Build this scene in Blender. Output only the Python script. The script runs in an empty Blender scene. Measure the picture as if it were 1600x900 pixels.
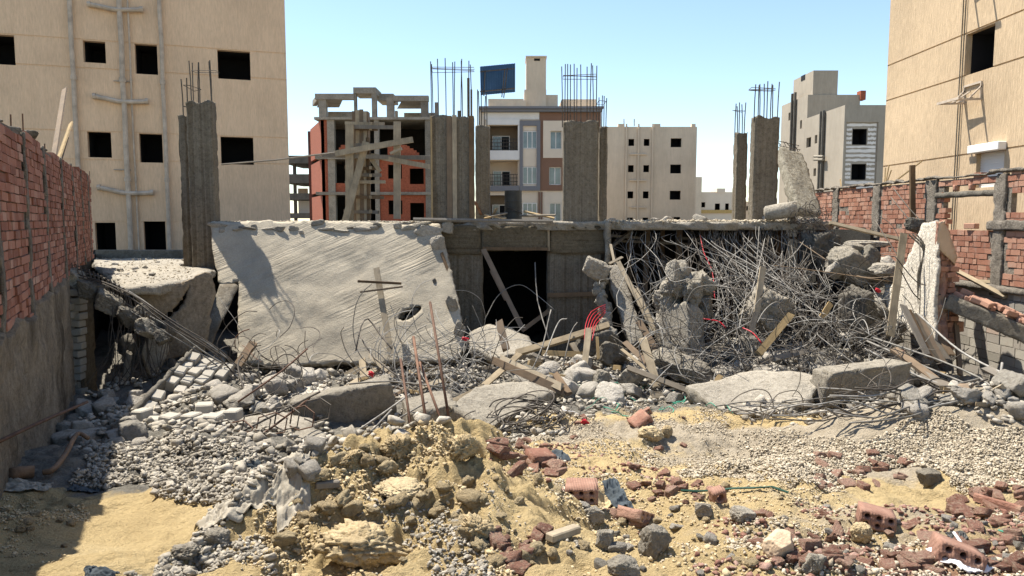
import bpy, bmesh, math, random
import numpy as np
from math import radians, sin, cos, atan2, sqrt, pi
from mathutils import Vector, Matrix, geometry

random.seed(7)
RNG = np.random.default_rng(7)
np.seterr(over="ignore")
SC = bpy.context.scene
COL = SC.collection
E = 1.6                      # eye height above the street; the cast floor slab lies at eye level
F = 1155.0
TH = radians(5.2)
U = random.uniform


def V(*a):
    return Vector(a)


# ---------------------------------------------------------------- measuring from the photograph
def ray(px, py):
    u = (px - 800) / F
    v = (450 - py) / F
    return Vector((u, cos(TH) + v * sin(TH), -sin(TH) + v * cos(TH)))


EYE = Vector((0, 0, E))


def P(px, py, Y):
    d = ray(px, py)
    return EYE + d * (Y / d.y)


def PP(px, py, p0, n):
    d = ray(px, py)
    n = Vector(n)
    t = (Vector(p0) - EYE).dot(n) / d.dot(n)
    return EYE + d * t


# ---------------------------------------------------------------- noise
def _h(ix, iy, iz, s):
    n = (ix * 374761393 + iy * 668265263 + iz * 2147483647 * 3 + s * 974711) & 0xFFFFFFFF
    n = ((n ^ (n >> 13)) * 1274126177) & 0xFFFFFFFF
    n = ((n ^ (n >> 16)) * 2246822519) & 0xFFFFFFFF
    n = n ^ (n >> 15)
    return (n & 0xFFFFFF) / float(0xFFFFFF)


def vnoise(p, s=0):
    p = np.asarray(p, dtype=np.float64)
    i = np.floor(p).astype(np.int64)
    f = p - i
    f = f * f * f * (f * (f * 6 - 15) + 10)
    x, y, z = i[..., 0] + 5000, i[..., 1] + 5000, i[..., 2] + 5000
    fx, fy, fz = f[..., 0], f[..., 1], f[..., 2]
    r = 0
    for dx in (0, 1):
        for dy in (0, 1):
            for dz in (0, 1):
                w = (fx if dx else 1 - fx) * (fy if dy else 1 - fy) * (fz if dz else 1 - fz)
                r = r + w * _h(x + dx, y + dy, z + dz, s)
    return r * 2 - 1


def fbm(p, octs=4, s=0, gain=.5):
    p = np.asarray(p, dtype=np.float64)
    a, r = 1.0, 0
    for k in range(octs):
        r = r + a * vnoise(p * (2.03 ** k) + 17.3 * k, s + k)
        a *= gain
    return r


# ---------------------------------------------------------------- objects
def wloc(o):
    v = Vector((0, 0, 0))
    while o is not None:
        v += o.location
        o = o.parent
    return v


def tag(o, label=None, cat=None, group=None, kind=None):
    if label:
        o['label'] = label
    if cat:
        o['category'] = cat
    if group:
        o['group'] = group
    if kind:
        o['kind'] = kind
    return o


def thing(name, label, cat, loc, group=None):
    o = bpy.data.objects.new(name, None)
    COL.objects.link(o)
    o.location = loc
    o.empty_display_size = .1
    return tag(o, label, cat, group)


def newmesh(name, verts, faces, mat, smooth=False, attrs=None):
    me = bpy.data.meshes.new(name)
    if isinstance(faces, np.ndarray):
        verts = np.asarray(verts, dtype=np.float32)
        k = faces.shape[1]
        me.vertices.add(len(verts))
        me.vertices.foreach_set('co', verts.ravel())
        me.loops.add(faces.size)
        me.loops.foreach_set('vertex_index', faces.ravel().astype(np.int32))
        me.polygons.add(len(faces))
        me.polygons.foreach_set('loop_start', np.arange(0, faces.size, k, dtype=np.int32))
        me.polygons.foreach_set('loop_total', np.full(len(faces), k, dtype=np.int32))
        me.update(calc_edges=True)
    else:
        me.from_pydata([tuple(v) for v in verts], [], faces)
    me.validate()
    if mat is not None:
        me.materials.append(mat)
    if smooth:
        me.polygons.foreach_set('use_smooth', np.ones(len(me.polygons), dtype=bool))
    me.update()
    return me


class MB:
    def __init__(s):
        s.v, s.f = [], []

    def raw(s, vs, fs):
        b = len(s.v)
        s.v += [Vector(v) for v in vs]
        s.f += [tuple(b + i for i in f) for f in fs]
        return s

    def quad(s, a, b, c, d):
        return s.raw([a, b, c, d], [(0, 1, 2, 3)])

    def obox(s, c, ax, ay, az):
        """box with centre c and half-axis vectors"""
        c = Vector(c)
        vs = [c + i * ax + j * ay + k * az for i in (-1, 1) for j in (-1, 1) for k in (-1, 1)]
        return s.raw(vs, [(0, 1, 3, 2), (4, 6, 7, 5), (0, 4, 5, 1), (2, 3, 7, 6), (0, 2, 6, 4), (1, 5, 7, 3)])

    def box(s, x0, x1, y0, y1, z0, z1):
        return s.obox(((x0 + x1) / 2, (y0 + y1) / 2, (z0 + z1) / 2), V((x1 - x0) / 2, 0, 0), V(0, (y1 - y0) / 2, 0), V(0, 0, (z1 - z0) / 2))

    def beam(s, p0, p1, w, t, up=(0, 0, 1)):
        p0, p1 = Vector(p0), Vector(p1)
        d = p1 - p0
        dn = d.normalized()
        up = Vector(up)
        side = dn.cross(up)
        if side.length < 1e-3:
            side = dn.cross(V(1, 0, 0))
        side.normalize()
        u2 = side.cross(dn)
        return s.obox((p0 + p1) / 2, d / 2, side * w / 2, u2 * t / 2)

    def tube(s, pts, r, n=6, taper=1.0):
        pts = [Vector(p) for p in pts]
        m = len(pts)
        rings = []
        prev = None
        for i, p in enumerate(pts):
            d = (pts[min(i + 1, m - 1)] - pts[max(i - 1, 0)])
            if d.length < 1e-9:
                d = V(0, 0, 1)
            d.normalize()
            if prev is None:
                a = d.cross(V(0, 0, 1))
                if a.length < .05:
                    a = d.cross(V(1, 0, 0))
            else:
                a = prev - d * prev.dot(d)
                if a.length < 1e-4:
                    a = d.cross(V(.3, .2, 1))
            a.normalize()
            prev = a
            b = d.cross(a)
            rr = r * (1 + (taper - 1) * i / max(m - 1, 1))
            rings.append([p + (a * cos(2 * pi * k / n) + b * sin(2 * pi * k / n)) * rr for k in range(n)])
        vs = [v for ring in rings for v in ring]
        fs = []
        for i in range(m - 1):
            for k in range(n):
                k2 = (k + 1) % n
                fs.append((i * n + k, i * n + k2, (i + 1) * n + k2, (i + 1) * n + k))
        fs.append(tuple(range(n - 1, -1, -1)))
        fs.append(tuple((m - 1) * n + k for k in range(n)))
        return s.raw(vs, fs)

    def prism(s, pts, dv):
        pts = [Vector(p) for p in pts]
        dv = Vector(dv)
        n = len(pts)
        vs = pts + [p + dv for p in pts]
        fs = [tuple(range(n - 1, -1, -1)), tuple(range(n, 2 * n))]
        fs += [(i, (i + 1) % n, n + (i + 1) % n, n + i) for i in range(n)]
        return s.raw(vs, fs)

    def build(s, name, mat, parent=None, smooth=False, label=None, bevel=0):
        if parent is None:
            arr = np.array([tuple(v) for v in s.v])
            c = Vector(((arr[:, 0].min() + arr[:, 0].max()) / 2, (arr[:, 1].min() + arr[:, 1].max()) / 2, arr[:, 2].min()))
            off = c
        else:
            off = wloc(parent)
        me = newmesh(name, [v - off for v in s.v], s.f, mat, smooth)
        bm = bmesh.new()
        bm.from_mesh(me)
        bmesh.ops.recalc_face_normals(bm, faces=bm.faces)
        bm.to_mesh(me)
        bm.free()
        o = bpy.data.objects.new(name, me)
        COL.objects.link(o)
        if parent is None:
            o.location = off
        else:
            o.parent = parent
        if bevel:
            m = o.modifiers.new('bevel', 'BEVEL')
            m.width = bevel
            m.segments = 1
            m.limit_method = 'ANGLE'
        if label:
            o['label'] = label
        return o


def npobj(name, verts, faces, mat, parent=None, smooth=False, label=None):
    verts = np.asarray(verts, dtype=np.float64)
    if parent is None:
        off = np.array([(verts[:, 0].min() + verts[:, 0].max()) / 2, (verts[:, 1].min() + verts[:, 1].max()) / 2, verts[:, 2].min()])
    else:
        off = np.array(wloc(parent))
    me = newmesh(name, verts - off, faces, mat, smooth)
    o = bpy.data.objects.new(name, me)
    COL.objects.link(o)
    if parent is None:
        o.location = off
    else:
        o.parent = parent
    if label:
        o['label'] = label
    return o


# ---------------------------------------------------------------- shapes
_ico = {}


def ico(sub):
    if sub not in _ico:
        bm = bmesh.new()
        bmesh.ops.create_icosphere(bm, subdivisions=sub, radius=1)
        v = np.array([x.co[:] for x in bm.verts])
        f = np.array([[q.index for q in x.verts] for x in bm.faces])
        bm.free()
        _ico[sub] = (v, f)
    return _ico[sub]


def chunk_shape(seed, sub=4, planes=9, rough=.06, boxy=.5):
    """a broken lump of unit half size: random cutting planes and a rough skin"""
    r = np.random.default_rng(seed)
    d, f = ico(sub)
    n = r.normal(size=(planes, 3))
    if boxy > 0:
        ax = np.array([[1, 0, 0], [-1, 0, 0], [0, 1, 0], [0, -1, 0], [0, 0, 1], [0, 0, -1]], float)
        ax += r.normal(size=ax.shape) * .16
        n = np.vstack([ax, n])
    n /= np.linalg.norm(n, axis=1)[:, None]
    h = np.concatenate([r.uniform(.72, .95, len(n) - planes), r.uniform(.72, 1.1, planes)])
    dn = d @ n.T
    rr = np.minimum(np.where(dn > .08, h[None, :] / np.maximum(dn, .08), 9).min(axis=1), 1.25)
    v = d * rr[:, None]
    nz = fbm(v * 2.2 + seed * 3.1, 4, seed % 50) + .5 * fbm(v * 6.5 + seed, 3, seed % 40)
    v = v * (1 + rough * nz)[:, None]
    v = v - (v.max(0) + v.min(0)) / 2
    v = v / np.abs(v).max(0)
    return v, f


def crisp_shape(seed, cuts=5, sub=2, rough=.02, cube=False):
    """a broken block with sharp arrises: a box cut by random planes"""
    r = random.Random(seed)
    bm = bmesh.new()
    bmesh.ops.create_cube(bm, size=2)
    for k in range(cuts):
        n = Vector((r.gauss(0, 1), r.gauss(0, 1), r.gauss(0, 1))).normalized()
        if cube and r.random() < .6:
            n = (n * .3 + Vector(r.choice(((1, 0, 0), (-1, 0, 0), (0, 1, 0), (0, 0, 1))))).normalized()
        q = n * r.uniform(.55, 1.0)
        geo = bm.verts[:] + bm.edges[:] + bm.faces[:]
        res = bmesh.ops.bisect_plane(bm, geom=geo, plane_co=q, plane_no=n, clear_outer=True)
        ed = [e for e in res['geom_cut'] if isinstance(e, bmesh.types.BMEdge)]
        if ed:
            bmesh.ops.holes_fill(bm, edges=ed, sides=0)
    bmesh.ops.triangulate(bm, faces=bm.faces)
    for _ in range(sub):
        bmesh.ops.subdivide_edges(bm, edges=[e for e in bm.edges if e.calc_length() > .3], cuts=1)
        bmesh.ops.triangulate(bm, faces=bm.faces)
    bm.verts.index_update()
    v = np.array([x.co[:] for x in bm.verts])
    f = np.array([[q.index for q in x.verts] for x in bm.faces])
    bm.free()
    nz = np.stack([fbm(v * 3 + seed + 9 * q, 4, seed % 30 + q) for q in range(3)], 1)
    v = v + nz * rough
    v = v - (v.max(0) + v.min(0)) / 2
    return v / np.abs(v).max(0), f


def rotmat(r):
    q = r.normal(size=4)
    q /= np.linalg.norm(q)
    w, x, y, z = q
    return np.array([[1 - 2 * (y * y + z * z), 2 * (x * y - z * w), 2 * (x * z + y * w)],
                     [2 * (x * y + z * w), 1 - 2 * (x * x + z * z), 2 * (y * z - x * w)],
                     [2 * (x * z - y * w), 2 * (y * z + x * w), 1 - 2 * (x * x + y * y)]])


def chunk(name, c, size, seed, mat, parent=None, rot=(0, 0, 0), sub=4, planes=7, rough=.06, boxy=.5, label=None):
    v, f = chunk_shape(seed, sub + (1 if sub == 4 else 0), planes, rough * .55, boxy)
    dn = v / np.linalg.norm(v, axis=1)[:, None]
    v = v + dn * (np.abs(fbm(v * 7 + seed, 4, 12)) * -.10 * (rough / .1) + fbm(v * 16 + seed, 2, 13) * .02)[:, None]
    from mathutils import Euler
    R = np.array(Euler(rot).to_matrix())
    v = (v * np.array(size) / 2) @ R.T + np.array(c)
    return npobj(name, v, f, mat, parent, False, label)


def frame_of(p0, p1, up):
    d = (Vector(p1) - Vector(p0)).normalized()
    side = d.cross(Vector(up)).normalized()
    u2 = side.cross(d).normalized()
    return d, side, u2


def roughbox(name, c, ax, ay, az, mat, parent=None, cell=.06, amp=.008, chip=.02, endrough=0, seed=1, label=None, smooth=False):
    """subdivided cast block: centre c, half-axis vectors, wavering skin, chipped arrises; endrough breaks the +az end"""
    ax, ay, az, c = (np.array(q, float) for q in (ax, ay, az, c))
    L = [np.linalg.norm(q) * 2 for q in (ax, ay, az)]
    n = [max(1, min(90, int(round(l / cell)))) for l in L]
    vid, verts, faces = {}, [], []

    def vert(i, j, k):
        key = (i, j, k)
        if key not in vid:
            vid[key] = len(verts)
            verts.append((i / n[0] * 2 - 1, j / n[1] * 2 - 1, k / n[2] * 2 - 1))
        return vid[key]
    for k in (0, n[2]):
        for i in range(n[0]):
            for j in range(n[1]):
                q = [vert(i, j, k), vert(i + 1, j, k), vert(i + 1, j + 1, k), vert(i, j + 1, k)]
                faces.append(q if k else q[::-1])
    for j in (0, n[1]):
        for i in range(n[0]):
            for k in range(n[2]):
                q = [vert(i, j, k), vert(i + 1, j, k), vert(i + 1, j, k + 1), vert(i, j, k + 1)]
                faces.append(q[::-1] if j else q)
    for i in (0, n[0]):
        for j in range(n[1]):
            for k in range(n[2]):
                q = [vert(i, j, k), vert(i, j + 1, k), vert(i, j + 1, k + 1), vert(i, j, k + 1)]
                faces.append(q if i else q[::-1])
    t = np.array(verts)
    hx = [np.linalg.norm(q) for q in (ax, ay, az)]
    if endrough:
        w = np.clip((t[:, 2] - (1 - 2 * min(1, endrough * 2.5 / L[2]))) / (2 * min(1, endrough * 2.5 / L[2])), 0, 1)
        nz = fbm(np.c_[t[:, 0] * hx[0] * 5, t[:, 1] * hx[1] * 5, np.full(len(t), seed * 7.7)], 4, seed)
        t[:, 2] += w * nz * endrough / hx[2]
    p = c + t[:, :1] * ax + t[:, 1:2] * ay + t[:, 2:3] * az
    onx = [(np.abs(np.abs(t[:, q]) - 1) < 1e-6) for q in range(3)]
    ne = onx[0].astype(int) + onx[1] + onx[2]
    nz1 = np.stack([fbm(p * 3 + 11.1 * q, 3, seed + q) for q in range(3)], 1)
    p = p + nz1 * amp
    if chip:
        e = np.clip(fbm(p * 6, 3, seed + 9) + .15, 0, 1) * chip * (ne >= 2)
        dirn = -(t[:, :1] * ax / hx[0] + t[:, 1:2] * ay / hx[1] + t[:, 2:3] * az / hx[2])
        p = p + dirn * e[:, None]
    return npobj(name, p, np.array(faces), mat, parent, smooth, label)


def inside(px, py, poly):
    px, py = np.asarray(px), np.asarray(py)
    r = np.zeros(px.shape, bool)
    n = len(poly)
    for i in range(n):
        x0, y0 = poly[i]
        x1, y1 = poly[(i + 1) % n]
        if y0 == y1:
            continue
        c = ((y0 > py) != (y1 > py)) & (px < (x1 - x0) * (py - y0) / (y1 - y0) + x0)
        r ^= c
    return r


def jag_loop(poly, step, jag, seed):
    r = np.random.default_rng(seed)
    out = []
    n = len(poly)
    for i in range(n):
        a, b = np.array(poly[i], float), np.array(poly[(i + 1) % n], float)
        L = np.linalg.norm(b - a)
        m = max(1, int(L / step))
        nn = np.array([-(b - a)[1], (b - a)[0]]) / max(L, 1e-9)
        for k in range(m):
            t = k / m
            q = a + (b - a) * t
            if k:
                q = q + nn * (fbm(np.array([q[0] * 2.2, q[1] * 2.2, seed * 1.7]), 4, seed) * jag)
            out.append(q)
    return out


def plate(name, pts, t, mat, parent=None, cell=.12, jag=.03, amp=.01, nfreq=2.5, holes=(), seed=1, label=None, up=None, siderough=.03, bulge=None, two=None):
    """broken slab of thickness t: outline pts (3-D, about planar), broken edges, uneven faces, real holes.  two: material of the edges"""
    pts = [Vector(p) for p in pts]
    c = sum(pts, Vector()) / len(pts)
    nrm = Vector((0, 0, 0))
    for i in range(len(pts)):
        a, b = pts[i] - c, pts[(i + 1) % len(pts)] - c
        nrm += a.cross(b)
    nrm.normalize()
    ref = Vector(up) if up is not None else (EYE - c)
    if nrm.dot(ref) < 0:
        nrm = -nrm
    ex = (pts[1] - pts[0])
    ex = (ex - nrm * ex.dot(nrm)).normalized()
    ey = nrm.cross(ex)

    def to2(p):
        q = Vector(p) - c
        return (q.dot(ex), q.dot(ey))
    outer = jag_loop([to2(p) for p in pts], cell * .6, jag, seed)
    hl = [jag_loop([to2(p) for p in h], cell * .45, jag * .8, seed + 5 + i) for i, h in enumerate(holes)]
    loops = [outer] + hl
    co, ed = [], []
    for lp in loops:
        b = len(co)
        co += [Vector((q[0], q[1])) for q in lp]
        ed += [(b + i, b + (i + 1) % len(lp)) for i in range(len(lp))]
    nb = len(co)
    o2 = np.array(outer)
    gx = np.arange(o2[:, 0].min(), o2[:, 0].max(), cell)
    gy = np.arange(o2[:, 1].min(), o2[:, 1].max(), cell)
    G = np.stack(np.meshgrid(gx, gy), -1).reshape(-1, 2)
    G = G + np.random.default_rng(seed).uniform(-.25, .25, G.shape) * cell
    ins = inside(G[:, 0], G[:, 1], outer)
    for h in hl:
        ins &= ~inside(G[:, 0], G[:, 1], h)
    # keep clear of the rim
    B = np.array([tuple(q) for q in co])
    G = G[ins]
    if len(G):
        keep = np.ones(len(G), bool)
        for q in B:
            keep &= ((G - q) ** 2).sum(1) > (cell * .35) ** 2
        G = G[keep]
    co += [Vector((q[0], q[1])) for q in G]
    vs, es, fs, ov, _, _ = geometry.delaunay_2d_cdt(co, ed, [], 0, 1e-6)
    vs = np.array([tuple(v) for v in vs])
    tri = np.array([f for f in fs if len(f) == 3])
    ctr = vs[tri].mean(1)
    k = inside(ctr[:, 0], ctr[:, 1], outer)
    for h in hl:
        k &= ~inside(ctr[:, 0], ctr[:, 1], h)
    tri = tri[k]
    a = vs[tri[:, 1]] - vs[tri[:, 0]]
    b = vs[tri[:, 2]] - vs[tri[:, 0]]
    sgn = a[:, 0] * b[:, 1] - a[:, 1] * b[:, 0]
    tri = tri[np.abs(sgn) > 1e-10]
    sgn = sgn[np.abs(sgn) > 1e-10]
    tri[sgn < 0] = tri[sgn < 0][:, ::-1]
    N = len(vs)
    p3 = np.array(c) + vs[:, :1] * np.array(ex) + vs[:, 1:2] * np.array(ey)
    nn = np.array(nrm)
    hgt = fbm(p3 * nfreq, 4, seed) * amp
    if bulge is not None:
        hgt = hgt + bulge(vs)
    top = p3 + nn * hgt[:, None]
    bot = p3 - nn * (t + fbm(p3 * 3, 3, seed + 3) * amp)[:, None]
    verts = [top, bot]
    faces = [tri, tri[:, ::-1] + N]
    # rim
    from collections import defaultdict
    ecount = defaultdict(int)
    for q in tri:
        for i in range(3):
            ecount[(q[i], q[(i + 1) % 3])] += 1
    rim = [e for e in ecount if (e[1], e[0]) not in ecount]
    idx = sorted({i for e in rim for i in e})
    mid = {v: k for k, v in enumerate(idx)}
    sides = []
    ring = []
    nout = {}
    for a_, b_ in rim:
        d = vs[b_] - vs[a_]
        o = np.array([d[1], -d[0]])
        for q in (a_, b_):
            nout[q] = nout.get(q, np.zeros(2)) + o
    levels = 2 if t > .06 else 1
    for lv in range(levels):
        fr = (lv + 1) / (levels + 1)
        lay = []
        for v in idx:
            o = nout[v] / (np.linalg.norm(nout[v]) + 1e-9)
            base = top[v] * (1 - fr) + bot[v] * fr
            k = fbm(base * 7 + lv * 3, 3, seed + 7) * siderough
            lay.append(base + (np.array(ex) * o[0] + np.array(ey) * o[1]) * k)
        ring.append(np.array(lay))
    base = 2 * N
    verts += ring
    M = len(idx)
    for a_, b_ in rim:
        chain_a = [a_] + [base + lv * M + mid[a_] for lv in range(levels)] + [a_ + N]
        chain_b = [b_] + [base + lv * M + mid[b_] for lv in range(levels)] + [b_ + N]
        for i in range(len(chain_a) - 1):
            sides.append([chain_a[i], chain_a[i + 1], chain_b[i + 1]])
            sides.append([chain_a[i], chain_b[i + 1], chain_b[i]])
    faces.append(np.array(sides))
    o = npobj(name, np.vstack(verts), np.vstack(faces), mat, parent, False, label)
    if two is not None:
        o.data.materials.append(two)
        mi = np.zeros(len(o.data.polygons), dtype=np.int32)
        mi[len(tri) * 2:] = 1
        if len(mi) == len(tri) * 2 + len(sides):
            o.data.polygons.foreach_set('material_index', mi)
    return o


def smoothpts(pts, per=5):
    pts = [Vector(p) for p in pts]
    if len(pts) < 3:
        return pts
    q = [pts[0] * 2 - pts[1]] + pts + [pts[-1] * 2 - pts[-2]]
    out = []
    for i in range(1, len(q) - 2):
        for k in range(per):
            t = k / per
            a, b, c, d = q[i - 1], q[i], q[i + 1], q[i + 2]
            out.append(.5 * ((2 * b) + (c - a) * t + (2 * a - 5 * b + 4 * c - d) * t * t + (3 * b - a - 3 * c + d) * t ** 3))
    out.append(pts[-1])
    return out


def copy_tree(o, parent=None):
    c = o.copy()
    COL.objects.link(c)
    c.parent = parent
    for ch in list(o.children):
        copy_tree(ch, c)
    return c
# ---------------------------------------------------------------- materials
class NT:
    def __init__(s, name):
        s.m = bpy.data.materials.new(name)
        s.m.use_nodes = True
        s.t = s.m.node_tree
        s.t.nodes.clear()
        s.out = s.n('ShaderNodeOutputMaterial')
        s.b = s.n('ShaderNodeBsdfPrincipled')
        s.l(s.b.outputs[0], s.out.inputs[0])
        s.co = s.n('ShaderNodeTexCoord').outputs['Object']
        s.geo = None

    def n(s, ty, **k):
        o = s.t.nodes.new(ty)
        for a, b in k.items():
            setattr(o, a, b)
        return o

    def l(s, a, b):
        s.t.links.new(a, b)

    def map(s, sc=(1, 1, 1), rot=(0, 0, 0), src=None):
        m = s.n('ShaderNodeMapping')
        m.inputs['Scale'].default_value = sc
        m.inputs['Rotation'].default_value = rot
        s.l(src or s.co, m.inputs[0])
        return m.outputs[0]

    def noise(s, scale, detail=4, rough=.55, src=None, dist=0):
        o = s.n('ShaderNodeTexNoise')
        o.inputs['Scale'].default_value = scale
        o.inputs['Detail'].default_value = detail
        o.inputs['Roughness'].default_value = rough
        o.inputs['Distortion'].default_value = dist
        s.l(src or s.co, o.inputs['Vector'])
        return o.outputs['Fac']

    def ramp(s, f, stops):
        o = s.n('ShaderNodeValToRGB')
        e = o.color_ramp.elements
        while len(e) > 1:
            e.remove(e[-1])
        for i, (p, c) in enumerate(stops):
            q = e[0] if i == 0 else e.new(p)
            q.position = p
            q.color = (*c, 1) if len(c) == 3 else c
        s.l(f, o.inputs[0])
        return o.outputs[0]

    def mr(s, f, a, b, c=0, d=1):
        o = s.n('ShaderNodeMapRange')
        for i, v in zip((1, 2, 3, 4), (a, b, c, d)):
            o.inputs[i].default_value = v
        s.l(f, o.inputs[0])
        return o.outputs[0]

    def mix(s, f, a, b, mode='MIX'):
        o = s.n('ShaderNodeMix', data_type='RGBA', blend_type=mode)
        for i, v in ((0, f), (6, a), (7, b)):
            if isinstance(v, (int, float)):
                o.inputs[i].default_value = v
            elif isinstance(v, tuple):
                o.inputs[i].default_value = (*v, 1)
            else:
                s.l(v, o.inputs[i])
        return o.outputs[2]

    def math(s, op, a, b=0.0):
        o = s.n('ShaderNodeMath', operation=op)
        for i, v in ((0, a), (1, b)):
            if isinstance(v, (int, float)):
                o.inputs[i].default_value = v
            else:
                s.l(v, o.inputs[i])
        return o.outputs[0]

    def island(s):
        return s.n('ShaderNodeNewGeometry').outputs['Random Per Island']

    def objrand(s):
        return s.n('ShaderNodeObjectInfo').outputs['Random']

    def xyz(s):
        o = s.n('ShaderNodeSeparateXYZ')
        s.l(s.co, o.inputs[0])
        return o.outputs

    def bump(s, h, strength=.5, dist=.02):
        o = s.n('ShaderNodeBump')
        o.inputs['Strength'].default_value = strength
        o.inputs['Distance'].default_value = dist
        s.l(h, o.inputs['Height'])
        if s.b.inputs['Normal'].is_linked:
            s.l(s.b.inputs['Normal'].links[0].from_socket, o.inputs['Normal'])
        s.l(o.outputs[0], s.b.inputs['Normal'])

    def fin(s, col, rough=.9, metal=0, spec=.25):
        if isinstance(col, tuple):
            s.b.inputs['Base Color'].default_value = (*col, 1)
        else:
            s.l(col, s.b.inputs['Base Color'])
        s.b.inputs['Roughness'].default_value = rough
        s.b.inputs['Metallic'].default_value = metal
        s.b.inputs['Specular IOR Level'].default_value = spec
        return s.m


def sc3(c, k):
    return tuple(min(1, x * k) for x in c)


def m_concrete(name, c, var=.35, scale=1.2, bump=.5, grain=40, stain=None, boards=None, obr=0, bdist=.02):
    """grey cast concrete: blotches, mottling, pits and grain; boards=(axis scale vector) for shutter-board lines"""
    t = NT(name)
    a = t.noise(scale, 7, .65)
    col = t.ramp(a, [(.3, sc3(c, 1 - var)), (.5, c), (.72, sc3(c, 1 + var * .7))])
    md = t.noise(13, 8, .75)
    col = t.mix(.8, col, t.ramp(md, [(.32, (.5, .48, .45)), (.5, (.92, .92, .92)), (.68, (1.12, 1.12, 1.12))]), 'MULTIPLY')
    g = t.noise(grain, 3, .6)
    col = t.mix(.5, col, t.ramp(g, [(.3, (.5, .5, .5)), (.6, (1, 1, 1))]), 'MULTIPLY')
    vo = t.n('ShaderNodeTexVoronoi')
    vo.inputs['Scale'].default_value = 26
    t.l(t.co, vo.inputs['Vector'])
    pit = t.mr(vo.outputs['Distance'], .10, .2)
    pm = t.mr(t.noise(2.2, 3, .6), .5, .6)
    pit = t.math('MAXIMUM', pit, t.math('SUBTRACT', 1.0, pm))
    col = t.mix(t.mr(pit, 0, 1, .6, 0), col, sc3(c, .35))
    if stain:
        st = t.noise(.9, 6, .7, t.map((1, 1, .35)))
        col = t.mix(t.mr(st, .5, .66), col, stain)
    h = t.math('ADD', t.math('MULTIPLY', md, 1.6), t.math('MULTIPLY', g, .3))
    h = t.math('ADD', h, t.math('MULTIPLY', pit, .5))
    if boards:
        w = t.noise(1.0, 1, .3, t.map(boards))
        bl = t.ramp(w, [(.35, (.62, .58, .52)), (.42, (1, 1, 1)), (.56, (.8, .78, .74)), (.6, (1.0, 1.0, 1.0)), (.7, (.72, .7, .66))])
        col = t.mix(.8, col, bl, 'MULTIPLY')
        fine = t.noise(1.0, 3, .6, t.map(tuple(x * 5 for x in boards)))
        col = t.mix(.5, col, t.ramp(fine, [(.35, (.7, .68, .64)), (.65, (1, 1, 1))]), 'MULTIPLY')
        h = t.math('ADD', h, w)
    if obr:
        r = t.objrand()
        col = t.mix(1.0, col, t.ramp(r, [(0, (1 - obr,) * 3), (1, (1 + obr * .4,) * 3)]), 'MULTIPLY')
    t.bump(h, min(1, bump * 1.3), bdist * 1.6)
    return t.fin(col, .93, 0, .15)


def m_wood(name, c, var=.4, grey=.2):
    t = NT(name)
    r = t.objrand()
    n = t.noise(3, 5, .6, t.map((1, 1, 1)))
    fine = t.noise(28, 4, .7, t.map((1, 1, .12)))
    col = t.ramp(n, [(.3, sc3(c, 1 - var)), (.6, c), (.8, sc3(c, 1 + var * .5))])
    col = t.mix(.6, col, t.ramp(fine, [(.3, (.5, .48, .45)), (.7, (1, 1, 1))]), 'MULTIPLY')
    col = t.mix(t.mr(r, 0, 1, 0, grey), col, (.33, .31, .28))
    col = t.mix(.8, col, t.ramp(r, [(0, (.65, .62, .58)), (1, (1.0, 1.0, 1.0))]), 'MULTIPLY')
    t.bump(fine, .5, .01)
    return t.fin(col, .8)


def m_brick(name, c0, c1, c2, mortar=None):
    t = NT(name)
    r = t.island()
    col = t.ramp(r, [(0, c0), (.45, c1), (.9, c2), (1, (.42, .25, .19))])
    n = t.noise(6, 6, .65)
    col = t.mix(t.mr(n, .52, .75, 0, .55), col, (.35, .29, .24))
    f = t.noise(70, 3, .6, t.map((1, 1, 2.0)))
    col = t.mix(.5, col, t.ramp(f, [(.3, (.6, .58, .56)), (.7, (1, 1, 1))]), 'MULTIPLY')
    t.bump(t.math('ADD', f, n), .6, .012)
    return t.fin(col, .9)


def m_plain(name, c, rough=.8, metal=0, var=.15, scale=3, bump=0, spec=.3):
    t = NT(name)
    n = t.noise(scale, 5, .6)
    col = t.ramp(n, [(.3, sc3(c, 1 - var)), (.7, sc3(c, 1 + var * .6))])
    if bump:
        t.bump(t.noise(scale * 6, 5, .65), bump, .01)
    return t.fin(col, rough, metal, spec)


def m_plaster(name, c, streak=.14, bump=.5, vs=26, scale=.35):
    """scratched render coat: fine upright scratches and broad weathering"""
    t = NT(name)
    x = t.xyz()
    big = t.noise(scale, 5, .6)
    col = t.ramp(big, [(.3, sc3(c, .84)), (.5, sc3(c, .97)), (.7, sc3(c, 1.06))])
    pt = t.noise(1.1, 7, .7)
    col = t.mix(t.mr(pt, .52, .7, 0, .3), col, sc3(c, .72))
    s1 = t.noise(1.0, 4, .65, t.map((vs, vs, vs * .16)))
    s2 = t.noise(1.0, 3, .6, t.map((vs * .25, vs * .25, vs * .02)))
    col = t.mix(1.0, col, t.ramp(s1, [(.3, (1 - streak,) * 3), (.7, (1 + streak * .4,) * 3)]), 'MULTIPLY')
    col = t.mix(.35, col, t.ramp(s2, [(.35, (.86, .85, .83)), (.6, (1, 1, 1))]), 'MULTIPLY')
    t.bump(s1, bump, .03)
    return t.fin(col, .92)


def m_stone(name, c0, c1, c2, obj=False, dust=None):
    t = NT(name)
    r = t.objrand() if obj else t.island()
    col = t.ramp(r, [(0, c0), (.5, c1), (1, c2)])
    n = t.noise(3.5 if obj else 30, 8, .75)
    col = t.mix(.75, col, t.ramp(n, [(.32, (.5, .47, .43)), (.55, (1.0, 1.0, 1.0)), (.7, (1.12, 1.1, 1.06))]), 'MULTIPLY')
    if dust:
        col = t.mix(t.mr(t.noise(2.0, 6, .7), .48, .62, 0, .6), col, dust)
    t.bump(n, .9, .06 if obj else .015)
    return t.fin(col, .9)


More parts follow.
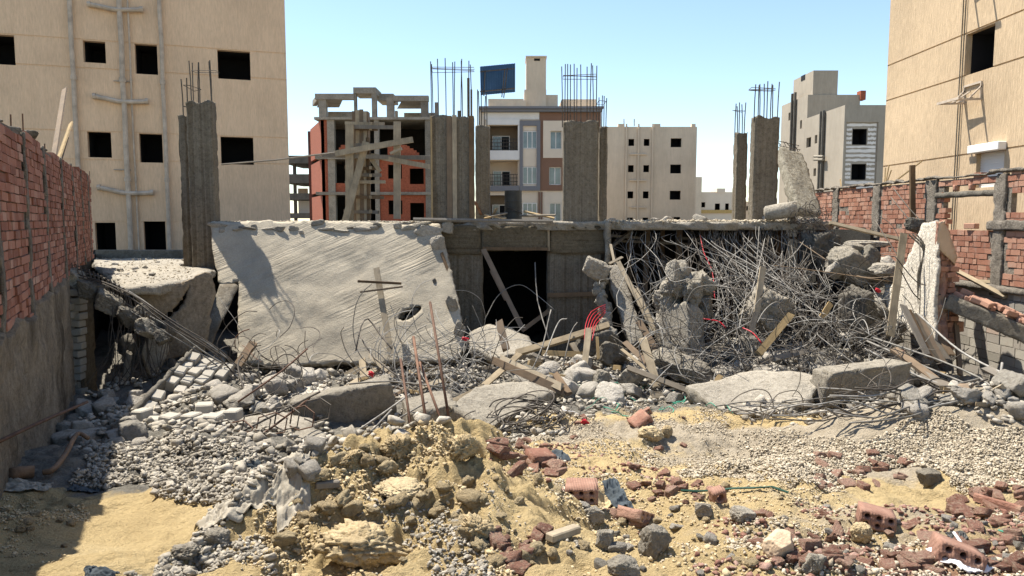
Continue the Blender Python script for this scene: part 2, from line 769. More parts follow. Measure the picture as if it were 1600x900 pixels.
def m_metal(name, c0, c1, rough=.55, metal=.4):
    t = NT(name)
    r = t.objrand()
    n = t.noise(9, 4, .6)
    col = t.ramp(n, [(.35, c0), (.65, c1)])
    col = t.mix(.75, col, t.ramp(r, [(0, (.45, .43, .41)), (.6, (.95, .95, .95)), (1, (1.15, 1.15, 1.15))]), 'MULTIPLY')
    return t.fin(col, rough, metal, .4)


M = {}
M['conc_pale'] = m_concrete('pale_concrete', (.43, .385, .31), .3, 1.1, .8, 45, obr=.2)  # paler copy of the grey concrete below
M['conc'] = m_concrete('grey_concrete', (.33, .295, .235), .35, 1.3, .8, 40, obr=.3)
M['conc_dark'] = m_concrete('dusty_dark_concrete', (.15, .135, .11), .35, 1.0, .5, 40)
M['conc_old'] = m_concrete('weathered_concrete', (.21, .185, .145), .45, .8, .5, 35, stain=(.1, .08, .055))
M['col'] = m_concrete('shuttered_concrete', (.225, .195, .15), .25, .7, .5, 30, boards=(9, 9, .12))
M['col_h'] = m_concrete('shuttered_beam_concrete', (.17, .14, .095), .3, .9, .5, 30, boards=(.25, 9, 12))
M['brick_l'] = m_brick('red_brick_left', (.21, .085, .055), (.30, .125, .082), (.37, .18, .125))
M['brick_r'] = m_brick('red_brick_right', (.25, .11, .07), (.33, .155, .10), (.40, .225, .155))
M['brick_far'] = m_plain('red_brickwork_far', (.31, .09, .045), .9, 0, .3, 8, .3)
M['mortar'] = m_concrete('grey_mortar', (.25, .22, .18), .4, 3, .9, 30, bdist=.03)
M['block'] = m_brick('grey_block', (.24, .22, .18), (.32, .29, .25), (.4, .37, .31))
M['wood'] = m_wood('pale_timber', (.46, .375, .25))
M['wood_y'] = m_wood('yellow_timber', (.45, .325, .16), .3, .1)
M['wood_b'] = m_wood('brown_timber', (.22, .145, .08))
M['wood_g'] = m_wood('grey_timber', (.21, .18, .14))
M['bar'] = m_metal('dusty_steel', (.17, .16, .14), (.33, .31, .275), .75, .15)
M['bar_d'] = m_metal('dark_steel', (.055, .045, .036), (.13, .11, .085), .75, .15)
M['rust'] = m_metal('rusty_steel', (.085, .04, .022), (.16, .085, .05), .8, .1)
M['tan_l'] = m_plaster('tan_render', (.76, .55, .36))
M['tan_r'] = m_plaster('tan_render_scratched', (.55, .415, .265), .2, .7, 22)
M['beige'] = m_plaster('beige_render', (.64, .52, .38), .08, .2, 6, .2)
M['grey_r'] = m_plaster('grey_render', (.37, .32, .25), .1, .3, 8, .2)
M['black'] = m_plain('painted_black_shade', (.012, .012, .014), .95)  # near-black colour stands in for the darkness indoors
M['cream'] = m_plain('cream_paint', (.70, .58, .44), .8, 0, .06, 1)
M['brownp'] = m_plain('brown_paint', (.22, .12, .075), .8, 0, .06, 1)
M['greyp'] = m_plain('grey_paint', (.19, .185, .19), .8, 0, .06, 1)
M['white'] = m_plain('white_paint', (.75, .70, .63), .7, 0, .08, 1)
M['glass'] = m_plain('window_glass', (.16, .2, .19), .12, 0, .3, 1.5, 0, .8)
M['pipe'] = m_plain('plastic_pipe', (.48, .40, .31), .6, 0, .3, 4)
M['blue'] = m_plain('blue_panel', (.03, .085, .17), .5, 0, .15, 1)
M['white_pl'] = m_concrete('white_plaster', (.82, .74, .61), .14, 1.5, .9, 20, bdist=.04)
M['tan_pl'] = m_plain('tan_plaster_sheet', (.48, .36, .24), .9, 0, .12, 3, .2)
M['dark'] = m_concrete('shade_dark_concrete', (.045, .042, .036), .3, 1, .3, 30)  # concrete colour darkened to stand in for interior shade
M['red'] = m_plain('red_conduit', (.45, .02, .03), .4, 0, .1, 3)
M['green'] = m_plain('green_twine', (.04, .26, .17), .6, 0, .4, 5)
M['green_d'] = m_plain('dark_green_strip', (.012, .05, .032), .6, 0, .3, 5)
M['bluecloth'] = m_plain('faded_blue_cloth', (.05, .062, .07), .9, 0, .4, 8, .5)
M['paper'] = m_plain('dusty_paper', (.32, .285, .225), .9, 0, .25, 6, .6)
M['bag'] = m_plain('white_plastic_bag', (.7, .68, .66), .5, 0, .12, 6, .3)
M['barrel'] = m_plain('dark_drum', (.05, .05, .045), .6, 0, .5, 4, .2)
M['bark'] = m_plain('bare_branch', (.17, .105, .06), .8, 0, .4, 9, .6)
M['shutter'] = m_plain('white_shutter', (.72, .7, .66), .5, 0, .04, 2)
M['st_grey'] = m_stone('grey_gravel', (.23, .205, .165), (.35, .315, .255), (.48, .435, .36))
M['st_beige'] = m_stone('beige_gravel', (.33, .27, .19), (.47, .40, .29), (.60, .53, .41))
M['st_red'] = m_stone('brick_chips', (.2, .095, .065), (.28, .15, .11), (.36, .24, .19))
M['rub'] = m_stone('concrete_rubble', (.29, .265, .22), (.39, .355, .30), (.47, .43, .365), True)
M['rub'].name = 'concrete_rubble'
M['clod'] = m_stone('sand_clod', (.41, .315, .18), (.46, .36, .21), (.50, .40, .24), True)
M['clod_s'] = m_stone('sand_crumb', (.43, .33, .19), (.53, .42, .25), (.60, .49, .31))
M['redrub'] = m_stone('broken_red_brick', (.22, .105, .072), (.32, .165, .115), (.40, .25, .185), True, (.43, .335, .235))


def m_slabskin():
    """broom-ribbed concrete of the tilted slab, pitted"""
    t = NT('ribbed_slab_concrete')
    c = (.42, .368, .28)
    a = t.noise(1.0, 6, .65)
    col = t.ramp(a, [(.3, sc3(c, .72)), (.55, c), (.75, sc3(c, 1.12))])
    g = t.noise(38, 4, .65)
    col = t.mix(.5, col, t.ramp(g, [(.3, (.6, .58, .55)), (.65, (1, 1, 1))]), 'MULTIPLY')
    m = t.map((1, 1, 1), (0, radians(24), 0))
    d = t.n('ShaderNodeVectorMath', operation='ADD')
    nz = t.n('ShaderNodeTexNoise')
    nz.inputs['Scale'].default_value = .9
    nz.inputs['Detail'].default_value = 3
    t.l(m, nz.inputs['Vector'])
    sc = t.n('ShaderNodeVectorMath', operation='SCALE')
    sc.inputs['Scale'].default_value = .10
    t.l(nz.outputs['Color'], sc.inputs[0])
    t.l(m, d.inputs[0])
    t.l(sc.outputs[0], d.inputs[1])
    st = t.n('ShaderNodeMapping')
    st.inputs['Scale'].default_value = (.22, .22, 15)
    t.l(d.outputs[0], st.inputs[0])
    rib = t.noise(1.0, 4, .7, st.outputs[0])
    mask = t.mr(t.noise(.7, 2, .5), .42, .6)
    h = t.math('ADD', t.math('MULTIPLY', rib, t.mr(mask, 0, 1, .08, 1.1)), t.math('MULTIPLY', g, .22))
    h = t.math('ADD', h, t.math('MULTIPLY', t.noise(5, 6, .7), .35))
    t.bump(h, .9, .05)
    return t.fin(col, .93)


def m_sand():
    t = NT('sandy_ground')
    at = t.n('ShaderNodeVertexColor', layer_name='zone')
    sp = t.n('ShaderNodeSeparateColor')
    t.l(at.outputs[0], sp.inputs[0])
    big = t.noise(.8, 6, .65)
    fine = t.noise(45, 5, .7)
    c = t.ramp(big, [(.3, (.46, .345, .175)), (.55, (.56, .43, .228)), (.75, (.62, .495, .285))])
    gr = t.ramp(t.noise(9, 5, .7), [(.3, (.34, .285, .205)), (.7, (.5, .43, .325))])
    dk = t.ramp(t.noise(7, 5, .7), [(.3, (.13, .12, .10)), (.7, (.27, .25, .21))])
    n = t.noise(3.5, 5, .7)
    col = t.mix(t.mr(t.math('ADD', sp.outputs[0], t.math('MULTIPLY', t.math('SUBTRACT', n, .5), 1.2)), .35, .65), c, gr)
    col = t.mix(t.mr(t.math('ADD', sp.outputs[1], t.math('MULTIPLY', t.math('SUBTRACT', n, .5), 1.0)), .35, .65), col, dk)
    col = t.mix(t.mr(t.math('ADD', sp.outputs[2], t.math('MULTIPLY', t.math('SUBTRACT', n, .5), 1.0)), .4, .9), col, (.33, .19, .125))
    col = t.mix(.55, col, t.ramp(fine, [(.3, (.6, .57, .52)), (.65, (1, 1, 1))]), 'MULTIPLY')
    t.bump(t.math('ADD', t.math('MULTIPLY', fine, .7), t.noise(17, 8, .75)), 1.0, .05)
    return t.fin(col, .95, 0, .1)


M['slab'] = m_slabskin()
M['sand'] = m_sand()
# ---------------------------------------------------------------- terrain
BUMPS = [(-.62, 5.0, .74, .8, .47), (-1.25, 4.2, .55, .6, .26), (-.15, 4.2, .38, .8, .22), (-.25, 5.35, .28, .4, .2), (-.95, 5.2, .25, .3, .14),
         (5.3, 8.1, 1.8, .95, .68), (2.0, 8.4, .8, .5, .14), (1.1, 8.0, .6, .6, .1), (2.3, 6.2, .9, .5, .08), (-3.6, 7.6, 1.1, 1.2, .16),
         (4.8, 14.6, 2.4, 1.3, .55), (6.2, 13.2, 1.3, 1.0, .2), (.9, 13.4, 1.8, .9, .46), (-2.4, 12.8, 1.7, .8, .3), (-5.6, 12.0, 1.3, 1.2, .38), (-4.0, 10.5, 1.0, .8, .12),
         (-1.6, 9.6, 1.2, .9, -.25), (3.2, 11.2, 1.8, .8, .12), (-3.2, 3.3, .8, .7, -.06), (-2.4, 4.6, .5, .6, -.08), (-6.2, 9.2, 1.0, 1.5, .0), (0.6, 4.4, .5, .7, -.06)]


def gz(x, y, det=True):
    x, y = np.asarray(x, float), np.asarray(y, float)
    b = np.interp(y, [-9, 1.5, 3.2, 5, 7, 9, 11, 13, 17, 24, 29, 34, 1000],
                  [-1.45, -1.5, -1.62, -2.06, -2.4, -2.66, -2.86, -3.02, -3.25, -3.4, -3.4, -1.62, -1.62])
    r = b.copy()
    for cx, cy, rx, ry, h in BUMPS:
        r = r + h * np.exp(-(((x - cx) / rx) ** 2 + ((y - cy) / ry) ** 2))
    if det:
        near = np.clip((26 - y) / 4, 0, 1)
        p = np.stack([x, y, np.zeros_like(x)], -1)
        md = np.exp(-(((x + .65) / 1.0) ** 2 + ((y - 4.6) / 1.1) ** 2))
        smoothsand = np.exp(-(((x + 2.6) / .7) ** 2 + ((y - 4.3) / 1.2) ** 2))
        pile = np.exp(-(((x - 5.0) / 1.6) ** 2 + ((y - 8.0) / 1.2) ** 2))
        k = (1 - .65 * smoothsand - .5 * pile)
        r = r + near * k * (.10 * fbm(p * .9, 3, 3) + .05 * fbm(p * 3.1, 3, 8))
        rid = np.abs(fbm(p * 5.5, 4, 21))
        r = r + near * k * (.018 + .05 * md) * (fbm(p * 9, 4, 14) + .6 - 1.4 * rid)
    return r + E


def G(x, y):
    return float(gz(np.array([x]), np.array([y]))[0])


def PG(px, py, lift=0.0):
    d = ray(px, py)
    ys = np.geomspace(2.2, 24, 900)
    t = ys / d.y
    xs = d.x * t
    zs = E + d.z * t
    g = gz(xs, ys)
    hit = np.nonzero(zs < g)[0]
    i = hit[0] if len(hit) else len(ys) - 1
    return Vector((xs[i], ys[i], g[i] + lift))


def ground():
    u = np.concatenate([np.linspace(-4.5, -.95, 25)[:-1], np.linspace(-.95, .95, 620), np.linspace(.95, 4.5, 25)[1:]])
    y = np.concatenate([np.linspace(-6, 2.0, 12)[:-1], np.geomspace(2.0, 20, 560), np.geomspace(20.5, 1500, 40)])
    UU, YY = np.meshgrid(u, y)
    sc = np.where(YY > 1, YY, 1) + .6
    XX = UU * sc
    ZZ = gz(XX, YY)
    v = np.stack([XX, YY, ZZ], -1).reshape(-1, 3)
    nr, nc = XX.shape
    i = np.arange((nr - 1) * nc).reshape(nr - 1, nc)[:, :-1].ravel()
    f = np.stack([i, i + 1, i + nc + 1, i + nc], 1)
    me = newmesh('ground', v, f, M['sand'], True)
    x, y_ = v[:, 0], v[:, 1]

    def blob(cx, cy, rx, ry, p=1):
        return np.exp(-(((x - cx) / rx) ** 2 + ((y_ - cy) / ry) ** 2) ** p)
    gravel = np.clip(1.3 * blob(5.2, 7.9, 2.2, 1.5, 2) + blob(1.5, 8.8, 2.2, .9, 2) + blob(2.8, 7.3, 1.6, .6) + .5 * blob(2.5, 4.6, 1.8, 1.3), 0, 1)
    grey = np.clip(blob(-3.2, 6.9, 1.0, 1.2, 2) + np.clip((y_ - 9.6) / 1.2, 0, 1) + .3 * blob(-.1, 3.9, .2, .9) + np.clip((-.5 * y_ - 2.0 - x + 4.9) / 1.0, 0, 1) * (y_ > 6) + .35 * blob(.6, 4.6, .6, .6), 0, 1)
    red = np.clip(.75 * blob(2.4, 3.6, 1.5, .8) + .6 * blob(.2, 6.6, .7, .5) + .5 * blob(3.6, 5.3, .9, .6), 0, 1)
    a = me.color_attributes.new('zone', 'FLOAT_COLOR', 'POINT')
    a.data.foreach_set('color', np.stack([gravel, grey, red, np.ones_like(x)], 1).astype(np.float32).ravel())
    o = bpy.data.objects.new('ground', me)
    COL.objects.link(o)
    o['kind'] = 'structure'
    o['label'] = 'sloping sandy ground strewn with gravel and rubble'


ground()


# ---------------------------------------------------------------- facades
def facade(name, O, Ud, W, z0, z1, cells, mat, parent, base=0.0, label=None, DEEP=.28):
    """wall face on plane (O, Ud, up) with set-back cells (u0, u1, v0, v1, depth or None for an opening); outward normal to the viewer"""
    O, Ud = Vector(O), Vector(Ud).normalized()
    N = Vector((Ud.y, -Ud.x, 0))
    us = sorted({0.0, W} | {min(max(q, 0), W) for c in cells for q in c[:2]})
    vs = sorted({z0, z1} | {min(max(q, z0), z1) for c in cells for q in c[2:4]})
    nu, nv = len(us) - 1, len(vs) - 1
    D = [[base] * nv for _ in range(nu)]
    for i in range(nu):
        for j in range(nv):
            cu, cv = (us[i] + us[i + 1]) / 2, (vs[j] + vs[j + 1]) / 2
            for c in cells:
                if c[0] <= cu <= c[1] and c[2] <= cv <= c[3]:
                    D[i][j] = c[4]
    mb = MB()

    def pt(u, v, d):
        q = O + Ud * u - N * d
        return Vector((q.x, q.y, v))
    for i in range(nu):
        for j in range(nv):
            d = D[i][j]
            if d is not None:
                mb.quad(pt(us[i], vs[j], d), pt(us[i + 1], vs[j], d), pt(us[i + 1], vs[j + 1], d), pt(us[i], vs[j + 1], d))
            for di, dj in ((1, 0), (0, 1)):
                a, b = i + di, j + dj
                if a < nu and b < nv:
                    e = D[a][b]
                    if e != d:
                        d0 = DEEP if d is None else d
                        d1 = DEEP if e is None else e
                        if di:
                            mb.quad(pt(us[a], vs[j], d0), pt(us[a], vs[j], d1), pt(us[a], vs[j + 1], d1), pt(us[a], vs[j + 1], d0))
                        else:
                            mb.quad(pt(us[i], vs[b], d0), pt(us[i], vs[b], d1), pt(us[i + 1], vs[b], d1), pt(us[i + 1], vs[b], d0))
    return mb.build(name, mat, parent, label=label)


def shell(parent, O, Ud, W, D, z0, z1, mat, name='rear_wall', gap=.3):
    """the other walls and the roof behind a facade"""
    O, Ud = Vector(O), Vector(Ud).normalized()
    N = Vector((Ud.y, -Ud.x, 0))
    a, b = O, O + Ud * W
    c, d = b - N * D, a - N * D
    mb = MB()

    def q(p, r):
        mb.quad((p.x, p.y, z0), (r.x, r.y, z0), (r.x, r.y, z1), (p.x, p.y, z1))
    q(b, c)
    q(c, d)
    q(d, a)
    e = .001
    mb.quad((a.x, a.y, z1 - e), (b.x, b.y, z1 - e), (c.x, c.y, z1 - e), (d.x, d.y, z1 - e))
    return mb.build(name, mat, parent)


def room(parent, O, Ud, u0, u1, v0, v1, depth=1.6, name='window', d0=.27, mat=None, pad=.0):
    """the room seen through an opening, by default with its darkness painted on: five faces behind the reveal"""
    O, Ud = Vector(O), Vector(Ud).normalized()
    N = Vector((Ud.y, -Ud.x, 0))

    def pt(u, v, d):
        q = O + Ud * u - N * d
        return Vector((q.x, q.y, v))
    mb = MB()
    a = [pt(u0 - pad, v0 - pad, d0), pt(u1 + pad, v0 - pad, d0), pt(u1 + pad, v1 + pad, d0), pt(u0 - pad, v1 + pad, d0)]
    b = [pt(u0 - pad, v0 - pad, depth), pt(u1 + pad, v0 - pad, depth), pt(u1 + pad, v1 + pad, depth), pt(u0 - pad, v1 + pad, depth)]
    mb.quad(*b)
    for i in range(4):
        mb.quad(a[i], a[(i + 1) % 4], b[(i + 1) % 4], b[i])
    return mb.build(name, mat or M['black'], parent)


def uv_on(O, Ud):
    O, Ud = Vector(O), Vector(Ud).normalized()
    n = Vector((Ud.y, -Ud.x, 0))

    def f(px, py):
        q = PP(px, py, O, n)
        return ((q - O).dot(Ud), q.z)
    return f


def rect(f, x0, x1, y0, y1):
    ua, ub = f(x0, (y0 + y1) / 2)[0], f(x1, (y0 + y1) / 2)[0]
    xm = (x0 + x1) / 2
    return (min(ua, ub), max(ua, ub), f(xm, y1)[1], f(xm, y0)[1])


# ---------------------------------------------------------------- tall tan block, left
def tan_left():
    A = Vector((-10.1, 26.5, 0))
    Ud = Vector((.945, .326, 0)).normalized()
    O = A - Ud * 16
    f = uv_on(O, Ud)
    W = f(450, 200)[0]
    N = Vector((Ud.y, -Ud.x, 0))
    base = O + Ud * W / 2
    t = thing('apartment_building', 'tall tan rendered apartment building with drain pipes and black square windows', 'building', (base.x, base.y, -2), None)
    wins = [rect(f, *r) for r in [(-40, 23, 53, 100), (130, 165, 64, 98), (211, 246, 69, 116), (340, 391, 79, 124),
                                  (137, 174, 206, 246), (218, 254, 209, 254), (345, 396, 214, 257), (149, 181, 348, 392), (225, 259, 346, 392), (-36, 30, 200, 250), (350, 400, 348, 392)]]
    cells = []
    # rows share their heads and sills along the facade
    heads = []
    for py in (64, 108, 206, 250, 347):
        z = f(160, py)[1]
        heads.append(z)
        cells.append((-.01, W + .01, z - .025, z + .025, .022))
    cells += [(w[0], w[1], w[2], w[3], None) for w in wins]
    facade('wall', O, Ud, W, -2.2, 14, cells, M['tan_l'], t)
    shell(t, O, Ud, W, 11, -2.2, 14, M['tan_l'])
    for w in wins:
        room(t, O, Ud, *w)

    def on(px, py, out):
        u, z = f(px, py)
        q = O + Ud * u + N * out
        return Vector((q.x, q.y, z))
    for xt, xb, r in ((112, 129, .075), (186, 207, .085), (203, 215, .03), (250, 266, .07)):
        u = f((xt + xb) / 2, 200)[0]
        pts = []
        q = O + Ud * u + N * (r + .06)
        for k in range(14):
            z = -1.4 + k * 1.1
            pts.append(Vector((q.x + U(-.015, .015), q.y, z)))
        mb = MB()
        mb.tube(pts, r, 8)
        for k in range(1, 13, 3):
            mb.tube([pts[k] - V(0, 0, .07), pts[k] + V(0, 0, .07)], r * 1.3, 8)
        mb.build('drain_pipe' if r > .05 else 'vent_pipe', M['pipe'], t, smooth=False)
    for y, x0, x1 in ((14, 139, 223), (157, 147, 231), (299, 154, 239)):
        m = (x0 + x1) / 2
        mb = MB()
        mb.tube(smoothpts([on(x0, y - 6, .1), on(x0 + 20, y - 2, .14), on(m, y + 3, .17), on(x1 - 12, y + 3, .14), on(x1, y + 2, .1)], 3), .075, 8)
        mb.tube([on(x0 - 1, y - 6, .1), on(x0 + 4, y - 6, .11)], .1, 8)
        mb.tube([on(x1 - 4, y + 2, .11), on(x1 + 1, y + 2, .1)], .1, 8)
        mb.build('waste_pipe', M['pipe'], t)
    for y in (125, 263):
        mb = MB()
        mb.tube([on(178, y + 2, .06), on(205, y + 3, .06)], .022, 5)
        mb.build('vent_pipe', M['pipe'], t)


tan_left()


# ---------------------------------------------------------------- tall tan block, right
def tan_right():
    X = 11.2
    Y1 = 22.55
    O = Vector((X, Y1, 0))
    Ud = Vector((0, -1, 0))            # runs towards the viewer; normal (-1, 0, 0)
    f = uv_on(O, Ud)
    W = 14.0
    t = thing('apartment_building', 'tall tan scratched render apartment building with white roller shutter and wall brackets', 'building', (X + 4, Y1 - W / 2, -2))
    w1 = rect(f, 1509, 1553, 38, 118)
    w1 = (w1[0], w1[1], f(1530, 111)[1], f(1530, 46)[1])
    w2 = (f(1526, 250)[0], f(1569, 250)[0], f(1547, 292)[1], f(1547, 236)[1])
    dz = 3.02
    w3 = (w1[0], w1[1], w1[2] + dz, w1[3] + dz)
    cells = []
    for py in (103, 157, 259):
        z = f(1387, py)[1]
        cells.append((-.01, W + .01, z - .02, z + .02, .03))
    cells.append((-.01, W + .01, f(1387, 103)[1] + dz - .02, f(1387, 103)[1] + dz + .02, .03))
    cells.append((-.01, W + .01, f(1387, 157)[1] + dz - .02, f(1387, 157)[1] + dz + .02, .03))
    cells += [(w[0], w[1], w[2], w[3], None) for w in (w1, w2, w3)]
    facade('wall', O, Ud, W, -2.2, 13, cells, M['tan_r'], t, DEEP=.15)
    shell(t, O, Ud, W, 9, -2.2, 13, M['tan_r'])
    for w in (w1, w3):
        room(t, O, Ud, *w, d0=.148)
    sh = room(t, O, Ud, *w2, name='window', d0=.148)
    mb = MB()
    y0, y1 = Y1 - w2[1], Y1 - w2[0]
    n = 14
    for k in range(n):
        z = w2[2] + (w2[3] - w2[2]) * k / n
        mb.box(X + .10, X + .125, y0, y1, z, z + (w2[3] - w2[2]) / n - .012)
        mb.box(X + .118, X + .13, y0, y1, z - .012, z + .004)
    mb.build('roller_shutter', M['shutter'], sh)
    mb = MB()
    mb.box(X - .2, X - .002, y0 - .07, y1 + .08, w2[3] - .02, w2[3] + .17)
    mb.build('shutter_box', M['shutter'], t, bevel=.015)
    for dx in (0, .1):
        u = f(1493.5, 270)[0] + dx
        mb = MB()
        mb.tube([Vector((X - .035, Y1 - u, z)) for z in (-1.5, 2, 5, 9, 12.9)], .014, 6)
        mb.build('conduit', M['conc_old'], t)
    # angle-iron brackets for outdoor units
    for k, zz in enumerate((0, dz)):
        z = f(1520, 158)[1] + zz
        ya, yb = Y1 - f(1508, 150)[0], Y1 - f(1534, 150)[0]
        mb = MB()
        for y in (ya, yb):
            mb.beam((X - .02, y, z - .02), (X - .02, y, z + .42), .05, .03, (0, 1, 0))
            mb.beam((X, y, z), (X - .62, y, z - .02), .045, .045)
            mb.beam((X - .02, y, z + .3), (X - .3, y, z + .01), .03, .03)
        mb.beam((X - .03, ya, z + .4), (X - .03, yb, z + .4), .03, .05)
        mb.beam((X - .22, ya, z + .02), (X - .22, yb, z + .02), .04, .05)
        mb.beam((X - .6, ya + .12, z), (X - .6, yb - .12, z), .05, .06)
        mb.beam((X - .28, ya, z + .02), (X - .28, yb, z + .18), .03, .03)
        mb.build('wall_bracket', M['pipe'], t)


tan_right()


# ---------------------------------------------------------------- far buildings
def flat_uv(Y):
    return lambda px, py: (P(px, py, Y).x, P(px, py, Y).z)


def far_block(t, Y, x0, x1, ytop, openings, mat, depth=10, z0=-2, extra=()):
    """a wall facing the street at depth Y; openings in photo pixels"""
    O = Vector((P(x0, 300, Y).x, Y, 0))
    Ud = Vector((1, 0, 0))
    f = uv_on(O, Ud)
    W = f(x1, 300)[0]
    zt = f((x0 + x1) / 2, ytop)[1]
    ws = [rect(f, *o) for o in openings]
    facade('wall', O, Ud, W, z0, zt, [(w[0], w[1], w[2], w[3], None) for w in ws] + list(extra), mat, t)
    shell(t, O, Ud, W, depth, z0, zt, mat)
    return O, Ud, f, W, zt, ws


def beige_block():
    Y = 84
    t = thing('apartment_building', 'plain beige apartment building with three columns of small black windows', 'building', (P(1010, 340, Y).x, Y, 0))
    ops = []
    for k in range(4):
        d = 41 * k
        s = k * .7
        ops += [(982 - s, 991 - s, 217 + d, 228 + d), (1006 - s, 1015 - s, 217 + d, 228 + d), (1048 - s, 1065 - s, 216 + d, 230 + d)]
    O, Ud, f, W, zt, ws = far_block(t, Y, 920, 1087, 198, ops, M['beige'])
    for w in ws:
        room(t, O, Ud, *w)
    mb = MB()
    for a, b in ((966, 976), (1022, 1032), (1081, 1087)):
        mb.box(P(a, 190, Y).x, P(b, 190, Y).x, Y - .02, Y + .6, zt - .03, zt + .32)
    mb.build('parapet', M['beige'], t)
    for x in (978, 997, 1019):
        mb = MB()
        mb.tube([Vector((P(x, 250, Y).x, Y - .12, z)) for z in (-1, 4, zt + .3)], .1, 6)
        mb.build('drain_pipe', M['beige'], t)
    for y in (241, 282, 324):
        mb = MB()
        mb.tube([P(984, y, Y - .15), P(1010, y, Y - .15)], .09, 6)
        mb.build('waste_pipe', M['beige'], t)
    for x in (975, 991):
        mb = MB()
        mb.tube([P(x, 197, Y + 2), P(x, 186, Y + 2)], .06, 5)
        mb.build('aerial', M['bar'], t)


beige_block()


def yellow_far():
    Y = 125
    t = thing('house', 'low cream house with yellow band far behind the bare columns', 'house', (P(1115, 340, Y).x, Y, 0))
    O, Ud, f, W, zt, ws = far_block(t, Y, 1086, 1150, 300, [(1095, 1102, 316, 324), (1117, 1125, 318, 329), (1133, 1139, 318, 328)], M['cream'])
    for w in ws:
        room(t, O, Ud, *w)
    mb = MB()
    mb.box(P(1083, 300, Y).x, P(1094, 300, Y).x, Y - 1, Y + 4, -1, P(1090, 277, Y).z)
    mb.build('tower', M['beige'], t)
    mb = MB()
    mb.box(P(1095, 300, Y).x, P(1150, 300, Y).x, Y - .25, Y - .05, P(1115, 333, Y).z, P(1115, 328, Y).z)
    mb.build('painted_band', m_plain('ochre_band', (.5, .33, .12)), t)
    mb = MB()
    mb.box(P(1120, 300, Y).x, P(1133, 300, Y).x, Y - .1, Y + 4, zt - .1, zt + .6)
    mb.build('roof_hut', M['cream'], t)
    # the pale houses glimpsed at the foot of the stair columns
    Y = 150
    t = thing('house', 'small pale house low between the two right columns', 'house', (P(1166, 340, Y).x, Y, 0))
    O, Ud, f, W, zt, ws = far_block(t, Y, 1152, 1182, 315, [(1166, 1171, 322, 329)], M['tan_l'])
    for w in ws:
        room(t, O, Ud, *w)


yellow_far()


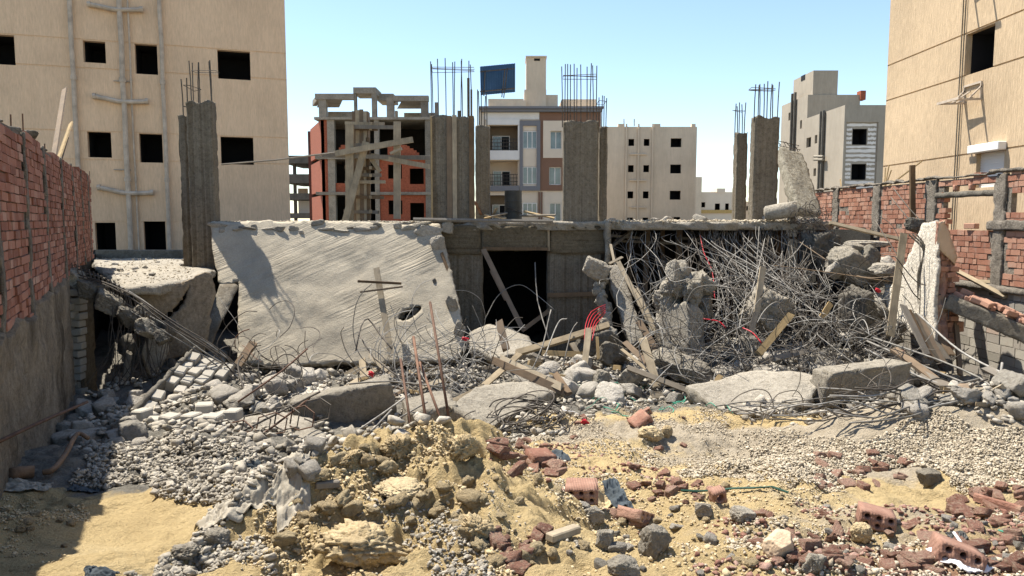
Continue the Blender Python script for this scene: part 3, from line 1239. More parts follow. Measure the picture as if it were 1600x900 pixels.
def block_between():
    Y = 64
    t = thing('apartment_building', 'cream and brown apartment building with balconies and a tall roof chimney', 'building', (P(845, 340, Y).x, Y, 0))
    stone = m_brick('stone_cladding', (.14, .1, .065), (.24, .18, .12), (.34, .27, .19))
    O = Vector((P(748, 300, Y).x, Y, 0))
    Ud = Vector((1, 0, 0))
    f = uv_on(O, Ud)
    W = f(938, 300)[0]
    zt = f(840, 168)[1]
    R = lambda *a: rect(f, *a)
    balc = [R(765, 809, 196, 235), R(765, 809, 251, 290), R(765, 809, 305, 350)]
    wins = [R(860, 877, 205, 233), R(858, 876, 261, 289), R(885, 900, 205, 233), R(885, 900, 261, 289), R(859, 876, 317, 350)]
    cells = [(b[0], b[1], b[2], b[3], None) for b in balc + wins]
    facade('wall', O, Ud, W, -2, zt, cells, M['cream'], t)
    shell(t, O, Ud, W, 12, -2, zt, M['cream'])

    def panel(name, x0, x1, y0, y1, out, mat, holes=()):
        r = R(x0, x1, y0, y1)
        O2 = O + V(r[0], -out, 0)
        cs = []
        for h in holes:
            q = R(*h)
            cs.append((q[0] - r[0], q[1] - r[0], q[2], q[3], None))
        fa = facade(name, O2, Ud, r[1] - r[0], r[2], r[3], cs, mat, t)
        mb = MB()
        for a, b in (((0, r[2]), (0, r[3])), ((r[1] - r[0], r[2]), (r[1] - r[0], r[3])), ((0, r[3]), (r[1] - r[0], r[3])), ((0, r[2]), (r[1] - r[0], r[2]))):
            mb.quad((O2.x + a[0], O2.y, a[1]), (O2.x + b[0], O2.y, b[1]), (O2.x + b[0], O2.y + out, b[1]), (O2.x + a[0], O2.y + out, a[1]))
        b = mb.build('panel_edge', mat, fa)
        return fa
    panel('brown_panel', 843, 938, 176, 298, .12, M['brownp'], [(849, 880, 190, 246), (858, 877, 261, 289), (885, 900, 261, 289)])
    panel('cream_panel', 848.5, 880.5, 189, 247, .2, M['cream'], [(860, 877, 205, 233)])
    panel('grey_frame', 812, 844, 189, 298, .3, M['greyp'], [(817, 838.5, 197, 291)])
    for y0, y1 in ((197, 204.5), (233, 260), (288.5, 291)):
        panel('cream_infill', 817, 838.5, y0, y1, .14, M['cream'])
    for y0, y1 in ((205, 232.5), (260.5, 288), (317, 338)):
        win(t, O, R(817, 838.5, y0, y1), .08, 3)
    for w in wins:
        win(t, O, w, -.12, 2)
    for k, b in enumerate(balc):
        # inner wall, door, slab front, railing
        rm = room(t, O, Ud, b[0], b[1], b[2], b[3], 1.7, 'balcony', .0, stone if k != 1 else M['cream'], .002)
        dr = R(*((769, 796, 209, 236), (770, 797, 265, 291), (769, 790, 319, 350))[k])
        win(t, O, dr, -1.6, 2, True)
        mb = MB()
        for z in (.05, .35, .65, .95):
            mb.beam((O.x + b[0] + .02, Y - .03, b[2] + z), (O.x + b[1] - .02, Y - .03, b[2] + z), .05, .05)
        for i in range(9):
            x = O.x + b[0] + .1 + (b[1] - b[0] - .2) * i / 8
            mb.beam((x, Y - .03, b[2]), (x, Y - .03, b[2] + .95), .035, .035, (0, 1, 0))
        mb.build('railing', M['bar_d'], t)
    panel('balcony_front', 764, 811, 235.5, 250, .25, M['white'])
    panel('balcony_front', 764, 811, 290.5, 299, .25, M['greyp'])
    panel('white_frame', 760, 812, 187, 195.5, .25, M['white'])
    panel('white_frame', 809.2, 811.8, 196, 250, .26, M['white'])
    panel('white_band', 756, 842.5, 176, 187, .1, M['white'])
    mb = MB()
    mb.box(P(752, 300, Y).x, P(938, 300, Y).x, Y - .5, Y, f(840, 175.6)[1], f(840, 171.5)[1])
    mb.box(P(750, 300, Y).x, P(940, 300, Y).x, Y - .7, Y, f(840, 171.3)[1], f(840, 167.8)[1])
    mb.build('cornice', M['greyp'], t)
    mb = MB()
    mb.box(P(763, 300, Y).x, P(818, 300, Y).x, Y + .3, Y + .6, zt, f(790, 153.5)[1])
    mb.box(P(806, 300, Y).x, P(822, 300, Y).x, Y + .25, Y + .7, zt, f(790, 156)[1])
    mb.box(P(853, 300, Y).x, P(872, 300, Y).x, Y + 1, Y + 5, zt, f(860, 145)[1])
    mb.box(P(878, 300, Y).x, P(932, 300, Y).x, Y + 1, Y + 5, zt, f(860, 152)[1])
    mb.build('roof_parapet', M['beige'], t)
    mb = MB()
    Yc = Y + .8
    mb.box(P(819, 300, Yc).x, P(853, 300, Yc).x, Yc, Yc + 2.6, zt, P(840, 140, Yc).z)
    mb.box(P(822, 300, Yc).x, P(852.5, 300, Yc).x, Yc + .01, Yc + 2.4, zt, P(840, 90, Yc).z)
    mb.box(P(821, 300, Yc).x, P(853.5, 300, Yc).x, Yc - .1, Yc + 2.5, P(840, 90, Yc).z, P(840, 87.5, Yc).z)
    ch = mb.build('chimney', M['beige'], t)
    mb = MB()
    mb.box(P(834, 300, Yc).x, P(843, 300, Yc).x, Yc - .02, Yc + .1, P(840, 95, Yc).z, P(840, 91.5, Yc).z)
    mb.build('vent_slot', M['black'], ch)  # raised black block, the shade inside the slot put into its colour
    mb = MB()
    for x in (842.5, 846.5):
        mb.tube([P(x, 350, Y - .12), P(x, 300, Y - .12)], .08, 6)
    mb.build('drain_pipe', M['brownp'], t)
    # billboard back on the roof
    b = thing('billboard', 'blue ribbed sheet panel standing on the roof edge beside the chimney', 'billboard', (P(778, 160, 65).x, 65, zt))
    Yb = 65.0
    c4 = [P(750, 104, Yb), P(805, 99, Yb + 1), P(805, 144, Yb + 1), P(751, 149, Yb)]
    mb = MB()
    nr = 14
    for i in range(nr):
        a0, a1 = i / nr, (i + .5) / nr
        a2 = (i + 1) / nr
        tl, tm, tr_ = (c4[0].lerp(c4[1], a) for a in (a0, a1, a2))
        bl, bm_, br = (c4[3].lerp(c4[2], a) for a in (a0, a1, a2))
        o = V(0, -.06, 0)
        mb.prism([tl, tm, bm_, bl], V(0, .03, 0))
        mb.prism([tm + o, tr_ + o, br + o, bm_ + o], V(0, .03, 0))
    mb.build('sheet', M['blue'], b)
    mb = MB()
    for (x0, y0, x1, y1) in ((750, 112, 805, 107), (750, 143, 805, 138), (758, 110, 756, 150), (793, 106, 787, 153), (789, 108, 784, 152)):
        mb.beam(P(x0, y0, Yb - .15), P(x1, y1, Yb - .15), .09, .09)
    mb.build('steel_frame', M['bar_d'], b)


def win(t, O, r, out, n, door=False):
    """glazed window on the front at O: glass, white frame with n leaves"""
    mb = MB()
    y = O.y - out
    mb.box(O.x + r[0], O.x + r[1], y, y + .04, r[2], r[3])
    w = mb.build('door' if door else 'window', M['glass'], t)
    mb = MB()
    b = .07
    for x in [r[0] + (r[1] - r[0]) * k / n for k in range(n + 1)]:
        mb.box(O.x + x - b / 2, O.x + x + b / 2, y - .04, y + .03, r[2], r[3])
    for z in (r[2], r[3] - b):
        mb.box(O.x + r[0], O.x + r[1], y - .045, y + .03, z, z + b)
    mb.build('frame', M['white'], w)
    if door:
        mb = MB()
        mb.box(O.x + (r[0] + r[1]) / 2 + .05, O.x + r[1] - .05, y - .02, y - .005, r[2] + .05, r[3] - .1)
        mb.build('door_gap_shade', M['black'], w)  # black sheet painted as the dark gap of the open door


block_between()


def brick_frame():
    """red brick building still under construction"""
    Y = 58
    t = thing('unfinished_building', 'unfinished red brick building with bare concrete frame on its roof', 'building', (P(585, 340, Y).x, Y, 0))
    X = lambda px: P(px, 300, Y).x
    Z = lambda py: P(585, py, Y).z
    zb = -1.5

    def bx(name, mat, *rs, y0=0., d=.3):
        mb = MB()
        for (a, b, c, e) in rs:
            mb.box(X(a), X(b), Y + y0, Y + y0 + d, max(Z(e), zb), Z(c))
            if name == 'brick_wall':
                mb.build(name, mat, t)
                mb = MB()
        return mb.build(name, mat, t) if mb.v else None
    conc, br = M['conc'], M['brick_far']
    # frame
    for a, b in ((513, 524), (586, 593), (665, 673)):
        bx('column', conc, (a, b, 187.2, 400), y0=.02, d=.5)
    for (y0, y1) in ((183, 187), (243, 248.5), (300, 304.5)):
        mb = MB()
        mb.box(X(500) - .3, X(674), Y - .12, Y + 10, Z(y1), Z(y0))
        mb.build('floor_slab', conc, t)
    # brick infill
    bx('brick_wall', br, (503, 512.8, 187.2, 242.8), (503, 512.8, 248.7, 299.8), (503, 512.8, 304.7, 400), y0=.1)
    bx('brick_wall', br, (512, 557, 286, 299.8), (593.2, 606, 248.7, 299.8), (606, 628, 279, 299.8), (628, 640, 248.7, 299.8), (640, 662, 287.5, 299.8), (662, 664.8, 248.7, 299.8), (606, 628, 248.7, 257), (640, 662, 248.7, 263), y0=.15, d=.25)
    bx('brick_wall', br, (593.2, 606, 304.7, 400), (606, 628, 335, 400), (628, 640, 304.7, 400), (662, 664.8, 304.7, 400), (606, 628, 304.7, 313), (640, 662, 304.7, 317), y0=.15, d=.25)
    bx('broken_brick_wall', br, (606, 655, 238, 242.9), (606, 651, 234.5, 238), (606, 646, 231.5, 234.5), (606, 640, 228, 231.5), (612, 636, 226, 228), y0=.16, d=.25)
    bx('broken_brick_wall', br, (530, 548, 230, 242.9), (533, 545, 226, 230), y0=.2, d=.25)
    # flank towards the left
    mb = MB()
    xa, xb = X(503), P(487, 300, Y + 6).x
    for (y0, y1) in ((187.5, 242.5), (249, 299.5), (305, 400)):
        za, zc = max(Z(y1), zb), Z(y0)
        mb.raw([(xa, Y + .1, za), (xb, Y + 6, za), (xb, Y + 6, zc), (xa, Y + .1, zc), (xa + .25, Y + .1, za), (xb + .3, Y + 6, za), (xb + .3, Y + 6, zc), (xa + .25, Y + .1, zc)],
               [(0, 1, 2, 3), (4, 7, 6, 5), (0, 4, 5, 1), (3, 2, 6, 7), (0, 3, 7, 4), (1, 5, 6, 2)])
    mb.build('flank_wall', br, t)
    mb = MB()
    mb.box(P(483, 300, Y + 6.2).x, P(494, 300, Y + 6.2).x, Y + 6.2, Y + 9, zb, P(490, 205, Y + 6.2).z)
    mb.build('flank_wall', m_plain('dark_brickwork', (.13, .05, .035), .9, 0, .3, 6), t)
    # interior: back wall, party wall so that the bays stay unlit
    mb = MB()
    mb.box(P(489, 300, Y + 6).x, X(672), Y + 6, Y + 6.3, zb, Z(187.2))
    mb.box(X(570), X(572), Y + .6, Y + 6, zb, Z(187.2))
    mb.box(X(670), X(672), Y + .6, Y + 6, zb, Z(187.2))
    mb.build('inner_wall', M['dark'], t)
    # roof frame
    def cols(name, *rs, yy=0, d=.5):
        for (a, b, c, e) in rs:
            mb = MB()
            mb.box(X(a), X(b), Y + yy, Y + yy + d, Z(e), Z(c))
            mb.build(name, conc, t)
    cols('roof_column', (501, 512.5, 155, 183), (606, 617, 152, 183), (659, 670, 158, 183), (583, 590, 146, 183), (555.5, 559, 143, 183))
    cols('roof_column', (487, 493, 160, 207), (590, 594, 155, 183), (600, 604, 155, 183), yy=6)
    mb = MB()
    mb.box(X(496), X(556), Y - .1, Y + .4, Z(155.5), Z(146.5))
    mb.box(X(617), X(671), Y - .1, Y + .4, Z(158), Z(149.5))
    mb.box(X(540), X(556), Y + 5.5, Y + 6, Z(168), Z(160))
    mb.box(X(488), X(540), Y + 5.5, Y + 6, Z(168), Z(158))
    mb.box(X(617), X(671), Y + 5.5, Y + 6, Z(171), Z(160))
    mb.raw([P(496, 147, Y), P(488, 157, Y + 6), P(495, 157, Y + 6), P(503, 147, Y), P(496, 155, Y), P(488, 166, Y + 6), P(495, 166, Y + 6), P(503, 155, Y)],
           [(0, 1, 2, 3), (4, 7, 6, 5), (0, 4, 5, 1), (3, 2, 6, 7), (0, 3, 7, 4), (1, 5, 6, 2)])
    mb.raw([P(628, 157, Y + .3), P(620, 170, Y + 6), P(668, 170, Y + 6), P(668, 157, Y + .3)], [(0, 1, 2, 3)])
    mb.raw([P(500, 155, Y + .3), P(495, 168, Y + 6), P(530, 168, Y + 6), P(536, 155, Y + .3)], [(0, 1, 2, 3)])
    mb.build('roof_beam', conc, t)
    mb = MB()
    mb.box(X(555), X(590), Y - .05, Y + 2.4, Z(146), Z(136.5))
    mb.box(X(586), X(612), Y + 1.5, Y + 4, Z(152), Z(141))
    mb.build('stair_roof', conc, t)


brick_frame()


def skeleton_far():
    Y = 78
    t = thing('unfinished_building', 'bare concrete floors of an unfinished building left of the red brick one', 'building', (P(470, 340, Y).x, Y, 0))
    for y0, y1 in ((243, 255), (272, 286), (302, 312), (333, 341)):
        mb = MB()
        mb.box(P(440, y0, Y).x, P(500, y0, Y).x, Y, Y + 8, P(470, y1, Y).z, P(470, y0, Y).z)
        mb.build('floor_slab', M['conc_dark'], t)
    for x in (454, 486):
        mb = MB()
        mb.box(P(x, 300, Y).x, P(x + 4, 300, Y).x, Y + 1, Y + 1.4, -1.5, P(470, 244, Y).z)
        mb.build('column', M['conc_dark'], t)
    mb = MB()
    mb.box(P(457, 300, Y).x, P(475, 300, Y).x, Y + 2, Y + 4, P(470, 333, Y).z, P(470, 313, Y).z)
    mb.build('white_partition', M['white'], t)
    mb = MB()
    mb.box(P(457, 300, Y).x, P(472, 300, Y).x, Y + 2, Y + 2.3, P(470, 302, Y).z, P(470, 293, Y).z)
    mb.build('brick_partition', M['tan_l'], t)


skeleton_far()


def grey_block():
    Y = 63
    t = thing('unfinished_building', 'grey cement rendered building with a rooftop tower and whitewashed window bay', 'building', (P(1300, 340, Y).x, Y + 6, 0))
    X = lambda px, y=Y: P(px, 300, y).x
    zb = -1.5
    g = M['grey_r']
    zt = P(1350, 164, Y).z
    # front
    O = Vector((X(1315), Y, 0))
    Ud = Vector((1, 0, 0))
    f = uv_on(O, Ud)
    bay = rect(f, 1319.5, 1369.5, 191, 345)
    w1, w2 = rect(f, 1333, 1356, 201, 226), rect(f, 1331.5, 1354.5, 256, 281)
    facade('wall', O, Ud, f(1388, 300)[0], zb, zt, [(bay[0], bay[1], bay[2], bay[3], .14)] + [(w[0], w[1], w[2], w[3], None) for w in (w1, w2)], g, t)
    for w in (w1, w2):
        room(t, O, Ud, *w)
    mb = MB()
    rs = [r for r in ((193, 197), (200, 204), (207, 211), (214, 218), (221, 225), (227.5, 231), (233, 238), (241, 245), (248, 252), (254.5, 258), (262, 266), (269, 273), (275, 279), (283, 287), (290, 295))]
    for a, b in rs:
        za, zc = f(1345, b)[1], f(1345, a)[1]
        for (u0, u1) in ((bay[0] + .1, w1[0] - .05), (w1[1] + .05, bay[1] - .1)) if (198 < a < 226 or 253 < a < 280) else ((bay[0] + .1, bay[1] - .1),):
            n = 9
            top, bot = [], []
            for i in range(n + 1):
                u = u0 + (u1 - u0) * i / n
                top.append(Vector((O.x + u, Y + .125, zc + U(-.04, .04))))
                bot.append(Vector((O.x + u, Y + .125, za + U(-.04, .04))))
            mb.prism(top + bot[::-1], V(0, .012, 0))
    mb.build('whitewash_stripes', M['white'], t)
    # left flank runs straight back
    Y2 = P(1256, 184, 1).x  # dummy
    xs = X(1315)
    Yb = xs / ((1250 - 800) / F)
    O2 = Vector((xs, Yb, 0))
    Ud2 = Vector((0, -1, 0))
    f2 = uv_on(O2, Ud2)
    wl = [rect(f2, *r) for r in ((1260, 1267, 215, 230), (1273, 1277, 211, 224), (1282.5, 1286.5, 209, 222), (1260, 1264, 264, 276), (1271, 1275, 263, 275), (1281, 1285, 262, 274))]
    facade('wall', O2, Ud2, Yb - Y, zb, zt, [(w[0], w[1], w[2], w[3], None) for w in wl], g, t)
    for w in wl:
        room(t, O2, Ud2, *w)
    mb = MB()
    wf = f(1388, 300)[0]
    mb.quad((xs, Y, zt), (xs, Yb, zt), (xs + wf, Yb, zt), (xs + wf, Y, zt))
    mb.quad((xs, Yb, zb), (xs + wf, Yb, zb), (xs + wf, Yb, zt), (xs, Yb, zt))
    mb.quad((xs + wf, Y, zb), (xs + wf, Yb, zb), (xs + wf, Yb, zt), (xs + wf, Y, zt))
    mb.build('roof', g, t)
    # taller rear part
    Y3 = Yb + .5
    z3 = P(1300, 148, Y3).z
    x3 = X(1257, Y3)
    Ybb = x3 / ((1214 - 800) / F)
    O3 = Vector((x3, Ybb, 0))
    f3 = uv_on(O3, Ud2)
    wl = [rect(f3, *r) for r in ((1232, 1235.5, 176, 188), (1250, 1253, 188, 201))]
    facade('rear_wing_wall', O3, Ud2, Ybb - Y3, zb, z3, [(w[0], w[1], w[2], w[3], None) for w in wl], g, t)
    for w in wl:
        room(t, O3, Ud2, *w)
    mb = MB()
    mb.quad((x3, Y3, zb), (X(1338, Y3), Y3, zb), (X(1338, Y3), Y3, z3), (x3, Y3, z3))
    mb.quad((x3, Y3, z3), (X(1338, Y3), Y3, z3), (X(1338, Y3), Ybb, z3), (x3, Ybb, z3))
    mb.quad((X(1338, Y3), Y3, zb), (X(1338, Y3), Ybb, zb), (X(1338, Y3), Ybb, z3), (X(1338, Y3), Y3, z3))
    mb.build('rear_wing', g, t)
    mb = MB()
    xa, xb, ya = X(1265, Y3), X(1303, Y3), Y3 + .1
    mb.box(xa, xb, ya, ya + 5, z3 - .1, P(1280, 110, ya).z)
    tw = mb.build('stair_tower', g, t)
    mb = MB()
    mb.box(xa - .03, xa + .2, ya + 2.0, ya + 3.0, P(1265, 124, ya + 2).z, P(1265, 116, ya + 2).z)
    mb.build('window', M['black'], tw)  # solid black block painted as a dark opening
    mb = MB()
    mb.box(X(1337, Y3), X(1345, Y3), Y3 - .2, Y3 + .6, z3 - .5, P(1340, 142, Y3).z)
    mb.build('brick_pier', M['brick_far'], t)
    for px in (1232, 1236.5):
        mb = MB()
        yy = x3 / ((px - 800) / F)
        mb.tube([(x3 - .15, yy, zb), (x3 - .15, yy, z3 + .7)], .13, 6)
        mb.build('drain_pipe', M['conc_dark'], t)
    for px in (1277.5, 1281.5):
        mb = MB()
        yy = xs / ((px - 800) / F)
        mb.tube([(xs - .15, yy, zb), (xs - .15, yy, zt + .1)], .14, 6)
        mb.build('drain_pipe', M['conc_dark'], t)
    mb = MB()
    for py in (244, 249):
        mb.tube([Vector((xs - .3, xs / ((1272 - 800) / F), P(1272, py, 68).z)), Vector((xs - .3, xs / ((1286 - 800) / F), P(1286, py, 66).z))], .13, 6)
    mb.build('waste_pipe', M['conc'], t)


grey_block()


# ---------------------------------------------------------------- brick walls
def courses(origin, ud, L, zbot, ztop, bw, bh, nrm, t=.1, gap=.012, skip=None, rng=None, jit=.006, miss=.012):
    """every brick of a wall face, each a little out of line"""
    rng = rng or np.random.default_rng(3)
    ud, nrm, origin = Vector(ud).normalized(), Vector(nrm).normalized(), Vector(origin)
    mb = MB()
    z = zbot
    k = 0
    while z < ztop + bh:
        u = -(k % 2) * bw / 2 + rng.uniform(-.03, .03)
        while u < L:
            w = bw * (.5 if rng.random() < .25 else 1) * rng.uniform(.94, 1.05)
            cu, cz = u + w / 2, z + bh / 2
            if (skip is None or not skip(cu, cz)) and rng.random() > miss:
                c = origin + ud * cu + nrm * (-t / 2 + rng.uniform(-jit, jit))
                tz = rng.uniform(-.004, .004)
                a = rng.uniform(-.02, .02)
                ax = ud * ((w - gap) / 2) + nrm * (a * w / 2) + V(0, 0, tz)
                mb.obox((c.x, c.y, cz + rng.uniform(-.003, .003)), ax, nrm * t / 2, V(0, 0, (bh - gap) / 2))
            u += w
        z += bh
        k += 1
    return mb


WLX = lambda y: -1.255 - .494 * y


def left_wall():
    ud = Vector((-.494, 1, 0)).normalized()
    nrm = Vector((ud.y, -ud.x, 0))
    y0, y1 = .4, 17.4
    O = Vector((WLX(y0), y0, 0))
    L = (y1 - y0) / ud.y
    t = thing('boundary_wall', 'long shaded red brick wall with mortar ribs and bare cement foot', 'wall', (O.x, O.y, G(O.x, O.y) - .2))
    yy = lambda s: y0 + s * ud.y
    tops = [(PP(px, py, O, nrm)) for px, py in ((0, 186), (40, 208), (78, 239), (110, 258), (146, 276))]
    ty = [0] + [q.y for q in tops] + [18]
    tz = [tops[0].z + .02] + [q.z for q in tops] + [tops[-1].z]
    bots = [(PP(px, py, O, nrm)) for px, py in ((0, 524), (55, 478), (104, 432))]
    by = [0] + [q.y for q in bots] + [13.5, 18]
    bz = [bots[0].z + .05] + [q.z for q in bots] + [bots[-1].z + .05, bots[-1].z + .1]
    ztop = lambda y: float(np.interp(y, ty, tz))
    zbot = lambda y: float(np.interp(y, by, bz))
    rng = np.random.default_rng(11)
    ribs = []
    for px in (-60, 0, 47, 77, 102, 120, 133, 143):
        y = 1.255 / ((800 - px) / F - .494)
        ribs.append((y - y0) / ud.y)
    ribw = .09

    def skip(u, z):
        y = yy(u)
        if z > ztop(y) + .03 * float(vnoise(np.array([u * 3, 0, 0.]), 4)) or z < zbot(y) - .05 + .12 * float(vnoise(np.array([u * 1.3, z * 2, 0.]), 6)):
            return True
        return any(abs(u - r + .03 * float(vnoise(np.array([z * 4, r, 0]), 9))) < ribw for r in ribs)
    mb = courses(O, ud, L, E - 1.5, E + 1.25, .30, .088, nrm, .1, .011, skip, rng, .011, .006)
    # backing core
    core = []
    ns = 120
    mbc = MB()
    for i in range(ns):
        s0, s1 = L * i / ns, L * (i + 1) / ns
        a, b = O + ud * s0 - nrm * .022, O + ud * s1 - nrm * .022
        zt0, zt1 = ztop(yy(s0)) - .01, ztop(yy(s1)) - .01
        zb0, zb1 = (G(a.x + .2, a.y) - .35, G(b.x + .2, b.y) - .35) if b.y < 11.4 else (zbot(a.y) - .02, zbot(b.y) - .02)
        th = -nrm * .2
        q = [Vector((a.x, a.y, zb0)), Vector((b.x, b.y, zb1)), Vector((b.x, b.y, zt1)), Vector((a.x, a.y, zt0))]
        r = [p + th for p in q]
        mbc.raw(q + r, [(0, 1, 2, 3), (7, 6, 5, 4), (3, 2, 6, 7), (0, 4, 5, 1)])
    mbc.build('mortar_core', M['mortar'], t)
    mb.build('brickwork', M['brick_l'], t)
    # rendered foot, rough skin
    nu, nv = 170, 60
    S = np.linspace(0, (11.35 - y0) / ud.y, nu)
    verts = []
    for s in S:
        y = yy(s)
        p = O + ud * s
        z0 = G(p.x + .15, p.y) - .3
        z1 = zbot(y) + .06 * float(vnoise(np.array([s * 3, 1, 0.]), 5))
        for j in range(nv):
            z = z0 + (z1 - z0) * j / (nv - 1)
            verts.append((s, z))
    sv = np.array(verts)
    wp = np.array(O) + sv[:, :1] * np.array(ud)
    wp[:, 2] = sv[:, 1]
    nz = fbm(wp * 2.2, 5, 31) * .03 + np.clip(fbm(wp * 7, 3, 32), 0, 1) * -.02 + .035
    top = (np.arange(len(sv)) % nv) == nv - 1
    nz[top] = -.03
    wp = wp + nz[:, None] * np.array(nrm)
    i = np.arange((nu - 1) * nv).reshape(nu - 1, nv)[:, :-1].ravel()
    fcs = np.stack([i, i + nv, i + nv + 1, i + 1], 1)
    npobj('cement_foot', wp, fcs, m_concrete('stained_cement', (.42, .345, .25), .5, .9, 1.0, 22, stain=(.12, .095, .065), bdist=.05), t, True)
    for k, r in enumerate(ribs):
        y = yy(r)
        p = O + ud * r
        zb, zt = zbot(y) - .1, ztop(y) + U(-.01, .05)
        c = p + V(0, 0, (zb + zt) / 2) + nrm * -.005
        c.z = (zb + zt) / 2
        roughbox('mortar_rib', c, ud * .07, nrm * .018, V(0, 0, (zt - zb) / 2), M['mortar'], t, .035, .012, .03, seed=40 + k)
    # rods left standing out of the ribs
    for px, py, l in ((17, 200, .14), (36, 205, .2), (70, 238, .12), (140, 280, .2)):
        q = PP(px, py, O - nrm * .1, nrm)
        mb = MB()
        mb.tube([q - V(0, 0, .05), q + V(.005, 0, l)], .008, 5)
        mb.build('starter_bar', M['rust'], t)
    c = PP(38, 212, O - nrm * .12, nrm)
    chunk('concrete_lump', c, (.26, .24, .14), 5, M['conc_dark'])
    tag(bpy.data.objects['concrete_lump'], 'rough cement lump sitting on top of the left brick wall', 'concrete lump')
    lp = (('tallest weathered board poking up behind the left brick wall', 101, 139, 80, 246, .085, 'wood_b'),
          ('yellowish split board leaning behind the left brick wall top', 111, 192, 83, 248, .08, 'wood_y'),
          ('shortest dark stick leaning behind the left brick wall top', 105, 216, 87, 250, .05, 'wood_b'))
    for lab, x0, y0_, x1, y1_, w, m in lp:
        p0 = PP(x0, y0_, O - nrm * .34, nrm)
        p1 = PP(x1, y1_ + 25, O - nrm * .30, nrm)
        mb = MB()
        mb.beam(p1, p0, w * 1.3, .03, (0, -1, .2))
        tag(mb.build('board', M[m], None), lab, 'board', 'boards behind the left brick wall')
    # coping lumps on the wall top
    for k in range(16):
        s = rng.uniform(5.5, L)
        y = yy(s)
        q = O + ud * s - nrm * rng.uniform(.05, .16)
        q.z = ztop(y) + .01
        chunk('mortar_crumb', q, (rng.uniform(.06, .2), .1, rng.uniform(.03, .07)), 100 + k, M['mortar'], t, (0, 0, rng.uniform(0, 3)), 2)
    return O, ud, nrm


LW = left_wall()


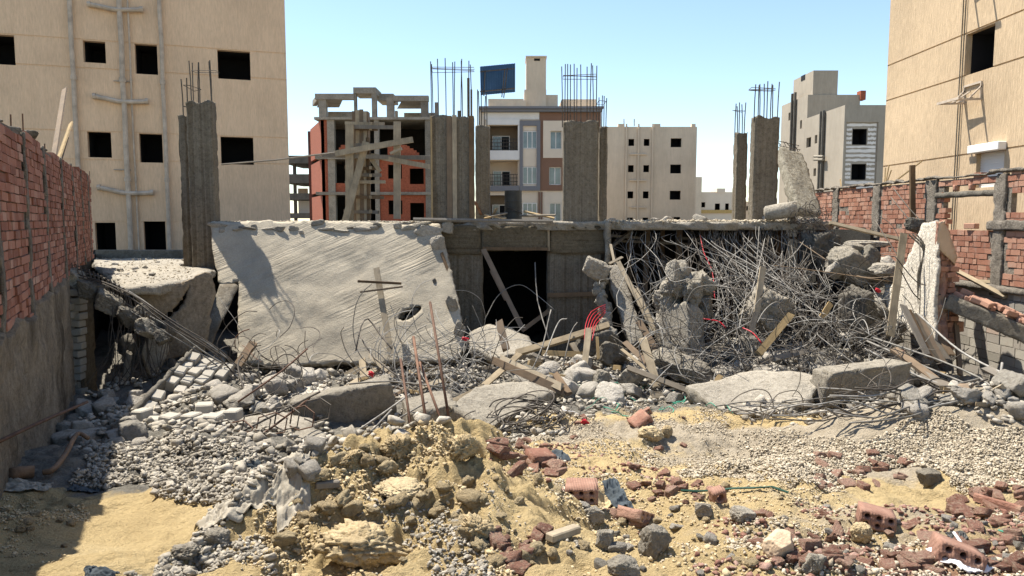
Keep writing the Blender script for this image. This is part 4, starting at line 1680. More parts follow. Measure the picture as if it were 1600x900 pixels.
def right_wall():
    X = 8.5
    ya, yb = 9.5, 21.2
    O = Vector((X, yb, 0))
    ud = Vector((0, -1, 0))
    nrm = Vector((-1, 0, 0))
    L = yb - ya
    f = uv_on(O, ud)
    t = thing('boundary_wall', 'sunlit red brick wall with a broken window opening and cement piers', 'wall', (X, (ya + yb) / 2, G(X - .3, 15) - .3))
    zt = f(1440, 283)[1]
    ztop = lambda u: zt + .02 * float(vnoise(np.array([u * 2.1, 3, 0]), 8))
    zred = f(1500, 437)[1]
    op = (f(1478, 330)[0], f(1553, 330)[0], f(1515, 360)[1], f(1515, 306)[1])
    gap = (f(1468, 300)[0], f(1556, 300)[0], f(1515, 299)[1], f(1515, 289)[1])
    br = (f(1576, 310)[0], f(1600, 310)[0], f(1590, 332)[1], f(1590, 300)[1])
    piers = [(f(a, 330)[0], f(b, 330)[0]) for a, b in ((1302, 1310), (1364, 1375), (1447, 1463), (1554, 1572), (1640, 1660))]
    rng = np.random.default_rng(5)

    def inop(u, z, pad=0.):
        n1 = .09 * float(vnoise(np.array([u * 4, z * 5, 1.]), 3))
        return (op[0] - .05 + n1 < u < op[1] + .02 + n1 * .6 and op[2] + abs(n1) * .5 < z < gap[3]) or (br[0] + n1 < u < br[1] + .5 and br[2] + n1 < z < br[3] - .05)

    def skip(u, z):
        if z > ztop(u) or z < zred:
            return True
        if inop(u, z):
            return True
        if gap[0] < u < gap[1] and gap[2] < z < gap[3]:
            return True
        return any(a - .02 < u < b + .02 for a, b in piers)
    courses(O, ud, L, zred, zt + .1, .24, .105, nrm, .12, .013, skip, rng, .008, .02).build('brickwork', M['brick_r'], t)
    courses(O, ud, L, G(X - .3, 15) - .4, zred - .13, .36, .16, nrm, .14, .012, lambda u, z: z > zred - .08, rng, .006, .0).build('blockwork', M['block'], t)
    # backing panels around the opening
    mb = MB()
    xs = [0, op[0] - .12, op[1] + .1, br[0] + .05, L]
    b0, b1 = X + .014, X + .11
    zb = G(X - .3, 15) - .5
    mb.box(b0, b1, yb - xs[1], yb, zb, zt - .03)
    mb.box(b0, b1, yb - xs[2], yb - xs[1], zb, op[2] - .02)
    mb.box(b0, b1, yb - xs[2], yb - xs[1], gap[3] + .0, zt - .03)
    mb.box(b0, b1, yb - xs[3], yb - xs[2], zb, zt - .03)
    mb.box(b0, b1, yb - xs[4], yb - xs[3], zb, br[2] - .03)
    mb.box(b0, b1, yb - xs[4], yb - xs[3], br[3], zt - .03)
    mb.build('mortar_core', M['mortar'], t)
    k = 0
    for a, b in piers:
        k += 1
        u = (a + b) / 2
        roughbox('cement_pier', (X, yb - u, (zred + zt) / 2 - .1), V(0, (b - a) / 2, 0), V(.03, 0, 0), V(0, 0, (zt - zred) / 2 + .1), M['mortar'], t, .035, .014, .04, seed=70 + k)
    u0, u1 = gap[0] - .1, gap[1] + .1
    z = f(1515, 303)[1]
    roughbox('lintel', (X + .03, yb - (u0 + u1) / 2, z), V(0, (u1 - u0) / 2, 0), V(.06, 0, 0), V(0, 0, .055), M['conc_dark'], t, .05, .012, .02, seed=81)
    for px in (1493, 1517):
        roughbox('lintel_block', (X + .02, yb - f(px, 294)[0], (gap[2] + gap[3]) / 2 + .02), V(0, .035, 0), V(.05, 0, 0), V(0, 0, .06), M['brick_r'], t, .04, .004, .01, seed=83)
    zc = f(1560, 352)[1]
    roughbox('cement_band', (X - .005, yb - (f(1545, 350)[0] + f(1620, 350)[0]) / 2, zc), V(0, (f(1620, 350)[0] - f(1545, 350)[0]) / 2, 0), V(.06, 0, 0), V(0, 0, .085), M['mortar'], t, .035, .012, .04, seed=84)
    roughbox('ground_beam', (X - .01, (ya + yb) / 2, zred - .065), V(0, L / 2, 0), V(.07, 0, 0), V(0, 0, .06), M['mortar'], t, .07, .02, .02, seed=85)
    # cement coping, ragged
    nu = 200
    S = np.linspace(0, L, nu)
    ring = 8
    vv = []
    for s in S:
        n1 = fbm(np.array([s * 5, 0, 0.]), 4, 3)
        r = .028 + .012 * n1
        for q in range(ring):
            a = 2 * pi * q / ring
            rr = r * (1 + .35 * float(vnoise(np.array([s * 14, q * 1.7, 0]), 2)))
            vv.append((X + .02 + cos(a) * rr * 2.4, yb - s, zt + .03 + .02 * n1 + sin(a) * rr))
    i = np.arange((nu - 1) * ring).reshape(nu - 1, ring)
    j = np.roll(i, -1, 1)
    fcs = np.stack([i.ravel(), j.ravel(), (j + ring).ravel(), (i + ring).ravel()], 1)
    npobj('coping', np.array(vv), fcs, M['mortar'], t)
    # a loose brick on the sill and the post behind
    mb = MB()
    q = PP(1516, 357, O, nrm)
    mb.obox(q + V(.02, 0, .045), V(.06, .02, 0), V(-.03, .12, 0), V(0, 0, .05))
    tag(mb.build('brick', M['brick_r'], None, bevel=.01), 'whole brick lying on the sill of the broken window opening', 'brick')
    mb = MB()
    mb.beam(P(1426, 352, 15.4), P(1425.5, 258, 15.4), .10, .06, (0, -1, 0))
    tag(mb.build('wooden_post', M['wood_b'], None), 'upright dark wooden post standing in front of the right brick wall', 'post')
    for k, (x0, y0, x1, y1, lab) in enumerate(((1382, 292, 1389, 258, 'straw coloured splinter sticking up over the right wall coping'), (1384, 290, 1440, 252, 'thin straw coloured lath leaning over the right wall coping'), (1315, 296, 1313, 280, 'short pale splinter on the far end of the right wall coping'))):
        mb = MB()
        a, b = PP(x0, y0 + 4, O + V(.12, 0, 0), nrm), PP(x1, y1, O + V(.2, 0, 0), nrm)
        mb.beam(a, b, .03, .02)
        if k == 0:
            mb.beam(a, b + V(0, .15, -.05), .03, .012)
            mb.beam(a, b + V(0, -.12, -.12), .03, .012)
        tag(mb.build('wood_splinter', M['wood_y'], None), lab, 'wood splinter')


right_wall()
# ---------------------------------------------------------------- the demolished building
def _instances(r, pts, sizes, d, flat, rough):
    n, nv = len(pts), len(d)
    q = r.normal(size=(n, 4))
    q /= np.linalg.norm(q, axis=1)[:, None]
    w, x, y, z = q.T
    R = np.stack([np.stack([1 - 2 * (y * y + z * z), 2 * (x * y - z * w), 2 * (x * z + y * w)], -1),
                  np.stack([2 * (x * y + z * w), 1 - 2 * (x * x + z * z), 2 * (y * z - x * w)], -1),
                  np.stack([2 * (x * z - y * w), 2 * (y * z + x * w), 1 - 2 * (x * x + y * y)], -1)], 1)
    s = r.uniform(.4, 1.1, (n, 3)) * sizes[:, None] / 2
    v = d[None] * (1 + r.uniform(-rough, rough, (n, nv, 1))) * s[:, None, :]
    v = np.einsum('nij,nkj->nki', R, v)
    v[:, :, 2] *= flat
    return v + pts[:, None, :]


def gravel(name, pts, sizes, mat, label, cat, parent=None, flat=.75, sub=1, seed=1, kind='stuff', rough=.34, bank=False):
    r = np.random.default_rng(seed)
    pts = np.asarray(pts)
    sizes = np.asarray(sizes)
    if bank:
        out_v, out_f, base = [], [], 0
        which = r.integers(0, 7, len(pts))
        for b in range(7):
            k = which == b
            if not k.any():
                continue
            d, f = crisp_shape(70 + b, 6, 0, .05)
            vv = _instances(r, pts[k], sizes[k], d, flat, .06)
            out_v.append(vv.reshape(-1, 3))
            m = int(k.sum())
            out_f.append((f[None] + (np.arange(m) * len(d))[:, None, None]).reshape(-1, 3) + base)
            base += m * len(d)
        o = npobj(name, np.vstack(out_v), np.vstack(out_f), mat, parent)
        if parent is None:
            tag(o, label, cat, None, kind)
        return o
    d, f = ico(sub)
    n = len(pts)
    nv = len(d)
    q = r.normal(size=(n, 4))
    q /= np.linalg.norm(q, axis=1)[:, None]
    w, x, y, z = q.T
    R = np.stack([np.stack([1 - 2 * (y * y + z * z), 2 * (x * y - z * w), 2 * (x * z + y * w)], -1),
                  np.stack([2 * (x * y + z * w), 1 - 2 * (x * x + z * z), 2 * (y * z - x * w)], -1),
                  np.stack([2 * (x * z - y * w), 2 * (y * z + x * w), 1 - 2 * (x * x + y * y)], -1)], 1)
    s = r.uniform(.45, 1.15, (n, 3)) * np.asarray(sizes)[:, None] / 2
    v = d[None] * (1 + r.uniform(-rough, rough, (n, nv, 1))) * s[:, None, :]
    v = np.einsum('nij,nkj->nki', R, v)
    v[:, :, 2] *= flat
    v += np.asarray(pts)[:, None, :]
    fc = (f[None] + (np.arange(n) * nv)[:, None, None]).reshape(-1, 3)
    o = npobj(name, v.reshape(-1, 3), fc, mat, parent)
    if parent is None:
        tag(o, label, cat, None, kind)
    elif kind:
        o['kind'] = kind
    return o


RUIN = thing('ruined_building', 'half demolished concrete building with bare columns standing on its broken floor slab', 'ruined building', (0, 17.2, G(0, 17.2) - .2))
gx = lambda px, Y: P(px, 345, Y).x
ZT = E - .02


def bars_on(colobj, x0, x1, Y, d, ztop, tops, mat='bar_d', r=.011, ties=()):
    """starter bars of one column: tops = (px, py of the tip, 0 front / 1 rear)"""
    for px, py, k in tops:
        y = Y + .06 + (d - .12) * k
        x = P(px, 200, Y).x * (y / Y if k else 1)
        zt = P(px, py, y).z
        lean = U(-.03, .03)
        mb = MB()
        mb.tube([V(x, y, ztop - .12), V(x + lean * .3, y + U(-.01, .01), (ztop + zt) / 2), V(x + lean, y + U(-.02, .02), zt)], r, 6)
        mb.build('starter_bar', M[mat], colobj)
    for py in ties:
        z = P((x0 + x1) / 2, py, Y).z
        a, b = P(x0, py, Y).x + .01, P(x1, py, Y).x - .01
        mb = MB()
        zz = [U(-.03, .03) for _ in range(4)]
        mb.tube([V(a, Y + .05, z + zz[0]), V(b, Y + .04, z + zz[1]), V(b, Y + d - .05, z + zz[2]), V(a, Y + d - .05, z + zz[3]), V(a, Y + .05, z + zz[0])], r * .6, 5)
        mb.build('stirrup', M[mat], colobj)


def column(x0, x1, ytop, zbot, Y, d, tops=(), ties=(), mat='col', seed=1, rough=.05, name='column', r=.012):
    xa, xb = gx(x0, Y), gx(x1, Y)
    zt = P((x0 + x1) / 2, ytop, Y).z
    c = ((xa + xb) / 2, Y + d / 2, (zbot + zt) / 2)
    o = roughbox(name, c, ((xb - xa) / 2, 0, 0), (0, d / 2, 0), (0, 0, (zt - zbot) / 2), M[mat], RUIN, .05, .005, .022, rough, seed)
    bars_on(o, x0, x1, Y, d, zt, tops, r=r, ties=ties)
    return o


C1 = column(297, 337, 159, E - 1.2, 17.15, .28, ((294 + 5, 95, 0), (304, 98, 1), (310, 97, 0), (314, 98, 1), (331, 94, 0), (332, 96, 1)), (109,), seed=3)
column(284, 297, 180, E - 1.2, 17.7, .7, ((285.5, 124, 0), (294, 122, 1)), (134, 165), seed=4, r=.014)
C2 = column(673.5, 741, 182, ZT - .05, 17.1, .32, ((674, 96, 0), (677, 100, 1), (685, 92, 0), (697, 91, 0), (708, 97, 0), (710, 96, 1), (720, 92, 0), (723, 95, 1), (732, 95, 0), (737, 101, 0)), (104, 109), seed=5)
for a, b, m, top, pr in ((674, 676.5, 'wood_y', 182, .045), (699, 707, 'wood_b', 181, .03), (707.6, 714.5, 'wood', 180, .028), (733.5, 741, 'wood_b', 181, .03), (681, 686, 'wood_g', 160, -.05), (731, 735, 'wood_b', 122, -.2), (736, 739, 'wood_b', 140, -.24), (716, 722, 'wood_g', 173, -.1)):
    Yb = 17.1 - pr
    mb = MB()
    zt = P((a + b) / 2, top, Yb).z
    mb.box(gx(a, Yb), gx(b, Yb), Yb - .022, Yb, ZT if pr > 0 else zt - 1.0, zt)
    mb.build('formwork_board', M[m], C2)
column(743, 765, 196, ZT - .05, 18.3, .6, ((746, 140, 0), (749, 142, 1), (752, 138, 0), (757, 150, 1), (761, 146, 0)), (), seed=6, r=.013)
column(880, 934, 190, ZT - .05, 17.1, .3, tuple((x, y, k % 2) for k, (x, y) in enumerate(((879, 104), (882.5, 100), (887, 100), (891, 101), (897.5, 100), (901, 106), (908, 101), (917, 104), (922, 99), (927, 102), (932, 103)))), (117, 119), seed=7)
column(935.5, 948, 198, ZT - .05, 17.5, .55, ((936, 152, 0), (940, 149, 1), (944, 150, 0), (946.5, 153, 1)), (157,), seed=8)
column(1148.5, 1165, 206, ZT - .05, 18.2, .3, ((1149.5, 162, 0), (1152.5, 166, 1), (1156, 160, 0), (1160, 163, 1), (1164, 160, 0)), (172,), seed=9, r=.012)
column(1175, 1213.5, 182, ZT - .05, 17.3, .32, tuple((x, y, k % 2) for k, (x, y) in enumerate(((1179, 132), (1184, 133), (1188, 131), (1193, 131), (1199, 127), (1203, 131), (1208, 133), (1214, 128)))), (137, 139), seed=10)

# floor slab, broken along the front
plate('floor_slab', [(-6.85, 17.2, ZT), (-1.6, 17.16, ZT), (-.7, 17.02, ZT), (1.95, 17.0, ZT), (2.1, 16.8, ZT), (4.5, 16.75, ZT), (7.25, 16.85, ZT), (7.7, 18.5, ZT), (7.6, 26, ZT), (-6.5, 26, ZT), (-6.6, 20, ZT)],
      .19, M['conc_pale'], RUIN, .22, .16, .012, up=(0, 0, 1), siderough=.10, seed=12)
# edge beam and walls around the doorway
def blockpart(name, x0, x1, y0, y1, Y, d, mat, seed, cell=.06, amp=.012, chip=.02):
    a, b = P(x0, y0, Y), P(x1, y1, Y)
    return roughbox(name, ((a.x + b.x) / 2, Y + d / 2, (a.z + b.z) / 2), ((b.x - a.x) / 2, 0, 0), (0, d / 2, 0), (0, 0, abs(a.z - b.z) / 2), M[mat], RUIN, cell, amp, chip, 0, seed)


blockpart('lintel_beam', 752, 858.5, 353, 392, 16.99, .38, 'col_h', 21)
for a, b, s in ((753, 770, 22), (770, 822, 23), (822, 858, 24)):
    pass
blockpart('wall_pier', 682, 755, 352, 575, 17.05, .32, 'col', 25)
blockpart('wall_pier', 855.5, 938, 352, 575, 17.06, .32, 'col', 26)
blockpart('upper_beam', 686, 752, 352, 398, 17.0, .06, 'col_h', 27)
blockpart('upper_beam', 858.7, 946, 352, 397, 17.0, .06, 'col_h', 28)
mb = MB()
mb.beam(P(855, 461, 16.98), P(931, 459, 16.98), .035, .10, (0, 0, 1))
mb.build('batten', M['wood_b'], RUIN)
mb = MB()
mb.beam(P(754, 388, 16.96), P(857, 389, 16.96), .03, .07, (0, 0, 1))
mb.build('batten', M['wood_b'], RUIN)
mb = MB()
mb.beam(P(857, 353, 16.97), P(857.5, 392, 16.97), .05, .03, (0, -1, 0))
mb.build('batten', M['wood'], RUIN)
# basement shell, walls added to keep light out of the bays
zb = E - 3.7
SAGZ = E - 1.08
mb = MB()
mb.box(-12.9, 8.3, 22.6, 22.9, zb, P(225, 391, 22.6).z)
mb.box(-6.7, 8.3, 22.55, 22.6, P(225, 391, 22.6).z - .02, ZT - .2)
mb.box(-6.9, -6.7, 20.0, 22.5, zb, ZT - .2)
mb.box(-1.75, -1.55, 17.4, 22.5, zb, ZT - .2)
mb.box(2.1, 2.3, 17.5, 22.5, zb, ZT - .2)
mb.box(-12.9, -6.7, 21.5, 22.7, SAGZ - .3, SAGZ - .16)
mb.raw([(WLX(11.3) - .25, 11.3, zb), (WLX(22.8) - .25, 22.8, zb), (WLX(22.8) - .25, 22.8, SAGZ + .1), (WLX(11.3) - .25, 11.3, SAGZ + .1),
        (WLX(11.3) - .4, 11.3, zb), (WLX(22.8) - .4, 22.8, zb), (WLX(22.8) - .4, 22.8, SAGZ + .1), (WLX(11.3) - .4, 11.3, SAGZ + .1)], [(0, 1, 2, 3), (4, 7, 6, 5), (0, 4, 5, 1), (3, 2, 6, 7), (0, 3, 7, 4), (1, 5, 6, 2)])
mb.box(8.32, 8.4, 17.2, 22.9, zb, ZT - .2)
mb.build('basement_shade_wall', M['dark'], RUIN)
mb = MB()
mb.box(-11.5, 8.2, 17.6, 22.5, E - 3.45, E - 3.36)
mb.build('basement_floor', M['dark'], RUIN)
# timber props still standing in the dark bay
for k, (x, Y, w) in enumerate(((983, 18.6, .1), (1012, 18.2, .12), (1036, 19, .1), (1062, 18.4, .14), (1096, 18.8, .1), (1116, 18.1, .1), (1150, 18.6, .1), (1176, 18.0, .16), (1219, 17.9, .18), (1251, 18.5, .12), (1283, 18.3, .2))):
    mb = MB()
    xx = gx(x, Y)
    mb.beam((xx + U(-.12, .12), Y, E - 3.3), (xx, Y, ZT - .2), w, .07, (0, -1, 0))
    mb.build('timber_prop', M['wood_b'], RUIN)
for k, (x0, y0, x1, y1, Y) in enumerate(((952, 368, 1000, 372, 17.2), (960, 376, 1090, 382, 17.8), (1060, 372, 1180, 378, 17.5), (1180, 368, 1290, 375, 17.6), (955, 385, 985, 362, 17.1))):
    mb = MB()
    mb.beam(P(x0, y0, Y), P(x1, y1, Y + .3), .1, .06)
    mb.build('soffit_joist', M['wood_g'], RUIN)
roughbox('hanging_beam_end', P(949, 383, 16.85), (.06, 0, 0), (0, .15, 0), (0, 0, .42), M['conc'], RUIN, .05, .03, .04, .12, 33)

# ---- low left bay: sagged slab, cracked wall
ZS = E - 1.08
H_ = lambda x, y, dz=0.0: PP(x, y, (0, 0, ZS + dz), (0, 0, 1))
SAG = [H_(140, 404), H_(306, 404), H_(332, 419), H_(326, 427), H_(300, 437), H_(250, 447), H_(195, 449), H_(180, 436)]
tag(plate('sagging_slab', SAG, .15, M['conc_pale'], None, .16, .08, .03, up=(0, 0, 1), siderough=.05, seed=14), 'low sagging concrete slab with loose crumbs between brick wall and left column', 'concrete slab')
mb = MB()
mb.box(gx(146, 21.8), gx(312, 21.8), 21.8, 22.0, ZS - .3, P(225, 390.5, 21.8).z)
tag(mb.build('parapet', M['conc_old'], None, bevel=.02), 'low dark cement kerb wall along the rear of the sagging slab', 'low wall')
cw = lambda x, y: PP(x, y, P(214, 458, 12.4), (-.60, 1.0, -.12))
tag(plate('cracked_wall', [cw(*q) for q in ((213, 460), (232, 452), (268, 446), (302, 436), (327, 426), (336, 450), (331, 500), (320, 548), (272, 560), (224, 566), (236, 515), (221, 486))],
          .14, m_concrete('stained_plaster', (.27, .215, .15), .4, .9, .5, 25, stain=(.12, .09, .06)), None, .08, .05, .012, seed=15,
          holes=[[cw(*q) for q in ((234, 519), (252, 498), (270, 487), (286, 468), (296, 444), (298, 446), (288, 470), (272, 490), (254, 501), (236, 521))]]),
    'cracked stained plaster wall panel hanging under the sagging slab', 'wall panel')
tag(plate('leaning_panel', [P(344, 446, 15.4), P(366, 441, 15.4), P(372, 446, 15.4), P(326, 546, 14.0), P(304, 532, 14.1)], .05, M['conc_old'], None, .12, .02, .006, seed=16), 'dark flat board propped between cracked wall and tilted slab', 'panel')

# white block pier beside the dark hole
pier = thing('block_pier', 'ragged upright pier of small whitish blocks beside the dark opening', 'block pier', P(110, 640, 12.0))
rng = np.random.default_rng(4)
for k in range(17):
    for j in range(2):
        x0 = 97 + 15 * j + rng.uniform(-3, 3) + (k % 2) * 2
        y = 648 - 11.8 * k - rng.uniform(0, 3)
        if j == 0 and k in (15, 16):
            continue
        mbk = MB()
        c = P(x0 + 8, y, 12.0 + rng.uniform(-.06, .06) + .1 * j)
        a = rng.uniform(-.2, .2)
        mbk.obox(c, V(.092, .09 * a, rng.uniform(-.012, .012)), V(-.08 * a, .1, 0), V(0, 0, .054))
        mbk.build('block', M['block'], pier, bevel=.012)
roughbox('mortar_core', P(113, 556, 12.2), (.14, 0, 0), (0, .1, 0), (0, 0, 1.02), M['mortar'], pier, .05, .015, .04, .1, 17)
roughbox('plastered_jamb', P(133, 560, 12.35), (.075, 0, 0), (0, .2, 0), (0, 0, 1.1), m_concrete('brown_plaster', (.19, .145, .09), .4, .8, .6, 25), pier, .05, .012, .03, .08, 18)

# broken beam with its cage
BB = thing('broken_beam', 'broken concrete beam with bare rebar cage drooping from the left brick wall', 'broken beam', P(190, 560, 11.8))
for k, (x, y, Y, s) in enumerate(((120, 432, 12.1, (.45, .45, .3)), (143, 448, 11.9, (.46, .4, .32)), (170, 468, 11.8, (.46, .4, .32)), (198, 490, 11.7, (.42, .35, .28)), (228, 510, 11.6, (.36, .35, .26)), (252, 524, 11.6, (.26, .25, .22)), (222, 486, 12.0, (.32, .3, .26)))):
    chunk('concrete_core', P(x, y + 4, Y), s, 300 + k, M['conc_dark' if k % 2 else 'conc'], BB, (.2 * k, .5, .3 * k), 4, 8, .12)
cage = [(108, 416, 12.2), (150, 430, 12.0), (200, 457, 11.8), (262, 498, 11.7), (330, 545, 11.9), (408, 602, 12.2)]
for off in ((0, 0, 0), (4, 16, -.2), (-6, 30, -.1), (10, 6, .15), (0, 22, .2), (14, 12, -.22)):
    mb = MB()
    e = U(-25, 25)
    pts = [P(x + off[0] + U(-3, 3) + (e if i == 5 else 0), y + off[1] * (1 - .12 * i) + U(-3, 3), Y + off[2]) for i, (x, y, Y) in enumerate(cage)]
    mb.tube(smoothpts(pts, 5), .011, 6)
    mb.build('long_bar', M['bar' if off[1] % 4 else 'bar_d'], BB)
for k in range(15):
    q = k / 14
    x, y, Y = 112 + 95 * q, 411 + 48 * q * (.6 + .4 * q), 12.2 - .4 * q
    mb = MB()
    a = [P(x, y, Y - .1), P(x + 7, y + 27, Y - .15), P(x - 1, y + 29, Y + .12), P(x - 7, y + 2, Y + .15)]
    a.append(a[0])
    mb.tube(a, .008, 5)
    mb.build('stirrup', M['bar_d'], BB)
for k in range(30):                          # wires trailing from it
    x, y = 185 + U(-15, 90), 500 + U(-30, 10)
    Y = 11.7
    d = U(-40, 30)
    pts = [P(x, y, Y), P(x + d * .2 + U(-8, 8), y + 40, Y - .1), P(x + d * .7, y + U(70, 95), Y - .15), P(x + d * 1.6, y + U(100, 128), Y - .2)]
    mb = MB()
    mb.tube(smoothpts(pts, 4), .006, 5)
    mb.build('trailing_wire', M['bar_d'], BB)
chunk('hanging_plaster', P(242, 552, 12.2), (.4, .2, .75), 320, M['conc_pale'], BB, (0, .3, .4), 4, 8, .08)
chunk('hanging_plaster', P(199, 575, 12.0), (.10, .1, .6), 321, M['conc_pale'], BB, (0, .15, .2), 4, 8, .08)
for k in range(8):
    chunk('hanging_lump', P(215 + U(-15, 60), 540 + U(-30, 45), 12.3), (U(.15, .4), .3, U(.25, .6)), 330 + k, M['conc_dark'], BB, (U(0, 3), U(0, 3), 0), 3, 8, .12)

# ---- the big tilted slab
SL0, SLN = Vector((0, 16.95, E)), Vector((0, 1, -.7))
S = lambda x, y: PP(x, y, SL0, SLN)
slab_px = [(330, 347), (450, 346), (560, 347), (688, 350), (695, 372), (703, 420), (712, 455), (722, 500), (729, 545), (716, 563), (560, 566), (450, 573), (374, 562), (373.5, 437), (352, 444), (341, 441), (334, 400)]
TS = thing('tilted_slab', 'large pale tilted concrete slab with broom ribs and a small punched hole', 'concrete slab', S(550, 566))
plate('slab_body', [S(*q) for q in slab_px], .16, M['slab'], TS, .075, .05, .022, 1.8, siderough=.05, seed=18, two=M['conc'],
      holes=[[S(*q) for q in h] for h in (((622, 496), (630, 489), (641, 483), (658, 479), (655, 487), (646, 494), (634, 500), (626, 500)),)])
for k, (x, y, s) in enumerate(((625, 492, .2), (648, 487, .22), (638, 494, .16), (448, 410, .2), (680, 439, .2))):
    chunk('hole_rubble', S(x, y) + V(0, .1 if k < 3 else .0, -.03), (s, .12 if k < 3 else .07, s * (.7 if k < 3 else .5)), 350 + k, M['conc_dark'], TS, (U(0, 3), U(0, 3), 0), 3, 8, .15)
for k in range(20):                          # crust flaking off along its upper edge
    x = 335 + 17.5 * k + U(-8, 8)
    c = S(x, 351 + U(-3, 13))
    chunk('flaked_crust', c + V(0, -.02, 0), (U(.12, .5), .07, U(.05, .17)), 370 + k, M['conc_pale' if k % 3 else 'conc'], TS, (U(-.3, .3), U(-.2, .2), U(-.2, .2)), 3, 7, .1)
for k, (x, y, w, h) in enumerate(((670, 362, .7, .3), (686, 385, .35, .5), (700, 355, .3, .3), (708, 480, .25, .6), (718, 520, .25, .6))):
    chunk('broken_edge', S(x, y) + V(0, -.03, 0), (w, .12, h), 395 + k, M['conc_pale'], TS, (U(-.2, .2), U(-.3, .3), U(-.2, .2)), 4, 7, .1)

# stake with two laths in front of the slab
st = thing('wooden_stake', 'pale upright stake with two thin laths nailed across it before tilted slab', 'wooden stake', P(609, 540, 14.6))
mb = MB()
mb.beam(P(611, 556, 14.7), P(588, 419, 15.6), .12, .05, (0, -1, .2))
mb.build('post', M['wood'], st)
mb = MB()
mb.beam(P(559, 439.5, 15.35), P(627, 443, 15.3), .05, .035, (0, -1, 0))
mb.build('lath', M['wood_b'], st)
mb = MB()
mb.beam(P(563, 456.5, 15.3), P(629, 448, 15.2), .035, .03, (0, -1, 0))
mb.build('lath', M['wood_b'], st)

# ---- formwork column on the slab
FW = thing('column_formwork', 'wooden column formwork clamped and propped by sloping braces on the slab', 'column formwork', (gx(565, 19), 19, ZT))
Y = 19.0
def pl(name, x0, y0, Y0, x1, y1, Y1, w, t, m, parent, up=(0, -1, 0), label=None):
    mb = MB()
    mb.beam(P(x0, y0, Y0), P(x1, y1, Y1), w, t, up)
    return mb.build(name, M[m], parent, label=label)


for k, (a, b, top) in enumerate(((557, 563, 172), (563.3, 569, 171), (569.3, 574, 174), (573.5, 579, 215))):
    pl('side_board', (a + b) / 2, 344, Y, (a + b) / 2 - 1.5, top, Y, (b - a) / 1155 * Y, .04, 'wood_b' if k % 2 else 'wood', FW)
pl('inner_board', 566, 344, Y + .3, 564, 175, Y + .3, .4, .3, 'wood_b', FW)
for k, y in enumerate((193, 201, 227, 246, 262, 274, 285, 308, 330)):
    for yy in (-.06, .62):
        pl('clamp', 541 + U(-4, 6), y + U(-1, 1), Y + yy, 595 + U(-6, 8), y + U(-2, 2), Y + yy, .05, .08, ('wood', 'wood_b', 'wood_g')[k % 3], FW, (0, 0, 1))
    mb = MB()
    mb.beam(P(579, y, Y - .15), P(579, y, Y + .8), .07, .08)
    mb.build('clamp', M['wood'], FW)
pl('prop', 546.5, 344, 18.7, 546.5, 194, 18.7, .2, .1, 'wood', FW)
pl('prop', 620.5, 342, 18.8, 620.5, 190, 18.8, .17, .1, 'wood', FW)
pl('brace', 540, 345, 18.5, 572, 222, 18.8, .17, .07, 'wood', FW)
pl('brace', 524, 240, 18.6, 645, 218, 18.6, .08, .14, 'wood', FW, (0, 0, 1))
pl('brace', 580, 243, 18.9, 674, 261, 18.4, .06, .12, 'wood', FW, (0, 0, 1))
pl('brace', 503, 243, 18.75, 674, 247, 18.75, .06, .10, 'wood_g', FW, (0, 0, 1))
pl('brace', 579, 247, 18.9, 594, 268, 18.9, .1, .06, 'wood', FW)
pl('brace', 540, 198, 18.75, 618, 199, 18.8, .05, .09, 'wood_g', FW, (0, 0, 1))
pl('brace', 610, 240, 18.5, 628, 232, 18.5, .14, .06, 'wood', FW, (0, 0, 1))
mb = MB()
mb.tube([P(346, 257, 18.4), P(430, 250, 18.5), P(526, 238, 18.6)], .022, 5)
tag(mb.build('long_lath', M['wood_g'], None), 'long thin lath jutting left from the wooden column formwork', 'lath')

# ---- things standing on the slab
B = thing('drum', 'dark dented drum standing on the slab between two columns', 'drum', (gx(802, 18.6), 18.6, ZT))
mb = MB()
r0 = 13.6 / F * 18.6
zt = P(802, 298, 18.6).z
n = 28
rings = []
H = zt - ZT
prof = [(0, .97), (.02, 1), (.3, .99), (.32, 1.03), (.35, .99), (.62, .985), (.65, 1.025), (.68, .985), (.97, .98), (1, 1.0), (1, .93), (.9, .92)]
vs, fs = [], []
for h, q in prof:
    vs += [V(gx(802, 18.6) + cos(2 * pi * k / n) * r0 * q * (1 + .02 * sin(5 * k)), 18.6 + sin(2 * pi * k / n) * r0 * q, ZT + H * h) for k in range(n)]
for i in range(len(prof) - 1):
    fs += [(i * n + k, i * n + (k + 1) % n, (i + 1) * n + (k + 1) % n, (i + 1) * n + k) for k in range(n)]
fs.append(tuple((len(prof) - 1) * n + k for k in range(n)))
mb.raw(vs, fs)
mb.build('body', M['barrel'], B, smooth=False)
mb = MB()
mb.tube([P(788, 322, 18.35), P(802, 327, 18.3), P(816, 334, 18.35)], .012, 5)
mb.build('handle', M['bar_d'], B)
scr = ((768, 338, 792, 333, 'short grey scrap board'), (757, 341, 781, 336, 'yellowish scrap board'), (771, 336, 776, 325, 'upright scrap stick'), (752, 335, 742, 315, 'slanted rusty scrap stick'),
       (812, 337, 868, 336, 'long flat scrap board'), (818, 330, 866, 341, 'sloping scrap lath'), (758, 336, 790, 341, 'crossed scrap lath'))
for k, (x0, y0, x1, y1, lab) in enumerate(scr):
    mb = MB()
    mb.beam(P(x0, y0, 18 + .1 * (k % 4)), P(x1, y1, 17.8 + .1 * (k % 3)), .07, .03, (0, -.4, 1))
    tag(mb.build('scrap_board', M[('wood_g', 'wood_y', 'wood', 'rust')[k % 4]], None), lab + ' on the slab near the dark drum', 'scrap wood', 'scrap wood on the slab')
mb = MB()
mb.tube([P(646, 342.5, 16.8), P(750, 344.5, 16.78), P(864, 345.5, 16.8)], .045, 6)
